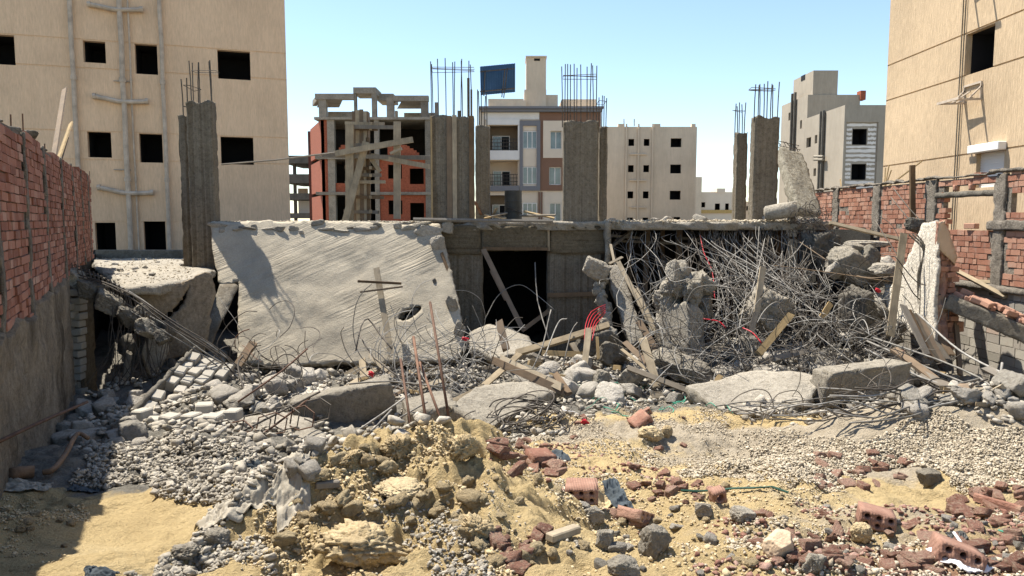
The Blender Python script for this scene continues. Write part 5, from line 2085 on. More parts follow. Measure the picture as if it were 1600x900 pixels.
tag(mb.build('wooden_pole', M['wood_g'], None), 'long straight pole lying along the slab edge above the doorway', 'pole')

# fallen column with a cage on top, and the rolled drum at its foot
FC = thing('fallen_column', 'pale broken column leaning backwards on the slab with its rebar cage bare', 'broken column', P(1258, 334, 17.7))
a, b = P(1262, 336, 17.7), P(1232, 240, 18.9)
ax = (b - a) / 2
d = ax.normalized()
sd = Vector((.93, .36, 0))
sd = (sd - d * sd.dot(d)).normalized()
nr = sd.cross(d)
roughbox('shaft', (a + b) / 2, sd * .33, nr * .13, ax, M['conc_pale'] if False else m_concrete('pale_shuttered', (.40, .37, .30), .2, .9, .6, 30, boards=(9, 9, .15)), FC, .05, .015, .03, .07, 51)
chunk('broken_patch', a + ax * .75 - nr * .1 + sd * -.05, (.26, .12, .2), 420, M['conc_dark'], FC, (0, .4, 0), 4, 8, .15)
for s in (-.9, -.3, .3, .9):
    for q in (-.7, .7):
        mb = MB()
        p0 = b + sd * .27 * s + nr * .1 * q
        mb.tube([p0 - d * .1, p0 + d * .18 + sd * U(-.05, .02), p0 + d * .33 + sd * U(-.15, .02)], .011, 5)
        mb.build('starter_bar', M['bar_d'], FC)
for h in (.1, .27):
    mb = MB()
    c = [b + sd * .3 * s + nr * .11 * q + d * (h + U(-.04, .04)) for s, q in ((-1, -1), (1, -1), (1, 1), (-1, 1), (-1, -1))]
    mb.tube(c, .009, 5)
    mb.build('stirrup', M['bar_d'], FC)
mb = MB()
p0, p1 = P(1193, 334, 16.85), P(1246, 326, 16.6)
dd = (p1 - p0).normalized()
pts = [p0, p0 + dd * .02, p0 + dd * .06, p0.lerp(p1, .5), p1]
n = 18
e1 = dd.cross(V(0, 0, 1)).normalized()
e2 = e1.cross(dd)
vs, fs = [], []
for p, r in zip(pts, (.02, .12, .165, .18, .185)):
    vs += [p + (e1 * cos(2 * pi * k / n) + e2 * sin(2 * pi * k / n)) * r for k in range(n)]
for i in range(4):
    fs += [(i * n + k, i * n + (k + 1) % n, (i + 1) * n + (k + 1) % n, (i + 1) * n + k) for k in range(n)]
fs += [tuple(range(n)), tuple(4 * n + k for k in range(n))]
mb.raw(vs, fs)
tag(mb.build('concrete_roller', M['conc_pale'], None, True), 'short round concrete cylinder lying against the leaning broken column', 'concrete cylinder')

# ---- broken pieces in the right bay
SP = thing('broken_panel', 'pale smooth slanting concrete panel with ragged left edge right of the doorway', 'concrete panel', P(985, 540, 14.5))
plate('panel_body', [P(947, 416, 15.7), P(969, 413, 15.7), P(988, 470, 15.2), P(1007, 530, 14.6), P(986, 540, 14.5), P(966, 480, 15.1)], .22, M['conc_pale'], SP, .08, .02, .012, seed=61, two=M['conc'])
for k in range(15):
    q = k / 14
    chunk('ragged_edge', P(938 + 20 * q * q + U(-6, 6), 420 + 118 * q, 15.6 - 1.0 * q + .1), (U(.18, .34), .25, U(.14, .26)), 430 + k, M['conc' if k % 3 else 'conc_pale'], SP, (U(0, 3), U(0, 3), U(0, 3)), 3, 8, .13)
chunk('broken_top', P(930, 420, 15.4), (.62, .4, .45), 450, M['conc_pale'], SP, (.2, .5, .2), 4, 8, .1)

CS = thing('column_stump', 'broken column stump with smooth shaft and rubble head under the hanging rebar', 'column stump', P(1066, 585, 13.8))
ang = radians(52)
roughbox('shaft', P(1066, 540, 14.0), (.36 * cos(ang), -.36 * sin(ang), 0), (.24 * sin(ang), .24 * cos(ang), 0), (0.0, .12, .75), M['conc_pale'], CS, .05, .012, .03, .16, 62)
for k, (x, y, w, h) in enumerate(((1045, 470, 50, 50), (1080, 455, 60, 60), (1062, 430, 45, 40), (1096, 478, 50, 45), (1040, 500, 30, 30), (1075, 495, 60, 40), (1055, 448, 50, 40), (1100, 445, 36, 40), (1052, 425, 22, 22))):
    chunk('broken_head', P(x, y, 14.2 + U(-.2, .2)), (w / F * 14.2, .5, h / F * 14.2), 460 + k, M['conc' if k % 2 else 'conc_pale'], CS, (U(0, 3), U(0, 3), U(0, 3)), 4, 9, .13)

def lump(name, label, cat, px, py, w, h, Y, mat, seed, group=None, depth=None, rot=(0, 0, 0), rough=.1, sub=4):
    s = Y / F
    o = chunk(name, P(px, py, Y), (w * s * 1.12, (depth or (w + h) / 2 * s), h * s * 1.12), seed, M[mat], None, rot, sub, 7, rough)
    return tag(o, label, cat, group)


lump('boulder', 'large rounded concrete boulder caught behind the hanging rebar', 'concrete chunk', 1198, 487, 86, 66, 14.2, 'conc_pale', 500, rot=(.2, .35, .4), rough=.16, sub=5)
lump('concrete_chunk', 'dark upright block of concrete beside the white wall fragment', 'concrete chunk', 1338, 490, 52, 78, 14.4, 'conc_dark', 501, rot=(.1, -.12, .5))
lump('concrete_chunk', 'grey slanting slab piece high on the right heap', 'concrete chunk', 1330, 418, 70, 38, 15.3, 'conc', 502, rot=(.1, .75, .2))
lump('concrete_chunk', 'small pale angular block on top of the right heap', 'concrete chunk', 1334, 390, 28, 20, 15.4, 'conc_pale', 503, rot=(.3, .3, .2))
lump('concrete_chunk', 'flat slab ledge sticking out on top of the right heap', 'concrete chunk', 1352, 381, 62, 11, 16, 'conc_pale', 504, rot=(0, -.05, 0))
lump('concrete_chunk', 'grey flat chunk hanging right of the top ledge', 'concrete chunk', 1360, 405, 32, 36, 15.2, 'conc', 505, rot=(0, .5, 0))
lump('concrete_chunk', 'long pale fragment lying over the dark upright block', 'concrete chunk', 1382, 422, 52, 22, 14.8, 'conc_pale', 506, rot=(0, -.1, .2))
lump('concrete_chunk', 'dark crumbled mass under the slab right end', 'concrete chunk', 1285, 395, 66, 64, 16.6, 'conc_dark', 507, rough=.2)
lump('concrete_chunk', 'ribbed pale slab chunk sloping beside the column stump', 'concrete chunk', 1066, 572, 104, 30, 12.9, 'conc', 508, rot=(.2, .3, .1))
lump('concrete_chunk', 'grey lump between the leaning timbers', 'concrete chunk', 941, 592, 24, 26, 12, 'conc', 509, rot=(0, .4, .3))
lump('concrete_chunk', 'weathered block below the slanting panel', 'concrete chunk', 955, 553, 42, 36, 13.3, 'conc_old', 510, rot=(0, .2, .4))
lump('concrete_chunk', 'long grey block end under the red conduits', 'concrete chunk', 933, 535, 62, 36, 13.9, 'conc_dark', 511, rot=(0, -.35, .2))
lump('concrete_chunk', 'broken lump under the wooden beam left of stump', 'concrete chunk', 985, 592, 44, 30, 12.2, 'conc', 512, rot=(.4, .2, .9))
lump('concrete_chunk', 'pale lump at the gravel edge far right', 'concrete chunk', 1590, 628, 50, 62, 9.2, 'conc_pale', 513, rot=(.1, .3, .1), rough=.16)

# broken front slab in two pieces
tag(plate('broken_slab', [P(1072, 610, 10.9), P(1110, 592, 11.1), P(1168, 577, 11.3), P(1235, 580, 11.3), P(1296, 592, 11.0), P(1262, 628, 10.3), P(1215, 645, 9.9), P(1130, 640, 10.0)], .22, M['conc_pale'], None, .08, .05, .02, seed=63, siderough=.05, two=M['conc']),
    'pale sunlit slab piece sloping to the gravel in front of the stump', 'concrete slab')
pz = P(1350, 600, 10.6)
roughbox('broken_slab', pz + V(0, .2, 0), Vector((.66, .14, .05)), Vector((-.06, .2, .0)), Vector((.03, -.05, .25)), M['conc'], None, .04, .02, .08, 0, 64)
tag(bpy.context.scene.objects['broken_slab.001'], 'thick slab piece showing its dark front face right of the sunlit slab', 'concrete slab')

# white wall fragment
WF = thing('wall_fragment', 'tall jagged white plastered wall fragment with red brick core', 'wall fragment', P(1450, 558, 13.2))
w0 = Vector((7.28, 13.4, 0))
wn = Vector((1, -.14, -.06))
W_ = lambda x, y: PP(x, y, w0, wn)
plate('plastered_face', [W_(*q) for q in ((1440, 350), (1462, 344), (1463, 400), (1461, 470), (1462, 545), (1444, 560), (1428, 524), (1400, 500), (1370, 472), (1398, 440), (1424, 394))], .05, M['white_pl'], WF, .09, .06, .015, seed=65, up=(-1, -.3, 0), siderough=.03)
off = V(.055, 0, 0)
plate('brick_core', [W_(*q) + off for q in ((1442, 356), (1456, 352), (1456, 400), (1454, 470), (1455, 540), (1445, 550), (1428, 520), (1400, 492), (1425, 396))], .2, M['redrub'], WF, .08, .05, .02, seed=66, up=(-1, -.3, 0), siderough=.09)
plate('tan_plaster', [P(1465, 346, 12.62), P(1477, 343, 12.62), P(1486, 372, 12.62), P(1496, 402, 12.64), P(1492, 414, 12.64), P(1478, 400, 12.62), P(1466, 384, 12.6)], .06, M['tan_pl'], WF, .07, .02, .004, seed=67, two=M['redrub'])
plate('mortar_lump', [P(1464, 390, 13.05), P(1478, 404, 13.05), P(1489, 416, 13.05), P(1487, 440, 13.05), P(1494, 500, 12.95), P(1490, 546, 12.9), P(1478, 560, 12.9), P(1464, 554, 12.95)], .2, M['mortar'], WF, .06, .05, .03, 6, seed=68, siderough=.06)
for k in range(19):
    y = 394 + k * 8.6
    xe = np.interp(y, [385, 416, 440, 500, 550], [1474, 1491, 1488, 1497, 1484])
    x = 1463 + U(0, 3)
    while x < xe - 4:
        w = U(9, 17)
        mb = MB()
        c = P(x + w / 2, y + U(-1, 1), 12.74 - .05 * k / 19 + U(-.05, .05))
        a = U(-.12, .12)
        hw = w / F * 12.9 / 2 * .96
        mb.obox(c, V(hw * cos(a), .03, hw * sin(a)), V(-.02, .07, 0), V(-.04 * sin(a), 0, .043))
        mb.build('brick_end', M['brick_r'], WF, bevel=.006)
        x += w
mb = MB()
for k in range(3):
    mb.tube(smoothpts([P(1432 - 6 * k, 366, 13.2), P(1444, 385 + 4 * k, 13.1), P(1438 - 2 * k, 430, 13.15), P(1437, 500, 13.1)], 4), .016, 5)
mb.build('torn_reinforcement', M['conc_old'], WF)
chunk('broken_top', P(1432, 352, 13.9), (.45, .3, .3), 470, M['conc_dark'], WF, (.2, .3, .2), 4, 8, .14)

# fallen masonry beam on the right
FB = thing('fallen_wall_strip', 'fallen brick and concrete strip sloping down to the right picture edge', 'fallen wall strip', P(1545, 500, 12.0))
a, b = P(1484, 466, 12.6), P(1642, 532, 11.62)
ax = (b - a) / 2
d = ax.normalized()
sd = d.cross(V(0, 0, 1)).normalized()
up = sd.cross(d)
roughbox('concrete_bed', (a + b) / 2 + up * -.04, sd * .22, up * .13, ax, M['conc_old'], FB, .035, .008, .06, .08, 69)
L = (b - a).length
for k in range(34):
    s = U(0, L)
    mb = MB()
    c = a + d * s + up * U(.1, .19) + sd * U(-.16, .18)
    q = U(-.8, .8)
    mb.obox(c, (d * cos(q) + sd * sin(q)) * .1, (sd * cos(q) - d * sin(q)) * .055 + up * U(-.02, .02), up * .045)
    mb.build('brick', M['brick_r'], FB, bevel=.012)
mb = MB()
for k in range(5):
    c = a + d * (.1 + .27 * k) - up * .16 + sd * .2
    mb.tube([c, c - V(0, 0, U(.05, .2))], .01, 4)
mb.build('hanging_wires', M['bar_d'], FB)

# ---- front beams and slabs in the pit
tag(roughbox('fallen_beam', P(533, 642, 10.5) + V(0, .2, 0), Vector((.70, .12, .14)), Vector((-.06, .2, .0)), Vector((-.04, -.04, .29)), M['conc_dark'] if False else M['conc'], None, .05, .02, .04, 0, 71),
    'long fallen beam with dark front face below the tilted slab', 'concrete beam')
tag(roughbox('fallen_beam', P(668, 655, 9.9) + V(0, .25, 0), Vector((.33, .08, .05)), Vector((-.1, .36, .02)), Vector((0, -.03, .2)), M['conc'], None, .05, .02, .04, 0, 72),
    'short block with pale top behind the rusty rods', 'concrete beam')
tag(plate('fallen_slab', [P(700, 636, 9.8), P(742, 606, 10.6), P(826, 592, 11.2), P(862, 612, 10.9), P(800, 648, 9.9), P(768, 668, 9.4)], .2, M['conc'], None, .07, .04, .02, seed=73, siderough=.04), 'sand covered slab slanting down behind the wire coil', 'concrete slab')
tag(plate('fallen_slab', [P(300, 704, 8.9), P(326, 676, 9.3), P(360, 654, 9.8), P(432, 648, 10.1), P(486, 654, 9.9), P(508, 676, 9.3), P(506, 704, 8.8), P(478, 722, 8.5), P(400, 722, 8.5)], .2, M['conc_pale'], None, .07, .05, .03, seed=74, siderough=.05), 'broad cracked slab lying flat under bent stirrups left of centre', 'concrete slab')
tag(plate('fallen_slab', [P(442, 602, 12.2), P(500, 590, 12.8), P(562, 588, 12.9), P(604, 596, 12.6), P(592, 618, 11.9), P(520, 622, 11.7), P(452, 620, 11.7)], .12, M['white_pl'], None, .08, .05, .02, seed=75), 'very pale slab strip lying behind the long fallen beam', 'concrete slab')
tag(plate('fallen_slab', [P(733, 520, 15.4), P(762, 506, 16), P(800, 512, 15.8), P(826, 528, 15.2), P(834, 552, 14.4), P(770, 556, 14.2), P(736, 546, 14.6)], .16, M['conc_pale'], None, .08, .05, .02, seed=76), 'smooth pale slab heaped in front of the dark doorway', 'concrete slab')
tag(plate('fallen_slab', [P(300, 600, 12.6), P(340, 572, 13.2), P(372, 584, 13), P(376, 620, 12.2), P(330, 640, 11.8)], .14, M['white_pl'], None, .08, .06, .03, seed=77), 'whitish slab fragment behind the toppled block wall', 'concrete slab')
tag(plate('fallen_slab', [P(678, 690, 8.6), P(700, 664, 9.0), P(736, 660, 9.0), P(758, 680, 8.7), P(756, 706, 8.2), P(712, 712, 8.1)], .25, M['conc_pale'], None, .06, .04, .03, seed=78, siderough=.06), 'pale rounded slab chunk just behind the sand mound peak', 'concrete slab')

# toppled block wall, lying at a slope
TW = thing('toppled_wall', 'toppled strip of grey blockwork lying diagonally across the left rubble', 'toppled wall', P(255, 690, 10))
a, b = P(208, 690, 9.7), P(328, 556, 12.2)
d = (b - a).normalized()
sd = V(.62, -.35, -.30)
sd = (sd - d * sd.dot(d)).normalized()
up = sd.cross(d)
if up.z < 0:
    up = -up
L = (b - a).length
rng = np.random.default_rng(9)
nk = int(L / .25)
for k in range(nk):
    for j in range(4):
        if (j == 3 and rng.random() < .45) or (j == 0 and rng.random() < .1):
            continue
        c = a + d * (.25 * (k + .5 * (j % 2))) + sd * (.172 * j - .14) + up * (rng.uniform(-.05, .06) - .02 * j)
        mb = MB()
        r1, r2 = rng.uniform(-.22, .22), rng.uniform(-.3, .3)
        mb.obox(c, d * .108 + up * .05 * r2 + sd * .108 * r1, sd * .076 - d * .076 * r1, up * .1)
        mb.build('block', M['block'], TW, bevel=.014)
roughbox('mortar_bed', (a + b) / 2 - up * .1 + sd * .1, sd * .33, up * .06, (b - a) / 2, M['mortar'], TW, .05, .015, .04, .1, 79)
roughbox('plaster_skin', (a + b) / 2 - sd * .24 + up * .0, sd * .035, up * .16, (b - a) / 2 * 1.03, M['conc_dark'], TW, .05, .01, .04, .1, 80)
# loose blocks
LB = ((222, 655, 'narrow block standing upright at the foot of the toppled wall'), (240, 668, 'block stacked under the upright one'), (263, 664, 'first block of the loose row, tilted left'), (282, 672, 'tallest block of the loose row'), (299, 662, 'third block of the loose row'),
      (313, 666, 'fourth block of the loose row, leaning'), (331, 664, 'broad block near the row end'), (349, 660, 'second last block of the row'), (364, 656, 'last pale block of the row, cut short'), (318, 648, 'small block behind the loose row'), (236, 690, 'block half sunk in grey gravel'), (345, 676, 'cracked chip in front of the loose row'))
for k, (x, y, lab) in enumerate(LB):
    s = .9 + .2 * rng.random()
    c = P(x, y, 9.3 + (y < 662) * .25)
    mb = MB()
    q, w = rng.uniform(-.3, .3), rng.uniform(-.4, .4)
    mb.obox(c, V(.098 * cos(w), .098 * sin(w), .03 * q) * s, V(-.11 * sin(w), .11 * cos(w), 0), V(-.13 * sin(q) * .5, .03, .135 * cos(q)) * s)
    tag(mb.build('loose_block', M['block'], None, bevel=.016), lab, 'building block', 'loose blocks beside the toppled wall')
# ---------------------------------------------------------------- loose timber
def plank(px, lab, m, w=.11, t=.03, group=None, name='plank', cat='plank', up=None, warp=.012):
    """timber through photo points ((x, y, depth), (x, y, depth)); slightly bowed, square sawn with split ends"""
    a, b = [P(*q) for q in px]
    up = Vector(up) if up is not None else Vector((U(-.3, .3), -1, U(.1, .9)))
    d = (b - a).normalized()
    s = d.cross(up).normalized()
    n = s.cross(d)
    k = 7
    vs, fs = [], []
    bow = U(-warp, warp)
    for i in range(k):
        q = i / (k - 1)
        c = a.lerp(b, q) + n * bow * 4 * q * (1 - q) * (b - a).length
        ww = w / 2 * (1 + U(-.04, .04))
        e = 0
        for (x, y) in ((-1, -1), (1, -1), (1, 1), (-1, 1)):
            e = U(-.03, .03) if i in (0, k - 1) else 0
            vs.append(c + s * ww * x + n * t / 2 * y + d * e)
    for i in range(k - 1):
        for j in range(4):
            fs.append((i * 4 + j, i * 4 + (j + 1) % 4, (i + 1) * 4 + (j + 1) % 4, (i + 1) * 4 + j))
    fs += [(3, 2, 1, 0), tuple((k - 1) * 4 + j for j in range(4))]
    # local frame along the grain: object z runs along the plank so the grain follows it
    R = Matrix((s, n, d)).transposed()
    c0 = (a + b) / 2
    loc = [R.transposed() @ (v - c0) for v in vs]
    me = newmesh(name, loc, fs, M[m])
    o = bpy.data.objects.new(name, me)
    COL.objects.link(o)
    o.matrix_world = Matrix.Translation(c0) @ R.to_4x4()
    return tag(o, lab, cat, group)


PL = [
    (((780, 503, 13.6), (791, 547, 13.3)), 'upright short brown timber block before the dark doorway', 'wood_b', .14, .1),
    (((769, 562, 12.2), (880, 611, 11.2)), 'long plank of the doubled pair lying below the doorway', 'wood_b', .12, .04),
    (((782, 560, 12.3), (878, 605, 11.2)), 'upper pale plank of the doubled pair lying below the doorway', 'wood', .12, .05),
    (((836, 543, 14.2), (905, 524, 14.0)), 'pale pole end pointing up right in front of the doorway', 'wood_y', .09, .07),
    (((806, 552, 13.9), (951, 508, 13.8)), 'long straight beam rising to the right below the red conduits', 'wood', .12, .08),
    (((920, 514, 13.0), (912, 582, 12.5)), 'white upright board standing before the red conduits', 'wood', .11, .03),
    (((1004, 529, 12.6), (1027, 604, 12.0)), 'white board leaning steeply left of the column stump', 'wood', .14, .03),
    (((998, 502, 14.0), (1033, 560, 13.5)), 'dark brown board leaning behind the white board', 'wood_b', .12, .04),
    (((977, 535, 13.2), (1010, 566, 12.7)), 'short brown board lying behind the white board', 'wood_b', .1, .05),
    (((972, 546, 12.8), (1010, 577, 12.3)), 'thin pale lath crossing in front of the short brown board', 'wood', .05, .03),
    (((982, 575, 12.0), (1078, 612, 11.2)), 'long grey batten pointing down right to the gravel', 'wood_g', .08, .06),
    (((868, 585, 11.6), (889, 615, 11.2)), 'short dark upright stick amid the centre rubble', 'wood_b', .1, .04),
    (((756, 603, 11.4), (812, 553, 12.6)), 'plank rising to the upper right beside the doubled pair', 'wood', .1, .04),
    (((696, 632, 10.6), (757, 603, 11.3)), 'weathered lath running down left from the doubled pair', 'wood', .07, .04),
    (((933, 527, 13.2), (935, 560, 13.0)), 'thin upright lath right of the white upright board', 'wood_y', .05, .03),
    (((848, 551, 13.5), (914, 554, 13.2)), 'flat yellowish board lying level left of the white upright board', 'wood_y', .1, .04),
    (((1103, 620, 10.8), (1125, 588, 11.2)), 'yellow stick propped on the sunlit slab piece', 'wood_y', .08, .04),
    (((893, 536, 13.4), (903, 553, 13.3)), 'stubby pale block beside the level board', 'wood', .09, .07),
    (((966, 409, 15.4), (1024, 522, 14.4)), 'longest pale plank leaning along the slanting panel', 'wood', .09, .05),
    (((993, 452, 15.0), (1034, 538, 14.2)), 'second pale plank leaning lower beside the slanting panel', 'wood', .10, .05),
    (((954, 382, 16.2), (965, 434, 15.6)), 'short light stick hanging above the slanting panel', 'wood', .05, .03),
    (((952, 412, 15.8), (972, 402, 16.0)), 'tiny pale stick atop the slanting panel', 'wood', .05, .04),
    (((1192, 418, 13.6), (1182, 490, 13.3)), 'pale upright plank standing in front of the round boulder', 'wood', .11, .04),
    (((1181, 488, 13.3), (1174, 520, 13.2)), 'grey lower plank under the upright plank at the boulder', 'wood_g', .1, .04),
    (((1237, 490, 13.0), (1186, 552, 12.6)), 'bright yellow plank leaning right of the column stump', 'wood_y', .12, .04),
    (((1284, 496, 13.6), (1298, 474, 13.8)), 'short bright plank end poking from the tangle', 'wood_y', .11, .04),
    (((1297, 348, 16.2), (1416, 376, 15.6)), 'long pale pole bridging from slab end to the white wall fragment', 'wood', .07, .06),
    (((1412, 366, 13.2), (1391, 526, 12.7)), 'tall grey plank leaning on the white wall fragment', 'wood', .12, .04),
    (((1488, 420, 13.6), (1571, 464, 12.6)), 'long pale plank behind the fallen wall strip', 'wood', .09, .04),
    (((1497, 400, 14.2), (1515, 403, 14.0)), 'small pale stick jutting right of the wall fragment', 'wood', .06, .04),
    (((1503, 411, 14.0), (1528, 422, 13.7)), 'short whitish stick under the small pale stick', 'wood', .06, .04),
    (((1530, 440, 13.2), (1570, 443, 13.0)), 'level pale board near the right wall foot', 'wood', .07, .04),
    (((1540, 575, 10.6), (1590, 600, 10.2)), 'weathered plank in the right pit under the brick strip', 'wood_g', .12, .04),
    (((1490, 470, 12.9), (1500, 585, 12.2)), 'dark upright prop below the fallen wall strip', 'wood_b', .07, .06),
    (((755, 389, 16.7), (817, 515, 15.8)), 'long brown plank leaning across the dark doorway', 'wood_b', .11, .05),
    (((815, 517, 15.7), (857, 486, 16.2)), 'short brown plank propped across the doorway bottom', 'wood_b', .09, .05),
    (((767, 424, 16.9), (790, 470, 16.6)), 'thin lath behind the long doorway plank', 'wood_b', .05, .03),
    (((566, 562, 13.0), (571, 608, 12.5)), 'pale upright board by the long fallen beam', 'wood', .12, .03),
    (((578, 556, 12.8), (646, 612, 12.0)), 'straight pale lath sloping down right over the tangle', 'wood', .07, .04),
    (((512, 604, 12.6), (562, 576, 13.0)), 'whitish split timber lying behind the long fallen beam', 'wood', .12, .06),
    (((532, 612, 12.0), (598, 570, 12.8)), 'second whitish timber crossing the split one', 'wood', .1, .05),
    (((396, 536, 14.0), (372, 570, 13.6)), 'dark broken plank propped at the tilted slab lower left corner', 'wood_b', .16, .05),
    (((690, 395, 16.4), (716, 470, 15.9)), 'dark board leaning on the tilted slab right edge', 'wood_b', .06, .04),
    (((296, 562, 12.6), (322, 530, 13.0)), 'short pale stick poking up from the toppled wall top', 'wood_y', .06, .04),
    (((1440, 585, 11.5), (1556, 640, 10.3)), 'dark long plank sloping through the right pit', 'wood_g', .14, .05),
    (((1395, 545, 12.2), (1470, 600, 11.2)), 'brown board under the rods beside the board bundle', 'wood_b', .14, .05),
    (((1505, 650, 9.6), (1545, 628, 10.0)), 'short pale board at the gravel edge of right pit', 'wood', .1, .04),
    (((1210, 560, 12.6), (1262, 548, 12.9)), 'grey splintered board lying on the right rubble heap', 'wood_g', .1, .04),
]
for k, (px, lab, m, w, t) in enumerate(PL):
    plank(px, lab, m, w, t, 'loose timber in the ruin')
for k, (x0, y0, x1, y1) in enumerate(((1411, 477, 1448, 552), (1419, 484, 1456, 562), (1427, 490, 1466, 566), (1434, 492, 1474, 566), (1441, 496, 1483, 562), (1446, 502, 1489, 556))):
    plank(((x0, y0, 12.4 + .05 * k), (x1, y1, 11.9 + .04 * k)), 'brown board of the fanned bundle leaning before the white wall fragment', 'wood_b' if k % 2 else 'wood_g', .13, .025, 'fanned bundle of brown boards', up=(.4, -1, .2))
rr = random.Random(5)
ZONES = (((750, 1010, 545, 605), 34, 'thin broken lath in the timber heap below the doorway'), ((1000, 1100, 590, 625), 8, 'thin broken lath beside the sunlit slab piece'), ((1380, 1560, 560, 640), 14, 'thin broken lath in the right pit'), ((540, 720, 560, 625), 18, 'thin broken lath under the tilted slab'))
for (xa, xb, ya, yb), n, lab in ZONES:
    for k in range(n):
        x, y = rr.uniform(xa, xb), rr.uniform(ya, yb)
        g = PG(x, y)
        a = rr.uniform(-.6, .6) + (pi if rr.random() < .5 else 0)
        l = rr.uniform(15, 42)
        plank(((x - cos(a) * l / 2, y - sin(a) * l * .4 - 6, g.y + .1), (x + cos(a) * l / 2, y + sin(a) * l * .4 - 6, g.y - .1)), lab, rr.choice(('wood', 'wood', 'wood_y', 'wood_b', 'wood_g')), rr.uniform(.04, .1), .03, 'thin laths in the rubble', 'lath', 'lath')


# ---------------------------------------------------------------- steel
def wire(name, pts, r, m, lab=None, group=None, cat='rebar', n=5, per=5):
    mb = MB()
    mb.tube(smoothpts(pts, per if rr.random() < .6 else 2), r, n)
    o = mb.build(name, M[m], None, True)
    if lab:
        tag(o, lab, cat, group)
    return o


def above(p, c=.02):
    g = G(p.x, p.y) + c
    return Vector((p.x, p.y, max(p.z, g)))


rr = random.Random(21)


def hang(i):
    x0 = rr.uniform(950, 1305) if rr.random() < .35 else rr.uniform(1080, 1300)
    Y0 = rr.uniform(16.75, 17.0)
    a = P(x0, 352 + rr.uniform(0, 14), Y0)
    x1 = x0 + rr.gauss(50, 75)
    if rr.random() < .45:
        x1 = 1190 + rr.gauss(40, 60)
    y1 = rr.uniform(430, 600)
    Y1 = rr.uniform(13.2, 15.6)
    m1 = P(x0 + rr.uniform(-12, 16), 352 + (y1 - 352) * .25, Y0 - .35)
    m2 = P(x0 + (x1 - x0) * .45 + rr.gauss(0, 14), 352 + (y1 - 352) * .6, Y0 + (Y1 - Y0) * .5)
    pts = [a, m1, m2, P(x1, y1, Y1)]
    if rr.random() < .5:
        pts.append(P(x1 + rr.gauss(20, 40), y1 + rr.uniform(-10, 40), Y1 - .4))
    return pts


for i in range(98):
    wire('hanging_rebar', [above(p) for p in hang(i)], rr.choice((.006, .008, .009)), 'bar' if rr.random() < .72 else 'bar_d', 'thin grey rebar hanging from the broken slab edge into the right bay', 'rebars hanging from the broken slab edge')


def wander(x, y, Y, step, n, curl, grav=0., lift=.3):
    p = P(x, y, Y)
    d = Vector((rr.gauss(0, 1), rr.gauss(0, .6), rr.gauss(.1, .6) + lift)).normalized()
    ax = Vector((rr.gauss(0, .4), rr.gauss(0, 1), rr.gauss(0, .5))).normalized()
    pts = [p]
    for k in range(n):
        d = (Matrix.Rotation(rr.gauss(curl, curl * .5), 3, ax) @ d).normalized()
        d = (d + Vector((0, 0, -grav))).normalized()
        p = above(p + d * step)
        pts.append(p)
    return pts


def tangle(n, box, Ys, lab, group, mats, rad, step=.22, segs=(4, 9), curl=.28, grav=.06, name='bent_rebar', lift=.3):
    for i in range(n):
        x, y = rr.uniform(box[0], box[1]), rr.uniform(box[2], box[3])
        Y = Ys[0] + (Ys[1] - Ys[0]) * (box[3] - y) / max(box[3] - box[2], 1) + rr.uniform(-.4, .4)
        wire(name, wander(x, y, Y, step * rr.uniform(.7, 1.4), rr.randint(*segs), curl * rr.choice((-1, 1)), grav, lift), rr.uniform(*rad), rr.choice(mats), lab, group)


tangle(72, (1000, 1400, 470, 610), (12.0, 14.6), 'bent rebar snarled over the rubble heap in the right bay', 'snarled rebars on the right heap', ('bar', 'bar', 'bar_d'), (.006, .009), .19, (5, 10))
tangle(44, (575, 770, 530, 625), (11.6, 13.6), 'bent rebar sprawling below the lower edge of tilted slab', 'sprawling rebars below the tilted slab', ('bar', 'bar', 'bar_d'), (.005, .008), .15, (5, 10), lift=.15)
tangle(26, (365, 480, 520, 640), (10.8, 13.6), 'dark looped rebar at the lower left corner of tilted slab', 'looped rebars left of the tilted slab', ('bar_d', 'rust', 'bar_d', 'bar'), (.006, .010), .12, (5, 10), .35, lift=.1)
for i in range(16):                               # the wire coil
    c = P(805 + rr.gauss(0, 26), 655 + rr.gauss(0, 12), 9.3 + rr.uniform(-.4, .4))
    R = rr.uniform(.22, .5)
    t0, sq, tl = rr.uniform(0, 6), rr.uniform(.28, .55), rr.uniform(-.3, .3)
    pts = [above(c + V(R * cos(t0 + q), R * .5 * sin(t0 + q), R * sq * sin(t0 + q + .5) + tl * R * cos(t0 + q) + .05), .015) for q in np.linspace(0, rr.uniform(3.5, 6.2), 12)]
    wire('wire_loop', pts, rr.uniform(.007, .011), 'bar_d', 'dark wire loop of the coil heap right of the sand mound', 'loops of the dark wire coil', per=3)
for i in range(34):                               # mat at the gravel edge
    x, y = rr.uniform(1190, 1450), rr.uniform(622, 662)
    g = PG(x, y)
    a = rr.gauss(.15, .35)
    l = rr.uniform(.4, 1.0)
    pts = [above(g + V(cos(a) * l * q, sin(a) * l * q * .5 + .1 * sin(3 * q + i), rr.uniform(.02, .22)), .02) for q in (-1, -.5, 0, .5, 1)]
    wire('flattened_rebar', pts, rr.uniform(.008, .012), rr.choice(('bar', 'bar_d', 'bar')), 'rebar pressed flat into the mat along the gravel edge', 'flattened rebars at the gravel edge')


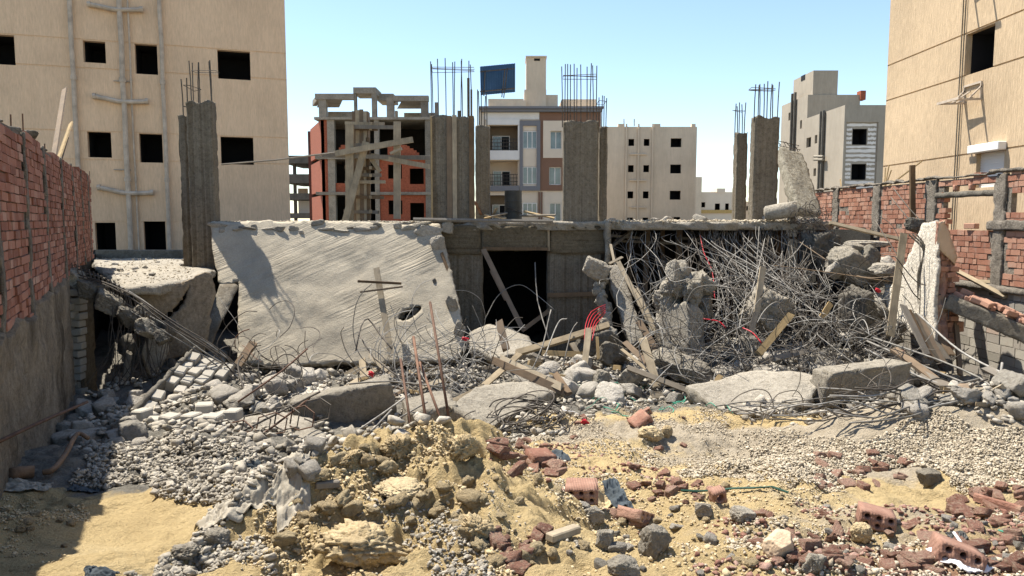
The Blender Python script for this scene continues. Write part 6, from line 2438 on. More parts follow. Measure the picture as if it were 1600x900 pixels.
def rebar_mass(name, n, box, Ys, m, lab, step=.2, segs=(4, 8), r=.007, curl=.3, lift=.2, hangfrom=None):
    mb = MB()
    for i in range(n):
        x, y = rr.uniform(box[0], box[1]), rr.uniform(box[2], box[3])
        Y = Ys[0] + (Ys[1] - Ys[0]) * (box[3] - y) / max(box[3] - box[2], 1) + rr.uniform(-.3, .3)
        mb.tube(smoothpts(wander(x, y, Y, step * rr.uniform(.7, 1.3), rr.randint(*segs), curl * rr.choice((-1, 1)), .05, lift), 3), r * rr.uniform(.7, 1.2), 4)
    o = mb.build(name, M[m])
    return tag(o, lab, 'rebar tangle', None, 'stuff')


rebar_mass('rebar_tangle', 230, (1000, 1380, 440, 600), (12.6, 15.4), 'bar', 'dense mass of thin grey rebar filling the right bay')
def hang_mass(n, m, r, lab):
    mb = MB()
    for i in range(n):
        mb.tube(smoothpts([above(p) for p in hang(i)], 3), r * rr.uniform(.7, 1.3), 4)
    tag(mb.build('rebar_tangle', M[m], None, True), lab, 'rebar tangle', None, 'stuff')


hang_mass(110, 'bar_d', .006, 'curtain of thin dark bars hanging under the broken slab edge')
hang_mass(50, 'bar', .006, 'curtain of thin pale bars hanging under the broken slab edge')
rebar_mass('rebar_tangle', 230, (1000, 1400, 480, 620), (11.8, 14.6), 'bar_d', 'dense mass of dark bars filling the right bay')
rebar_mass('rebar_tangle', 130, (565, 780, 535, 635), (11.5, 13.5), 'bar', 'dense mass of thin wires under the tilted slab', .17)
rebar_mass('rebar_tangle', 60, (1230, 1292, 322, 352), (16.4, 16.8), 'bar_d', 'dark snarl of wires at the foot of the leaning broken column', .06, (4, 8), .007, .5, .1)
rebar_mass('rebar_tangle', 45, (1200, 1460, 625, 665), (9.2, 10.4), 'bar_d', 'dark thin wires matted along the gravel edge', .16, (4, 8), .007, .35, .0)
rebar_mass('rebar_tangle', 36, (360, 500, 540, 650), (10.6, 13), 'bar_d', 'dark thin wires heaped left of the long fallen beam', .14, (4, 8), .006, .4)

# long single bars
BARS = [
    (((626, 561, 9.4), (646, 694, 8.2)), 'rusty upright rod, leftmost of the four before the pit', 'rust', .016),
    (((646, 526, 9.4), (671, 694, 8.2)), 'rusty upright rod, second of the four before the pit', 'rust', .018),
    (((656, 566, 9.3), (697, 678, 8.3)), 'rusty slanting rod, third of the four before the pit', 'rust', .017),
    (((672, 472, 9.6), (705, 676, 8.3)), 'tallest rusty rod of the four before the pit', 'rust', .017),
    (((-6, 692, 5.6), (62, 660, 6.4), (136, 628, 8.0)), 'long rusty bar leaning against the foot of left wall', 'rust', .016),
    (((836, 410, 16.2), (840, 470, 15.6), (858, 530, 14.6)), 'single pale bent bar standing in the dark doorway', 'bar', .013),
    (((757, 500, 15.8), (780, 460, 16), (812, 445, 16.2), (840, 462, 16), (866, 484, 15.6)), 'arched thin bar crossing the doorway', 'bar', .009),
    (((850, 560, 13.2), (872, 505, 13.8), (886, 498, 13.9)), 'hooked pale bar rising right of the doorway', 'bar', .013),
    (((828, 585, 12.6), (848, 540, 13.2), (856, 505, 13.6), (861, 484, 13.8)), 'tall kinked pale bar rising below the doorway', 'bar', .013),
    (((880, 572, 12.8), (892, 520, 13.3), (902, 504, 13.5)), 'slender bar leaning right below the doorway', 'bar', .011),
    (((1355, 533, 12.6), (1450, 575, 11.6), (1556, 618, 10.6)), 'long straight steel bar sloping over the right pit', 'bar', .018),
    (((1352, 545, 12.4), (1440, 590, 11.4), (1520, 612, 10.8), (1553, 624, 10.5)), 'second long bar just below the straight one', 'bar', .018),
    (((1365, 528, 12.7), (1460, 560, 11.7), (1530, 590, 10.9), (1560, 615, 10.4)), 'third long bar bending down at its end', 'bar', .016),
    (((1434, 490, 12.2), (1500, 548, 11.2), (1585, 592, 10.2)), 'taut steel cable running from board bundle to the right edge', 'bar', .016),
    (((1566, 567, 9.6), (1561, 610, 9.3), (1564, 654, 9.0)), 'white upright bent bar at the gravel edge far right', 'bar', .016),
    (((1390, 640, 9.6), (1450, 612, 10.2), (1530, 592, 10.6)), 'bar rising to the right over the pit edge', 'bar', .015),
    (((1280, 606, 10.2), (1340, 612, 10), (1400, 640, 9.6), (1500, 622, 10)), 'wavy bar across the thick slab piece', 'bar', .012),
    (((1365, 340, 15.6), (1400, 395, 14.8), (1450, 445, 14.0)), 'thin dark bar hanging beside the white wall fragment', 'bar_d', .011),
    (((1392, 308, 15.4), (1418, 340, 14.8), (1440, 360, 14.4)), 'thin bar sloping in front of the right brick wall', 'bar_d', .011),
    (((1396, 294, 15.4), (1420, 325, 14.9), (1446, 352, 14.5)), 'second thin bar sloping in front of the right brick wall', 'bar_d', .011),
    (((1437, 372, 12.9), (1438, 440, 12.8), (1437, 490, 12.8)), 'thin dark bar hanging down the white plaster face', 'bar_d', .009),
    (((1398, 400, 13.0), (1432, 440, 12.9), (1458, 446, 12.9)), 'dark bar slanting over the white plaster face', 'bar_d', .010),
    (((1405, 418, 13.0), (1425, 455, 12.9), (1437, 468, 12.9)), 'shorter dark bar slanting over the white plaster face', 'bar_d', .010),
    (((1240, 372, 16.5), (1330, 428, 15.0), (1400, 432, 14.2), (1450, 428, 13.8)), 'brownish cable sagging from slab to wall fragment', 'wood_b', .011),
    (((1210, 415, 15.4), (1290, 425, 14.8), (1390, 440, 13.9)), 'brown cord crossing above the snarled rebar', 'wood_b', .011),
    (((380, 555, 11.6), (372, 575, 11.4), (392, 640, 10.6)), 'stiff dark bar curving down left of the fallen beam', 'bar_d', .014),
    (((380, 700, 8.6), (430, 664, 9.0), (484, 622, 9.6)), 'dark straight bar crossing the broad cracked slab', 'rust', .014),
    (((372, 628, 10.0), (440, 580, 10.8), (480, 545, 11.4)), 'rusty straight bar rising before the tilted slab', 'rust', .014),
    (((312, 708, 8.4), (390, 668, 8.8), (500, 612, 9.6)), 'long dark bar lying over the stirrups', 'bar_d', .014),
    (((545, 600, 9.8), (610, 596, 9.9), (700, 606, 9.6)), 'straight grey bar over the long fallen beam', 'bar', .012),
    (((470, 724, 8.0), (560, 690, 8.6), (612, 640, 9.2)), 'grey bar lying across the fallen beam end', 'bar', .012),
    (((480, 712, 8.2), (560, 672, 8.8), (640, 616, 9.6)), 'second grey bar fanning over the fallen beam end', 'bar', .012),
    (((490, 706, 8.3), (580, 676, 8.8), (668, 628, 9.4)), 'third grey bar fanning over the fallen beam end', 'bar', .011),
    (((486, 718, 8.1), (560, 700, 8.4), (640, 668, 8.8)), 'lowest grey bar fanning over the fallen beam end', 'bar', .011),
    (((556, 548, 12.2), (564, 510, 12.6), (575, 498, 12.8), (592, 520, 12.6), (612, 545, 12.2)), 'dark hooked bar arching before the tilted slab', 'bar_d', .014),
    (((560, 520, 12.6), (585, 560, 12.2), (640, 600, 11.6)), 'dark bar bending down to the fallen beam', 'bar_d', .013),
]
for px, lab, m, r in BARS:
    pts = [P(*q) for q in px]
    wire('steel_bar', pts, r, m, lab, None, 'steel bar', 6)
rr = random.Random(31)
for k in range(7):                               # bent stirrups on the broad slab
    c = P(352 + 24 * k, 690 - 6 * k + 6 * (k % 2), 8.7 + .08 * k)
    w, h, a = .17, .12, rr.uniform(-.5, .5)
    q = [c + V(cos(a) * x * w, sin(a) * x * w + .05 * y, .12 + y * h) for x, y in ((-1, -1), (-.2, -1.3), (1, -.8), (1.1, .5), (.2, 1.1), (-.9, .7), (-1, -.8))]
    mb = MB()
    mb.tube([above(p, .015) for p in q], .010, 5)
    tag(mb.build('stirrup', M['rust' if k % 2 else 'bar_d']), 'bent hexagonal stirrup standing on the broad cracked slab', 'stirrup', 'stirrups on the broad cracked slab')

# red conduits and cable
for k in range(5):
    wire('red_conduit', [P(913 + 3 * k, 532, 13.3), P(915 + 4 * k, 508, 13.7), P(924 + 3.5 * k, 487 + 3 * k, 14.2), P(946, 476 + 3 * k, 14.6)], .008, 'red', 'curved red conduit rising beside the slanting panel', 'curved red conduits', 'conduit')
wire('red_cable', [P(1094, 368, 16.6), P(1100, 395, 16.2), P(1113, 425, 15.8), P(1117, 468, 15.2)], .010, 'red', 'red cable hanging down among the rebars above the stump', None, 'cable')
wire('red_cable', [P(1098, 498, 13.4), P(1122, 502, 13.3), P(1134, 512, 13.2)], .012, 'red', 'short red hose bit lying on the stump head', None, 'cable')
wire('red_cable', [P(1160, 512, 13.2), P(1176, 520, 13.0), P(1190, 536, 12.8)], .012, 'red', 'short red hose bit right of the stump', None, 'cable')
for x, y, Y, lab in ((727, 530, 13, 'tiny red scrap at the tilted slab lower right corner'), (580, 584, 12, 'tiny red rag beside the upright board under the slab'), (914, 660, 9.4, 'small red scrap at the end of the green twine'), (1372, 454, 13.6, 'tiny red scrap on the right heap')):
    g = P(x, y, Y)
    tag(chunk('red_scrap', g, (.14, .06, .09), int(x), M['red'], None, (.3, .5, .2), 3, 7, .3), lab, 'scrap')

# ---------------------------------------------------------------- rubble
rr = random.Random(77)
PROTO = {}


def proto(key, mat, n, boxy, rough, planes):
    L = []
    for k in range(n):
        if key == 'red' or (key == 'conc' and k % 3):
            v, f = crisp_shape(900 + 31 * k + len(key), 5 if key == 'red' else 9, 2, .03 if key == 'red' else .07, key == 'red')
        else:
            v, f = chunk_shape(1000 + 37 * k + len(key), 3, planes, rough, boxy)
        L.append(newmesh('rubble_piece', v, f, mat))
    PROTO[key] = L


proto('conc', M['rub'], 16, .6, .05, 5)
proto('clod', M['clod'], 10, 0, .22, 9)
proto('red', M['redrub'], 12, 1, .07, 4)
proto('stone', M['st_grey'], 6, 0, .08, 9)


def scatter(name, key, n, box, size, lab, cat, group, flat=(.5, .9), lift=.25, elong=1.0, pts=None):
    for i in range(n):
        x, y = rr.uniform(box[0], box[1]), rr.uniform(box[2], box[3])
        g = PG(x, y)
        s = rr.uniform(*size) ** 1.0 if rr.random() < .8 else size[1]
        sx, sy, sz = s * rr.uniform(.8, 1.3) * elong, s * rr.uniform(.7, 1.1), s * rr.uniform(*flat)
        o = bpy.data.objects.new(name, rr.choice(PROTO[key]))
        COL.objects.link(o)
        o.location = g + V(0, 0, sz * lift)
        o.scale = (sx / 2, sy / 2, sz / 2)
        o.rotation_euler = (rr.uniform(-.4, .4), rr.uniform(-.4, .4), rr.uniform(0, 6.28))
        tag(o, lab, cat, group)


scatter('rubble_chunk', 'conc', 58, (1120, 1450, 535, 612), (.16, .5), 'grey concrete chunk on the heap under the snarled rebar', 'concrete chunk', 'chunks on the right heap')
scatter('rubble_chunk', 'conc', 36, (770, 1090, 560, 632), (.12, .42), 'concrete chunk in the centre rubble below the doorway', 'concrete chunk', 'chunks in the centre rubble')
scatter('rubble_chunk', 'conc', 30, (100, 235, 622, 700), (.1, .3), 'dark shaded chunk beside the foot of the left wall', 'concrete chunk', 'shaded chunks by the left wall')
scatter('rubble_chunk', 'conc', 22, (320, 480, 565, 650), (.12, .42), 'concrete chunk left of the long fallen beam', 'concrete chunk', 'chunks left of the fallen beam')
scatter('rubble_chunk', 'conc', 18, (420, 720, 575, 625), (.1, .34), 'pale chunk in the gap under the tilted slab', 'concrete chunk', 'chunks under the tilted slab')
scatter('rubble_chunk', 'conc', 24, (1400, 1600, 590, 660), (.1, .36), 'chunk in the pit below the fallen wall strip', 'concrete chunk', 'chunks in the right pit')
scatter('rubble_chunk', 'conc', 18, (330, 500, 690, 740), (.04, .13), 'small chunk before the broad cracked slab', 'concrete chunk', 'small chunks before the broad slab')
scatter('loose_stone', 'conc', 44, (860, 1600, 790, 899), (.025, .08), 'fist sized grey stone on the sand in the right foreground', 'stone', 'grey stones in the right foreground', lift=.2)
for i in range(22):
    x, y = rr.uniform(1300, 1420), rr.uniform(400, 520)
    o = bpy.data.objects.new('rubble_chunk', rr.choice(PROTO['conc']))
    COL.objects.link(o)
    o.location = P(x, y + 10, 15.6 - (y - 400) / 120 * 1.6 + rr.uniform(-.2, .3))
    s = rr.uniform(.2, .55)
    o.scale = (s * .6, s * .5, s * .4)
    o.rotation_euler = (rr.uniform(0, 3), rr.uniform(-.6, .6), rr.uniform(0, 6))
    tag(o, 'grey chunk piled high against the white wall fragment', 'concrete chunk', 'chunks piled by the white wall fragment')
for i in range(10):
    x = rr.uniform(150, 320)
    c = rr.random()
    p = SAG[0].lerp(SAG[1], (x - 150) / 170).lerp(SAG[6].lerp(SAG[3], (x - 150) / 170), rr.uniform(.15, .9))
    o = bpy.data.objects.new('rubble_chunk', rr.choice(PROTO['conc']))
    COL.objects.link(o)
    s = rr.uniform(.05, .16)
    o.location = p + V(0, 0, s * .15)
    o.scale = (s * .6, s * .5, s * .3)
    o.rotation_euler = (rr.uniform(-.3, .3), rr.uniform(-.3, .3), rr.uniform(0, 6))
    tag(o, 'crumb of concrete lying on top of the sagging slab', 'concrete chunk', 'crumbs on the sagging slab')
for i in range(22):
    x = rr.uniform(945, 1285)
    o = bpy.data.objects.new('rubble_chunk', rr.choice(PROTO['conc']))
    COL.objects.link(o)
    s = rr.uniform(.08, .3)
    o.location = V(gx(x, 16.9), 16.85 + rr.uniform(0, .3), ZT + s * .1 + rr.uniform(-.1, .03))
    o.scale = (s * .7, s * .5, s * .32)
    o.rotation_euler = (rr.uniform(-.3, .3), rr.uniform(-.3, .3), rr.uniform(0, 6))
    tag(o, 'crust of broken concrete along the right slab edge', 'concrete chunk', 'crust along the right slab edge')

# named single lumps in the foreground
def glump(px, py, w, h, mat, lab, seed, name='concrete_chunk', cat='concrete chunk', rot=(0, 0, 0), rough=.1, boxy=.5, deep=1.0, sub=4):
    if mat == 'clod':
        boxy, rough = 0, rough * 1.7
    g = PG(px, py + h * .42)
    s = g.y / F
    o = chunk(name, g + V(0, w * s * .2, h * s * .42), (w * s * 1.1, w * s * .8 * deep, h * s * 1.15), seed, M[mat], None, rot, sub, 3 if mat == 'clod' else 7, rough, boxy)
    return tag(o, lab, cat)


glump(337, 846, 38, 28, 'conc_pale', 'rough grey lump on the sand left of the mound', 600, rough=.16)
glump(285, 868, 54, 26, 'conc_pale', 'clotted gravel lump left of the mound foot', 616, rough=.22, boxy=0)
glump(1026, 849, 46, 46, 'conc_pale', 'squared pale block standing right of the mound', 601, rot=(.1, .1, .4), boxy=1)
glump(925, 806, 40, 24, 'conc_pale', 'pale rounded lump under the whole hollow brick right of mound', 602, rot=(0, .2, .3))
glump(1100, 800, 30, 24, 'conc_pale', 'flat grey stone in the middle of the right foreground', 603)
glump(1162, 808, 36, 22, 'conc_pale', 'slab-like grey chip in the right foreground', 604, rot=(0, .3, .2))
glump(1222, 856, 50, 40, 'tan_pl', 'squarish brown stone block in the right foreground', 605, rot=(.2, .25, .5), boxy=1, rough=.05)
glump(1275, 885, 36, 34, 'conc_pale', 'grey pointed stone at the bottom edge right', 606, rot=(.1, .2, .8))
glump(1348, 838, 34, 32, 'clod', 'sandy lump below the big hollow brick', 607)
glump(1455, 748, 38, 24, 'conc_old', 'dark stone at the foot of the gravel pile', 608)
glump(946, 848, 30, 34, 'conc_pale', 'pale mortared stone left of the squared block', 609)
glump(975, 890, 50, 30, 'conc_pale', 'grey stone cut by the bottom picture edge', 610)
glump(560, 862, 152, 66, 'clod', 'largest rounded clod of sand and gravel at the mound front', 611, 'sand_clod', 'clod', (.05, .1, .1), .14, 0, .9, 5)
glump(618, 702, 56, 42, 'clod', 'upright clod crowning the mound top left', 612, 'sand_clod', 'clod', (0, .1, .1), .2, 0)
glump(722, 706, 56, 48, 'clod', 'tall clod at the mound top right', 613, 'sand_clod', 'clod', (0, .15, .1), .2, .3)
glump(745, 835, 62, 44, 'clod', 'overhanging clod on the right flank of mound', 614, 'sand_clod', 'clod', (.2, .3, .1), .18, 0)
glump(545, 722, 52, 20, 'clod', 'grey crusty ridge piece left of the mound top', 615, rot=(0, -.5, 0), rough=.2, boxy=0)
glump(470, 758, 70, 16, 'clod', 'long crusty ridge piece running down left of the mound', 617, rot=(0, -.3, 0), rough=.25, boxy=0, deep=.5)
glump(624, 770, 80, 16, 'clod', 'flat pale sand crust on the mound front', 618, 'sand_clod', 'clod', (.25, .1, .1), .1, 0)
glump(1020, 682, 46, 24, 'clod', 'sandy stone under the upright perforated brick', 619, 'sand_clod', 'clod', (0, .1, .2), .12, 0)
glump(1043, 678, 18, 20, 'clod', 'small round sandy stone beside the perforated brick', 620, 'sand_clod', 'clod', (0, .1, .2), .12, 0)
scatter('sand_clod', 'clod', 70, (420, 840, 700, 890), (.03, .12), 'crumbly sand clod on the big sand mound', 'clod', 'clods on the sand mound', lift=.1)
scatter('sand_clod', 'clod', 40, (850, 1250, 700, 890), (.025, .08), 'crumbly sand clod right of the sand mound', 'clod', 'clods right of the sand mound', lift=.1)
scatter('sand_clod', 'clod', 14, (5, 120, 770, 860), (.02, .07), 'shaded sand clod by the left wall', 'clod', 'clods in the shade of left wall', lift=.1)

# ---------------------------------------------------------------- bricks
def hollow_brick(px, py, wpx, lab, rot, l=.22, w=.24, h=.12, cols=3, rows=2, mat='brick_h', seed=1, cut=None, extra=0.0):
    g = PG(px, py)
    s = wpx * g.y / F / w
    w, h, l = w * s, h * s, l * s
    from mathutils import Euler
    R = Euler(rot).to_matrix()
    c = g + V(0, l * .5, h * (.40 + extra))
    T = lambda x, z: c + R @ V(x, -l / 2, z)
    pts = [(-w / 2, -h / 2), (w / 2, -h / 2), (w / 2, h / 2), (-w / 2, h / 2)] if cut is None else [(a * w / 2, b * h / 2) for a, b in cut]
    holes = []
    r = min(w / cols, h / max(rows, 1)) * .30
    for i in range(cols):
        for j in range(rows):
            hx, hz = (i - (cols - 1) / 2) * w / cols * .94, (j - (rows - 1) / 2) * h / rows * .92
            if not inside(np.array([hx + r * 1.2, hx - r * 1.2, hx, hx]), np.array([hz, hz, hz + r * 1.2, hz - r * 1.2]), pts).all():
                continue
            holes.append([T(hx + r * cos(a), hz + r * sin(a)) for a in np.linspace(0, 2 * pi, 13)[:-1]])
    o = plate('hollow_brick', [T(*q) for q in pts], l, M[mat], None, .05 * s, .004, .003, holes=holes, seed=seed, up=R @ V(0, -1, 0), siderough=.007)
    return tag(o, lab, 'hollow brick')


def m_hb():
    t = NT('hollow_clay_brick')
    n = t.noise(5, 6, .65)
    col = t.ramp(n, [(.3, (.20, .10, .07)), (.55, (.31, .18, .13)), (.75, (.40, .30, .225))])
    f = t.noise(60, 3, .6)
    col = t.mix(.5, col, t.ramp(f, [(.3, (.6, .58, .56)), (.7, (1, 1, 1))]), 'MULTIPLY')
    x = t.n('ShaderNodeTexWave')
    x.inputs['Scale'].default_value = 18
    x.inputs['Distortion'].default_value = 1
    t.l(t.co, x.inputs['Vector'])
    t.bump(t.math('ADD', f, t.math('MULTIPLY', x.outputs['Fac'], .5)), .5, .01)
    return t.fin(col, .9)


M['brick_h'] = m_hb()
hollow_brick(911, 786, 52, 'whole hollow brick showing its dark holes right of the mound', (.05, -.04, -.12), seed=701)
hollow_brick(996, 822, 40, 'reddish hollow brick lying on its side behind the squared block', (-.1, .45, .75), l=.28, seed=702, mat='redrub')
hollow_brick(1380, 830, 56, 'large brown hollow brick tilted in the right foreground', (-.05, .15, -.35), l=.2, seed=703, cut=((-1, -1), (.8, -1), (1, -.4), (.9, 1), (-1, 1)))
hollow_brick(1512, 893, 70, 'biggest red hollow brick at the bottom right edge', (-.15, .3, -.35), seed=704, cols=3, rows=2)
hollow_brick(1003, 668, 30, 'small dark red brick tilted on the gravel behind the mound', (.3, -.6, .3), seed=705, mat='redrub', cols=2)
hollow_brick(1008, 652, 22, 'perforated pale red brick end standing on the gravel', (.1, -.5, .2), l=.08, seed=706, cols=3, rows=3)
hollow_brick(1124, 788, 22, 'small round holed brick stub in the right foreground', (.1, -.2, .2), l=.12, seed=707, cols=1, rows=1, w=.12)
hollow_brick(845, 730, 40, 'thick red brick piece standing among chips right of mound', (.1, .1, .4), seed=708, mat='redrub', cols=1, rows=0)
hollow_brick(1545, 592, 26, 'dark hollow brick lying in the right pit', (.3, .1, .2), seed=709, cols=4, rows=2)
for k, (x, y, a) in enumerate(((1538, 785, .3), (1553, 790, .35), (1568, 795, .4), (1581, 800, .45))):
    g = PG(x, y)
    mb = MB()
    s = g.y / F
    mb.tube([g + V(-.03, .07, .025), g + V(.03, -.05, .03)], .022, 7)
    mb.obox(g + V(0, .01, .008), V(.022, .012, 0), V(-.03, .055, 0), V(0, 0, .018))
    tag(mb.build('brick_shard', M['redrub']), 'parallel rib of the broken brick at the foot of gravel pile', 'brick shard', 'ribs of one broken brick')
RED = (((1280, 1420, 712, 765), 26, (.04, .11), 'broken red brick in the cluster before the gravel pile', 'red bricks before the gravel pile'),
       ((1480, 1600, 755, 815), 28, (.04, .11), 'broken red brick at the right foot of gravel pile', 'red bricks right of the gravel pile'),
       ((770, 885, 690, 745), 26, (.04, .12), 'broken red brick right of the mound top', 'red bricks right of the mound top'),
       ((1010, 1100, 755, 790), 12, (.03, .08), 'small red brick chip near the green strip', 'red chips near the green strip'),
       ((1180, 1340, 800, 899), 44, (.025, .08), 'red brick fragment among stones in the lower right', 'red fragments in the lower right'),
       ((1340, 1600, 815, 899), 46, (.025, .09), 'red brick shard round the big hollow bricks', 'red shards round the big hollow bricks'),
       ((770, 850, 830, 899), 14, (.03, .09), 'red brick shard at the right foot of mound', 'red shards at the mound foot'),
       ((860, 1080, 650, 770), 18, (.025, .08), 'scattered red chip on the central gravel', 'red chips on the central gravel'),
       ((940, 1010, 800, 850), 8, (.03, .08), 'red brick shard beside the squared block', 'red shards by the squared block'))
for box, n, sz, lab, grp in RED:
    scatter('brick_fragment', 'red', n, box, sz, lab, 'brick fragment', grp, (.4, .75), .25, 1.3)

# ---------------------------------------------------------------- gravel and fine rubble
def onground(poly, n, seed, lift=.2, size=.03, fade=.12):
    g = [PG(*q) for q in poly]
    pp = [(q.x, q.y) for q in g]
    r = np.random.default_rng(seed)
    xs, ys = [q[0] for q in pp], [q[1] for q in pp]
    out = np.zeros((0, 2))
    while len(out) < n:
        c = np.stack([r.uniform(min(xs), max(xs), n), r.uniform(min(ys), max(ys), n)], 1)
        wob = np.stack([fbm(np.c_[c * 1.6, np.zeros(len(c))], 4, 71), fbm(np.c_[c * 1.6, np.ones(len(c)) * 5], 4, 72)], 1) * fade * 2
        k = inside(c[:, 0] + wob[:, 0], c[:, 1] + wob[:, 1], pp)
        out = np.vstack([out, c[k]])
    out = out[:n]
    z = gz(out[:, 0], out[:, 1])
    return np.c_[out, z]


def lay(name, poly, n, size, mat, lab, seed, lift=.15, piles=0., patch=0., cat='gravel'):
    r = np.random.default_rng(seed)
    p = onground(poly, n, seed)
    s = r.uniform(size[0], size[1], n) * np.where(r.random(n) < .06, 1.7, 1)
    if patch:
        k = fbm(np.c_[p[:, :2] * 2.2, np.zeros(n)], 4, seed) > -.35 + patch * r.random(n)
        p, s = p[k], s[k]
    p[:, 2] += s * lift + (np.abs(r.normal(0, piles, len(p))) if piles else 0)
    return gravel(name, p, s, M[mat], lab, cat, seed=seed, bank=(mat in ('st_grey', 'rub', 'st_red')))


lay('gravel', [(92, 752), (120, 715), (190, 690), (330, 688), (420, 716), (480, 738), (480, 800), (420, 812), (360, 830), (315, 812), (292, 775), (240, 756), (180, 748)], 9000, (.022, .05), 'st_grey', 'loose grey gravel between the left wall and the paper sack', 201, .3, .02)
lay('gravel', [(1060, 742), (1180, 700), (1320, 690), (1420, 662), (1500, 652), (1660, 648), (1680, 790), (1500, 765), (1420, 745), (1330, 735), (1250, 748)], 36000, (.014, .028), 'st_beige', 'heap of fine beige gravel on the right', 202, .3, .008)
lay('gravel', [(760, 715), (850, 665), (1010, 628), (1100, 632), (1240, 668), (1330, 690), (1200, 715), (1050, 735), (930, 760), (800, 730)], 22000, (.012, .027), 'st_beige', 'beige gravel spread over the sand behind the mound', 203, .3, .006, 1.0)
lay('gravel', [(820, 740), (1000, 735), (1300, 760), (1400, 830), (1300, 920), (960, 920), (880, 830)], 5000, (.01, .024), 'st_beige', 'sparse beige gravel on the sand right of mound', 204, .25, 0, 1.5)
lay('gravel', [(1120, 830), (1300, 790), (1500, 810), (1640, 800), (1660, 930), (1080, 930)], 6500, (.01, .028), 'st_beige', 'mixed beige pebbles in the lower right corner', 205, .25, .006, .5)
lay('brick_chips', [(1080, 840), (1300, 790), (1640, 790), (1660, 930), (1080, 930)], 1800, (.012, .04), 'st_red', 'small brick chips in the lower right corner', 206, .25, 0, .6, 'brick chips')
lay('brick_chips', [(750, 745), (860, 690), (960, 690), (1150, 770), (1000, 800), (860, 760)], 900, (.012, .04), 'st_red', 'small brick chips right of the mound top', 207, .25, 0, .6, 'brick chips')
lay('gravel', [(470, 760), (560, 705), (600, 720), (640, 760), (720, 800), (790, 870), (840, 920), (700, 930), (660, 860), (600, 800), (520, 770)], 1500, (.01, .026), 'st_grey', 'grey gravel spilling down the front of the sand mound', 208, .25, .004, .7)
lay('gravel', [(740, 740), (800, 760), (900, 830), (900, 880), (840, 860), (770, 800)], 900, (.012, .03), 'st_grey', 'grey gravel on the right flank of the sand mound', 209, .25, .004, .6)
lay('gravel', [(220, 905), (240, 860), (330, 820), (420, 800), (480, 840), (430, 930)], 1500, (.012, .034), 'st_grey', 'grey pebbles left of the mound foot', 210, .25, 0, .9)
lay('gravel', [(340, 900), (420, 800), (560, 740), (820, 760), (860, 925), (340, 925)], 1800, (.006, .016), 'st_beige', 'scattered grit over the sand mound', 211, .2, 0, .9)
lay('sand_lumps', [(330, 910), (400, 810), (540, 730), (640, 690), (740, 700), (840, 770), (880, 920), (600, 930)], 9000, (.006, .032), 'clod_s', 'crumbly lumps covering the big sand mound', 221, .2, 0, .5, 'sand lumps')
lay('sand_lumps', [(860, 760), (1000, 690), (1200, 740), (1300, 800), (1100, 920), (860, 920)], 5000, (.006, .03), 'clod_s', 'fine sand lumps right of the mound', 222, .2, 0, .6, 'sand lumps')
lay('sand_lumps', [(-20, 770), (60, 765), (130, 800), (120, 900), (-20, 910)], 2500, (.006, .026), 'clod_s', 'fine dark sand lumps in the shade of left wall', 223, .2, 0, .6, 'sand lumps')
lay('rubble', [(95, 705), (130, 625), (380, 575), (720, 572), (760, 600), (720, 700), (480, 740), (300, 690)], 5200, (.03, .12), 'st_grey', 'crushed grey rubble filling the left pit', 212, .25, .03, .3, 'rubble')
lay('rubble', [(720, 690), (740, 560), (940, 545), (1120, 560), (1430, 530), (1600, 590), (1640, 655), (1440, 655), (1100, 632), (860, 665)], 9000, (.03, .11), 'st_grey', 'crushed grey rubble filling the right pit', 213, .25, .03, .25, 'rubble')
lay('rubble', [(1120, 600), (1160, 520), (1420, 520), (1450, 610)], 2200, (.05, .16), 'rub', 'coarse pale rubble under the snarled rebar', 214, .25, .08, 0, 'rubble')
# crumbs along slab edges
r = np.random.default_rng(8)
n = 1500
xs = r.uniform(gx(945, 16.9), gx(1288, 16.9), n)
p = np.c_[xs, 16.8 + np.abs(r.normal(0, .25, n)), np.full(n, ZT) + r.normal(0, .015, n)]
gravel('crumbs', p, r.uniform(.02, .09, n), M['st_beige'], 'pale crumbs strewn along the right slab edge', 'rubble')
n = 700
p = np.c_[r.uniform(gx(335, 17.2), gx(930, 17.2), n), 17.1 + np.abs(r.normal(0, .12, n)), np.full(n, ZT) + r.normal(0, .01, n)]
gravel('crumbs', p, r.uniform(.015, .06, n), M['st_beige'], 'pale crumbs strewn along the left and middle slab edge', 'rubble', seed=5)
n = 500
a, b = r.random(n), r.random(n)
p = np.array([tuple(SAG[0].lerp(SAG[1], i).lerp(SAG[6].lerp(SAG[4], i), j)) for i, j in zip(a, b)])
p[:, 2] += .03
gravel('crumbs', p, r.uniform(.012, .05, n), M['st_beige'], 'fine crumbs covering the sagging slab', 'rubble', seed=6)

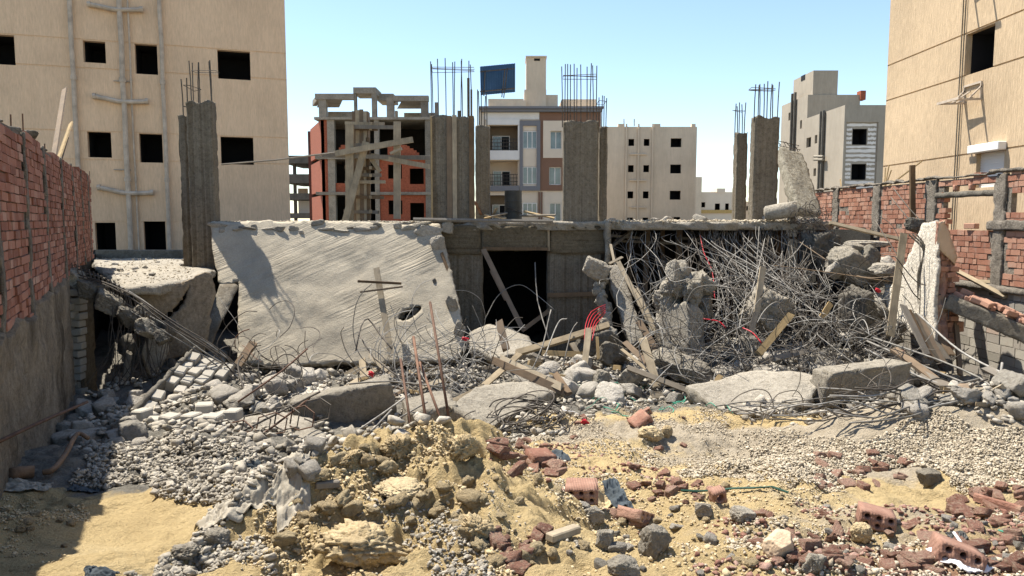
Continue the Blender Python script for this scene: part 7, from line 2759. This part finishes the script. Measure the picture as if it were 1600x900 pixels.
# ---------------------------------------------------------------- rags, sacks, oddments
def sack(px, py, wpx, hpx, mat, lab, seed, name='paper_sack', cat='sack', rot=(0, 0, 0), thick=.12, lift=.2):
    """a crumpled sheet lying over the ground: folds, torn outline, real thickness"""
    g = PG(px, py + hpx * .3)
    s = g.y / F
    w = wpx * s * .52
    l = max(hpx * s * 1.0, w * .45)
    n = 44
    a = np.linspace(-1, 1, n)
    uu, vv = np.meshgrid(a, a)
    u, v = uu.ravel(), vv.ravel()
    q = np.c_[u * 1.1 + seed * 3.3, v * 1.1, np.zeros_like(u)]
    x = (u + .22 * fbm(q, 3, 3)) * w
    y = (v + .22 * fbm(q + 9, 3, 4)) * l
    a0 = rot[2]
    X = g.x + x * cos(a0) - y * sin(a0)
    Yy = g.y + x * sin(a0) + y * cos(a0)
    r1 = 1 - np.abs(fbm(q * 1.3 + 4, 3, seed % 30)) * 1.5
    r2 = 1 - np.abs(fbm(q * 3.4 + 2, 2, seed % 27)) * 1.5
    edge = np.clip(1.15 - np.maximum(np.abs(u), np.abs(v)), 0, 1)
    hgt = np.clip(.6 * r1 + .16 * r2, 0, 2) * min(thick * .6, w * .45) * (.5 + edge) + (v + 1) * .5 * max(0, -rot[0]) * l * .35 + (u + 1) * .5 * rot[1] * w * .2
    Z = gz(X, Yy) + .012 + hgt
    i = np.arange((n - 1) * n).reshape(n - 1, n)[:, :-1].ravel()
    f = np.stack([i, i + 1, i + n + 1, i + n], 1)
    o = npobj(name, np.c_[X, Yy, Z], f, M[mat], None, False)
    md = o.modifiers.new('solidify', 'SOLIDIFY')
    md.thickness = .006
    return tag(o, lab, cat)


sack(410, 768, 68, 34, 'paper', 'large crumpled pale paper sack left of the mound', 16, rot=(-.15, .12, .25), thick=.17)
sack(336, 800, 56, 52, 'paper', 'smaller crumpled grey paper sack on the grey gravel', 2, rot=(-.2, .2, .5))
sack(462, 752, 44, 60, 'paper', 'dusty sack fold standing beside the large paper sack', 3, rot=(-.3, -.1, .2))
sack(395, 722, 110, 22, 'bluecloth', 'flattened bluish sack lying under the bent stirrups', 4, 'cloth', 'cloth', (-.1, .05, .1), .06)
sack(130, 764, 34, 16, 'bluecloth', 'torn blue plastic scrap at the edge of the shaded sand', 5, 'cloth', 'cloth', (-.1, .3, .3), .03)
sack(215, 750, 40, 8, 'bluecloth', 'pale bluish strip at the sand and gravel edge', 6, 'cloth', 'cloth', (0, .1, .1), .02)
sack(152, 892, 46, 20, 'bluecloth', 'dusty blue rag half buried at the bottom left', 7, 'cloth', 'cloth', (-.1, .1, .2), .03)
sack(45, 758, 70, 18, 'paper', 'sand coloured sack lying flat beside the log', 8, rot=(0, .05, .1), thick=.05)
sack(870, 708, 26, 24, 'bluecloth', 'dark crumpled plastic bag among red bricks right of mound', 9, 'plastic_bag', 'plastic bag', (-.4, .6, .3), .06)
sack(964, 772, 26, 34, 'bluecloth', 'dark blue rag stuck in an old shoe sole', 10, 'rag', 'rag', (-.9, .6, .2), .06)
sack(946, 784, 34, 18, 'clod', 'tan twisted leather scrap beside the dark blue rag', 11, 'leather_scrap', 'scrap', (-.3, .5, .2), .05)
sack(1500, 868, 62, 34, 'bag', 'torn white plastic bag hooked on the biggest red hollow brick', 12, 'plastic_bag', 'plastic bag', (-.5, .1, .2), .05)
sack(1494, 838, 22, 14, 'barrel', 'small black plastic scrap above the white plastic bag', 13, 'plastic_scrap', 'scrap', (-.3, .2, .2), .03)
wire('white_cord', [PG(1490, 842, .03), PG(1494, 852, .05), PG(1500, 862, .05)], .009, 'bag', 'short white cord curling out of the black plastic scrap', None, 'cord')
# branch and log
mb = MB()
pts = smoothpts([PG(68, 748, .05), PG(84, 744, .06), PG(104, 726, .09), PG(122, 706, .16), P(138, 685, PG(122, 706).y)], 5)
mb.tube(pts, .027, 8, .7)
tag(mb.build('branch', M['bark'], None, True), 'bent brown branch lying between left wall and gravel', 'branch')
mb = MB()
mb.tube([PG(16, 752, .05), PG(30, 750, .06), PG(54, 746, .05)], .06, 10, .85)
tag(mb.build('log', M['bark'], None, True), 'short pale log stub at the foot of the left wall', 'log')
# timber and pipe offcuts in the foreground
def stick(px, lab, m, r, name='stick', cat='stick'):
    mb = MB()
    mb.tube([PG(x, y, r * .8) for x, y in px], r, 7)
    return tag(mb.build(name, M[m]), lab, cat)


mb = MB()
a, b = PG(493, 770, .03), PG(531, 766, .03)
mb.beam(a, b, .045, .04)
tag(mb.build('wood_offcut', M['wood_g'], None, bevel=.006), 'short weathered wood offcut lying on the left mound slope', 'wood offcut')
mb = MB()
mb.beam(PG(858, 856, .04), PG(902, 842, .05), .055, .04)
tag(mb.build('wood_offcut', M['wood'], None, bevel=.006), 'pale wood offcut on the sand left of the mortared stone', 'wood offcut')
mb = MB()
q = [PG(1064, 773, .03), PG(1090, 775, .03), PG(1120, 773, .03), PG(1146, 770, .03), PG(1180, 769, .03), PG(1206, 767, .03), PG(1232, 776, .03)]
for i in range(len(q) - 1):
    mb.beam(q[i], q[i + 1], .016, .008, (0, -.5, 1))
tag(mb.build('green_strip', M['green_d'], None), 'long dark green plastic strip lying on the gravelly sand', 'plastic strip')
mb = MB()
mb.tube([PG(1560, 833, .015), PG(1575, 838, .015), PG(1598, 845, .015)], .006, 5)
tag(mb.build('green_strip', M['green'], None), 'thin bright green cord end at the right picture edge', 'cord')
rr = random.Random(3)
for i in range(36):
    x, y = (rr.uniform(880, 1000), rr.uniform(600, 655)) if i < 18 else ((rr.uniform(960, 1080), rr.uniform(600, 640)) if i < 30 else (rr.uniform(1070, 1110), rr.uniform(622, 642)))
    g = PG(x, y, .03)
    pts = [g]
    d = rr.uniform(0, 6.28)
    for k in range(6):
        d += rr.gauss(0, .7)
        q = pts[-1] + V(cos(d) * .1, sin(d) * .12, 0)
        pts.append(V(q.x, q.y, G(q.x, q.y) + rr.uniform(.02, .09)))
    wire('green_twine', pts, rr.uniform(.004, .008), 'green' if rr.random() < .75 else 'bag', 'curl of green twine in the snarl behind the central gravel', 'green twine snarl', 'twine', 4, 3)
# ---------------------------------------------------------------- camera, sun, sky
cam = bpy.data.cameras.new('camera')
co = bpy.data.objects.new('camera', cam)
COL.objects.link(co)
cam.sensor_width = 36
cam.lens = 36 * F / 1600
co.location = EYE
co.rotation_euler = (pi / 2 - TH, 0, 0)
cam.clip_start = .05
cam.clip_end = 4000
SC.camera = co
L = Vector((-.42, .31, 1)).normalized()
sun = bpy.data.lights.new('sun', 'SUN')
sun.energy = 4.4
sun.angle = radians(.5)
sun.color = (1, .94, .84)
so = bpy.data.objects.new('sun', sun)
COL.objects.link(so)
so.rotation_euler = L.to_track_quat('Z', 'Y').to_euler()
so.location = (-10, 5, 25)
w = bpy.data.worlds.new('World')
SC.world = w
w.use_nodes = True
nt = w.node_tree
nt.nodes.clear()
sky = nt.nodes.new('ShaderNodeTexSky')
sky.sky_type = 'NISHITA'
sky.sun_disc = False
sky.sun_elevation = math.asin(L.z)
sky.sun_rotation = atan2(L.x, L.y)
sky.altitude = 600
sky.air_density = 1.1
sky.dust_density = .2
sky.ozone_density = 1.2
bg = nt.nodes.new('ShaderNodeBackground')
bg.inputs['Strength'].default_value = .088
wo = nt.nodes.new('ShaderNodeOutputWorld')
nt.links.new(sky.outputs[0], bg.inputs[0])
nt.links.new(bg.outputs[0], wo.inputs[0])
SC.view_settings.view_transform = 'Standard'
SC.view_settings.look = 'None'
SC.view_settings.exposure = 1.33
SC.view_settings.gamma = 1
SC.cycles.max_bounces = 6
SC.cycles.use_denoising = True
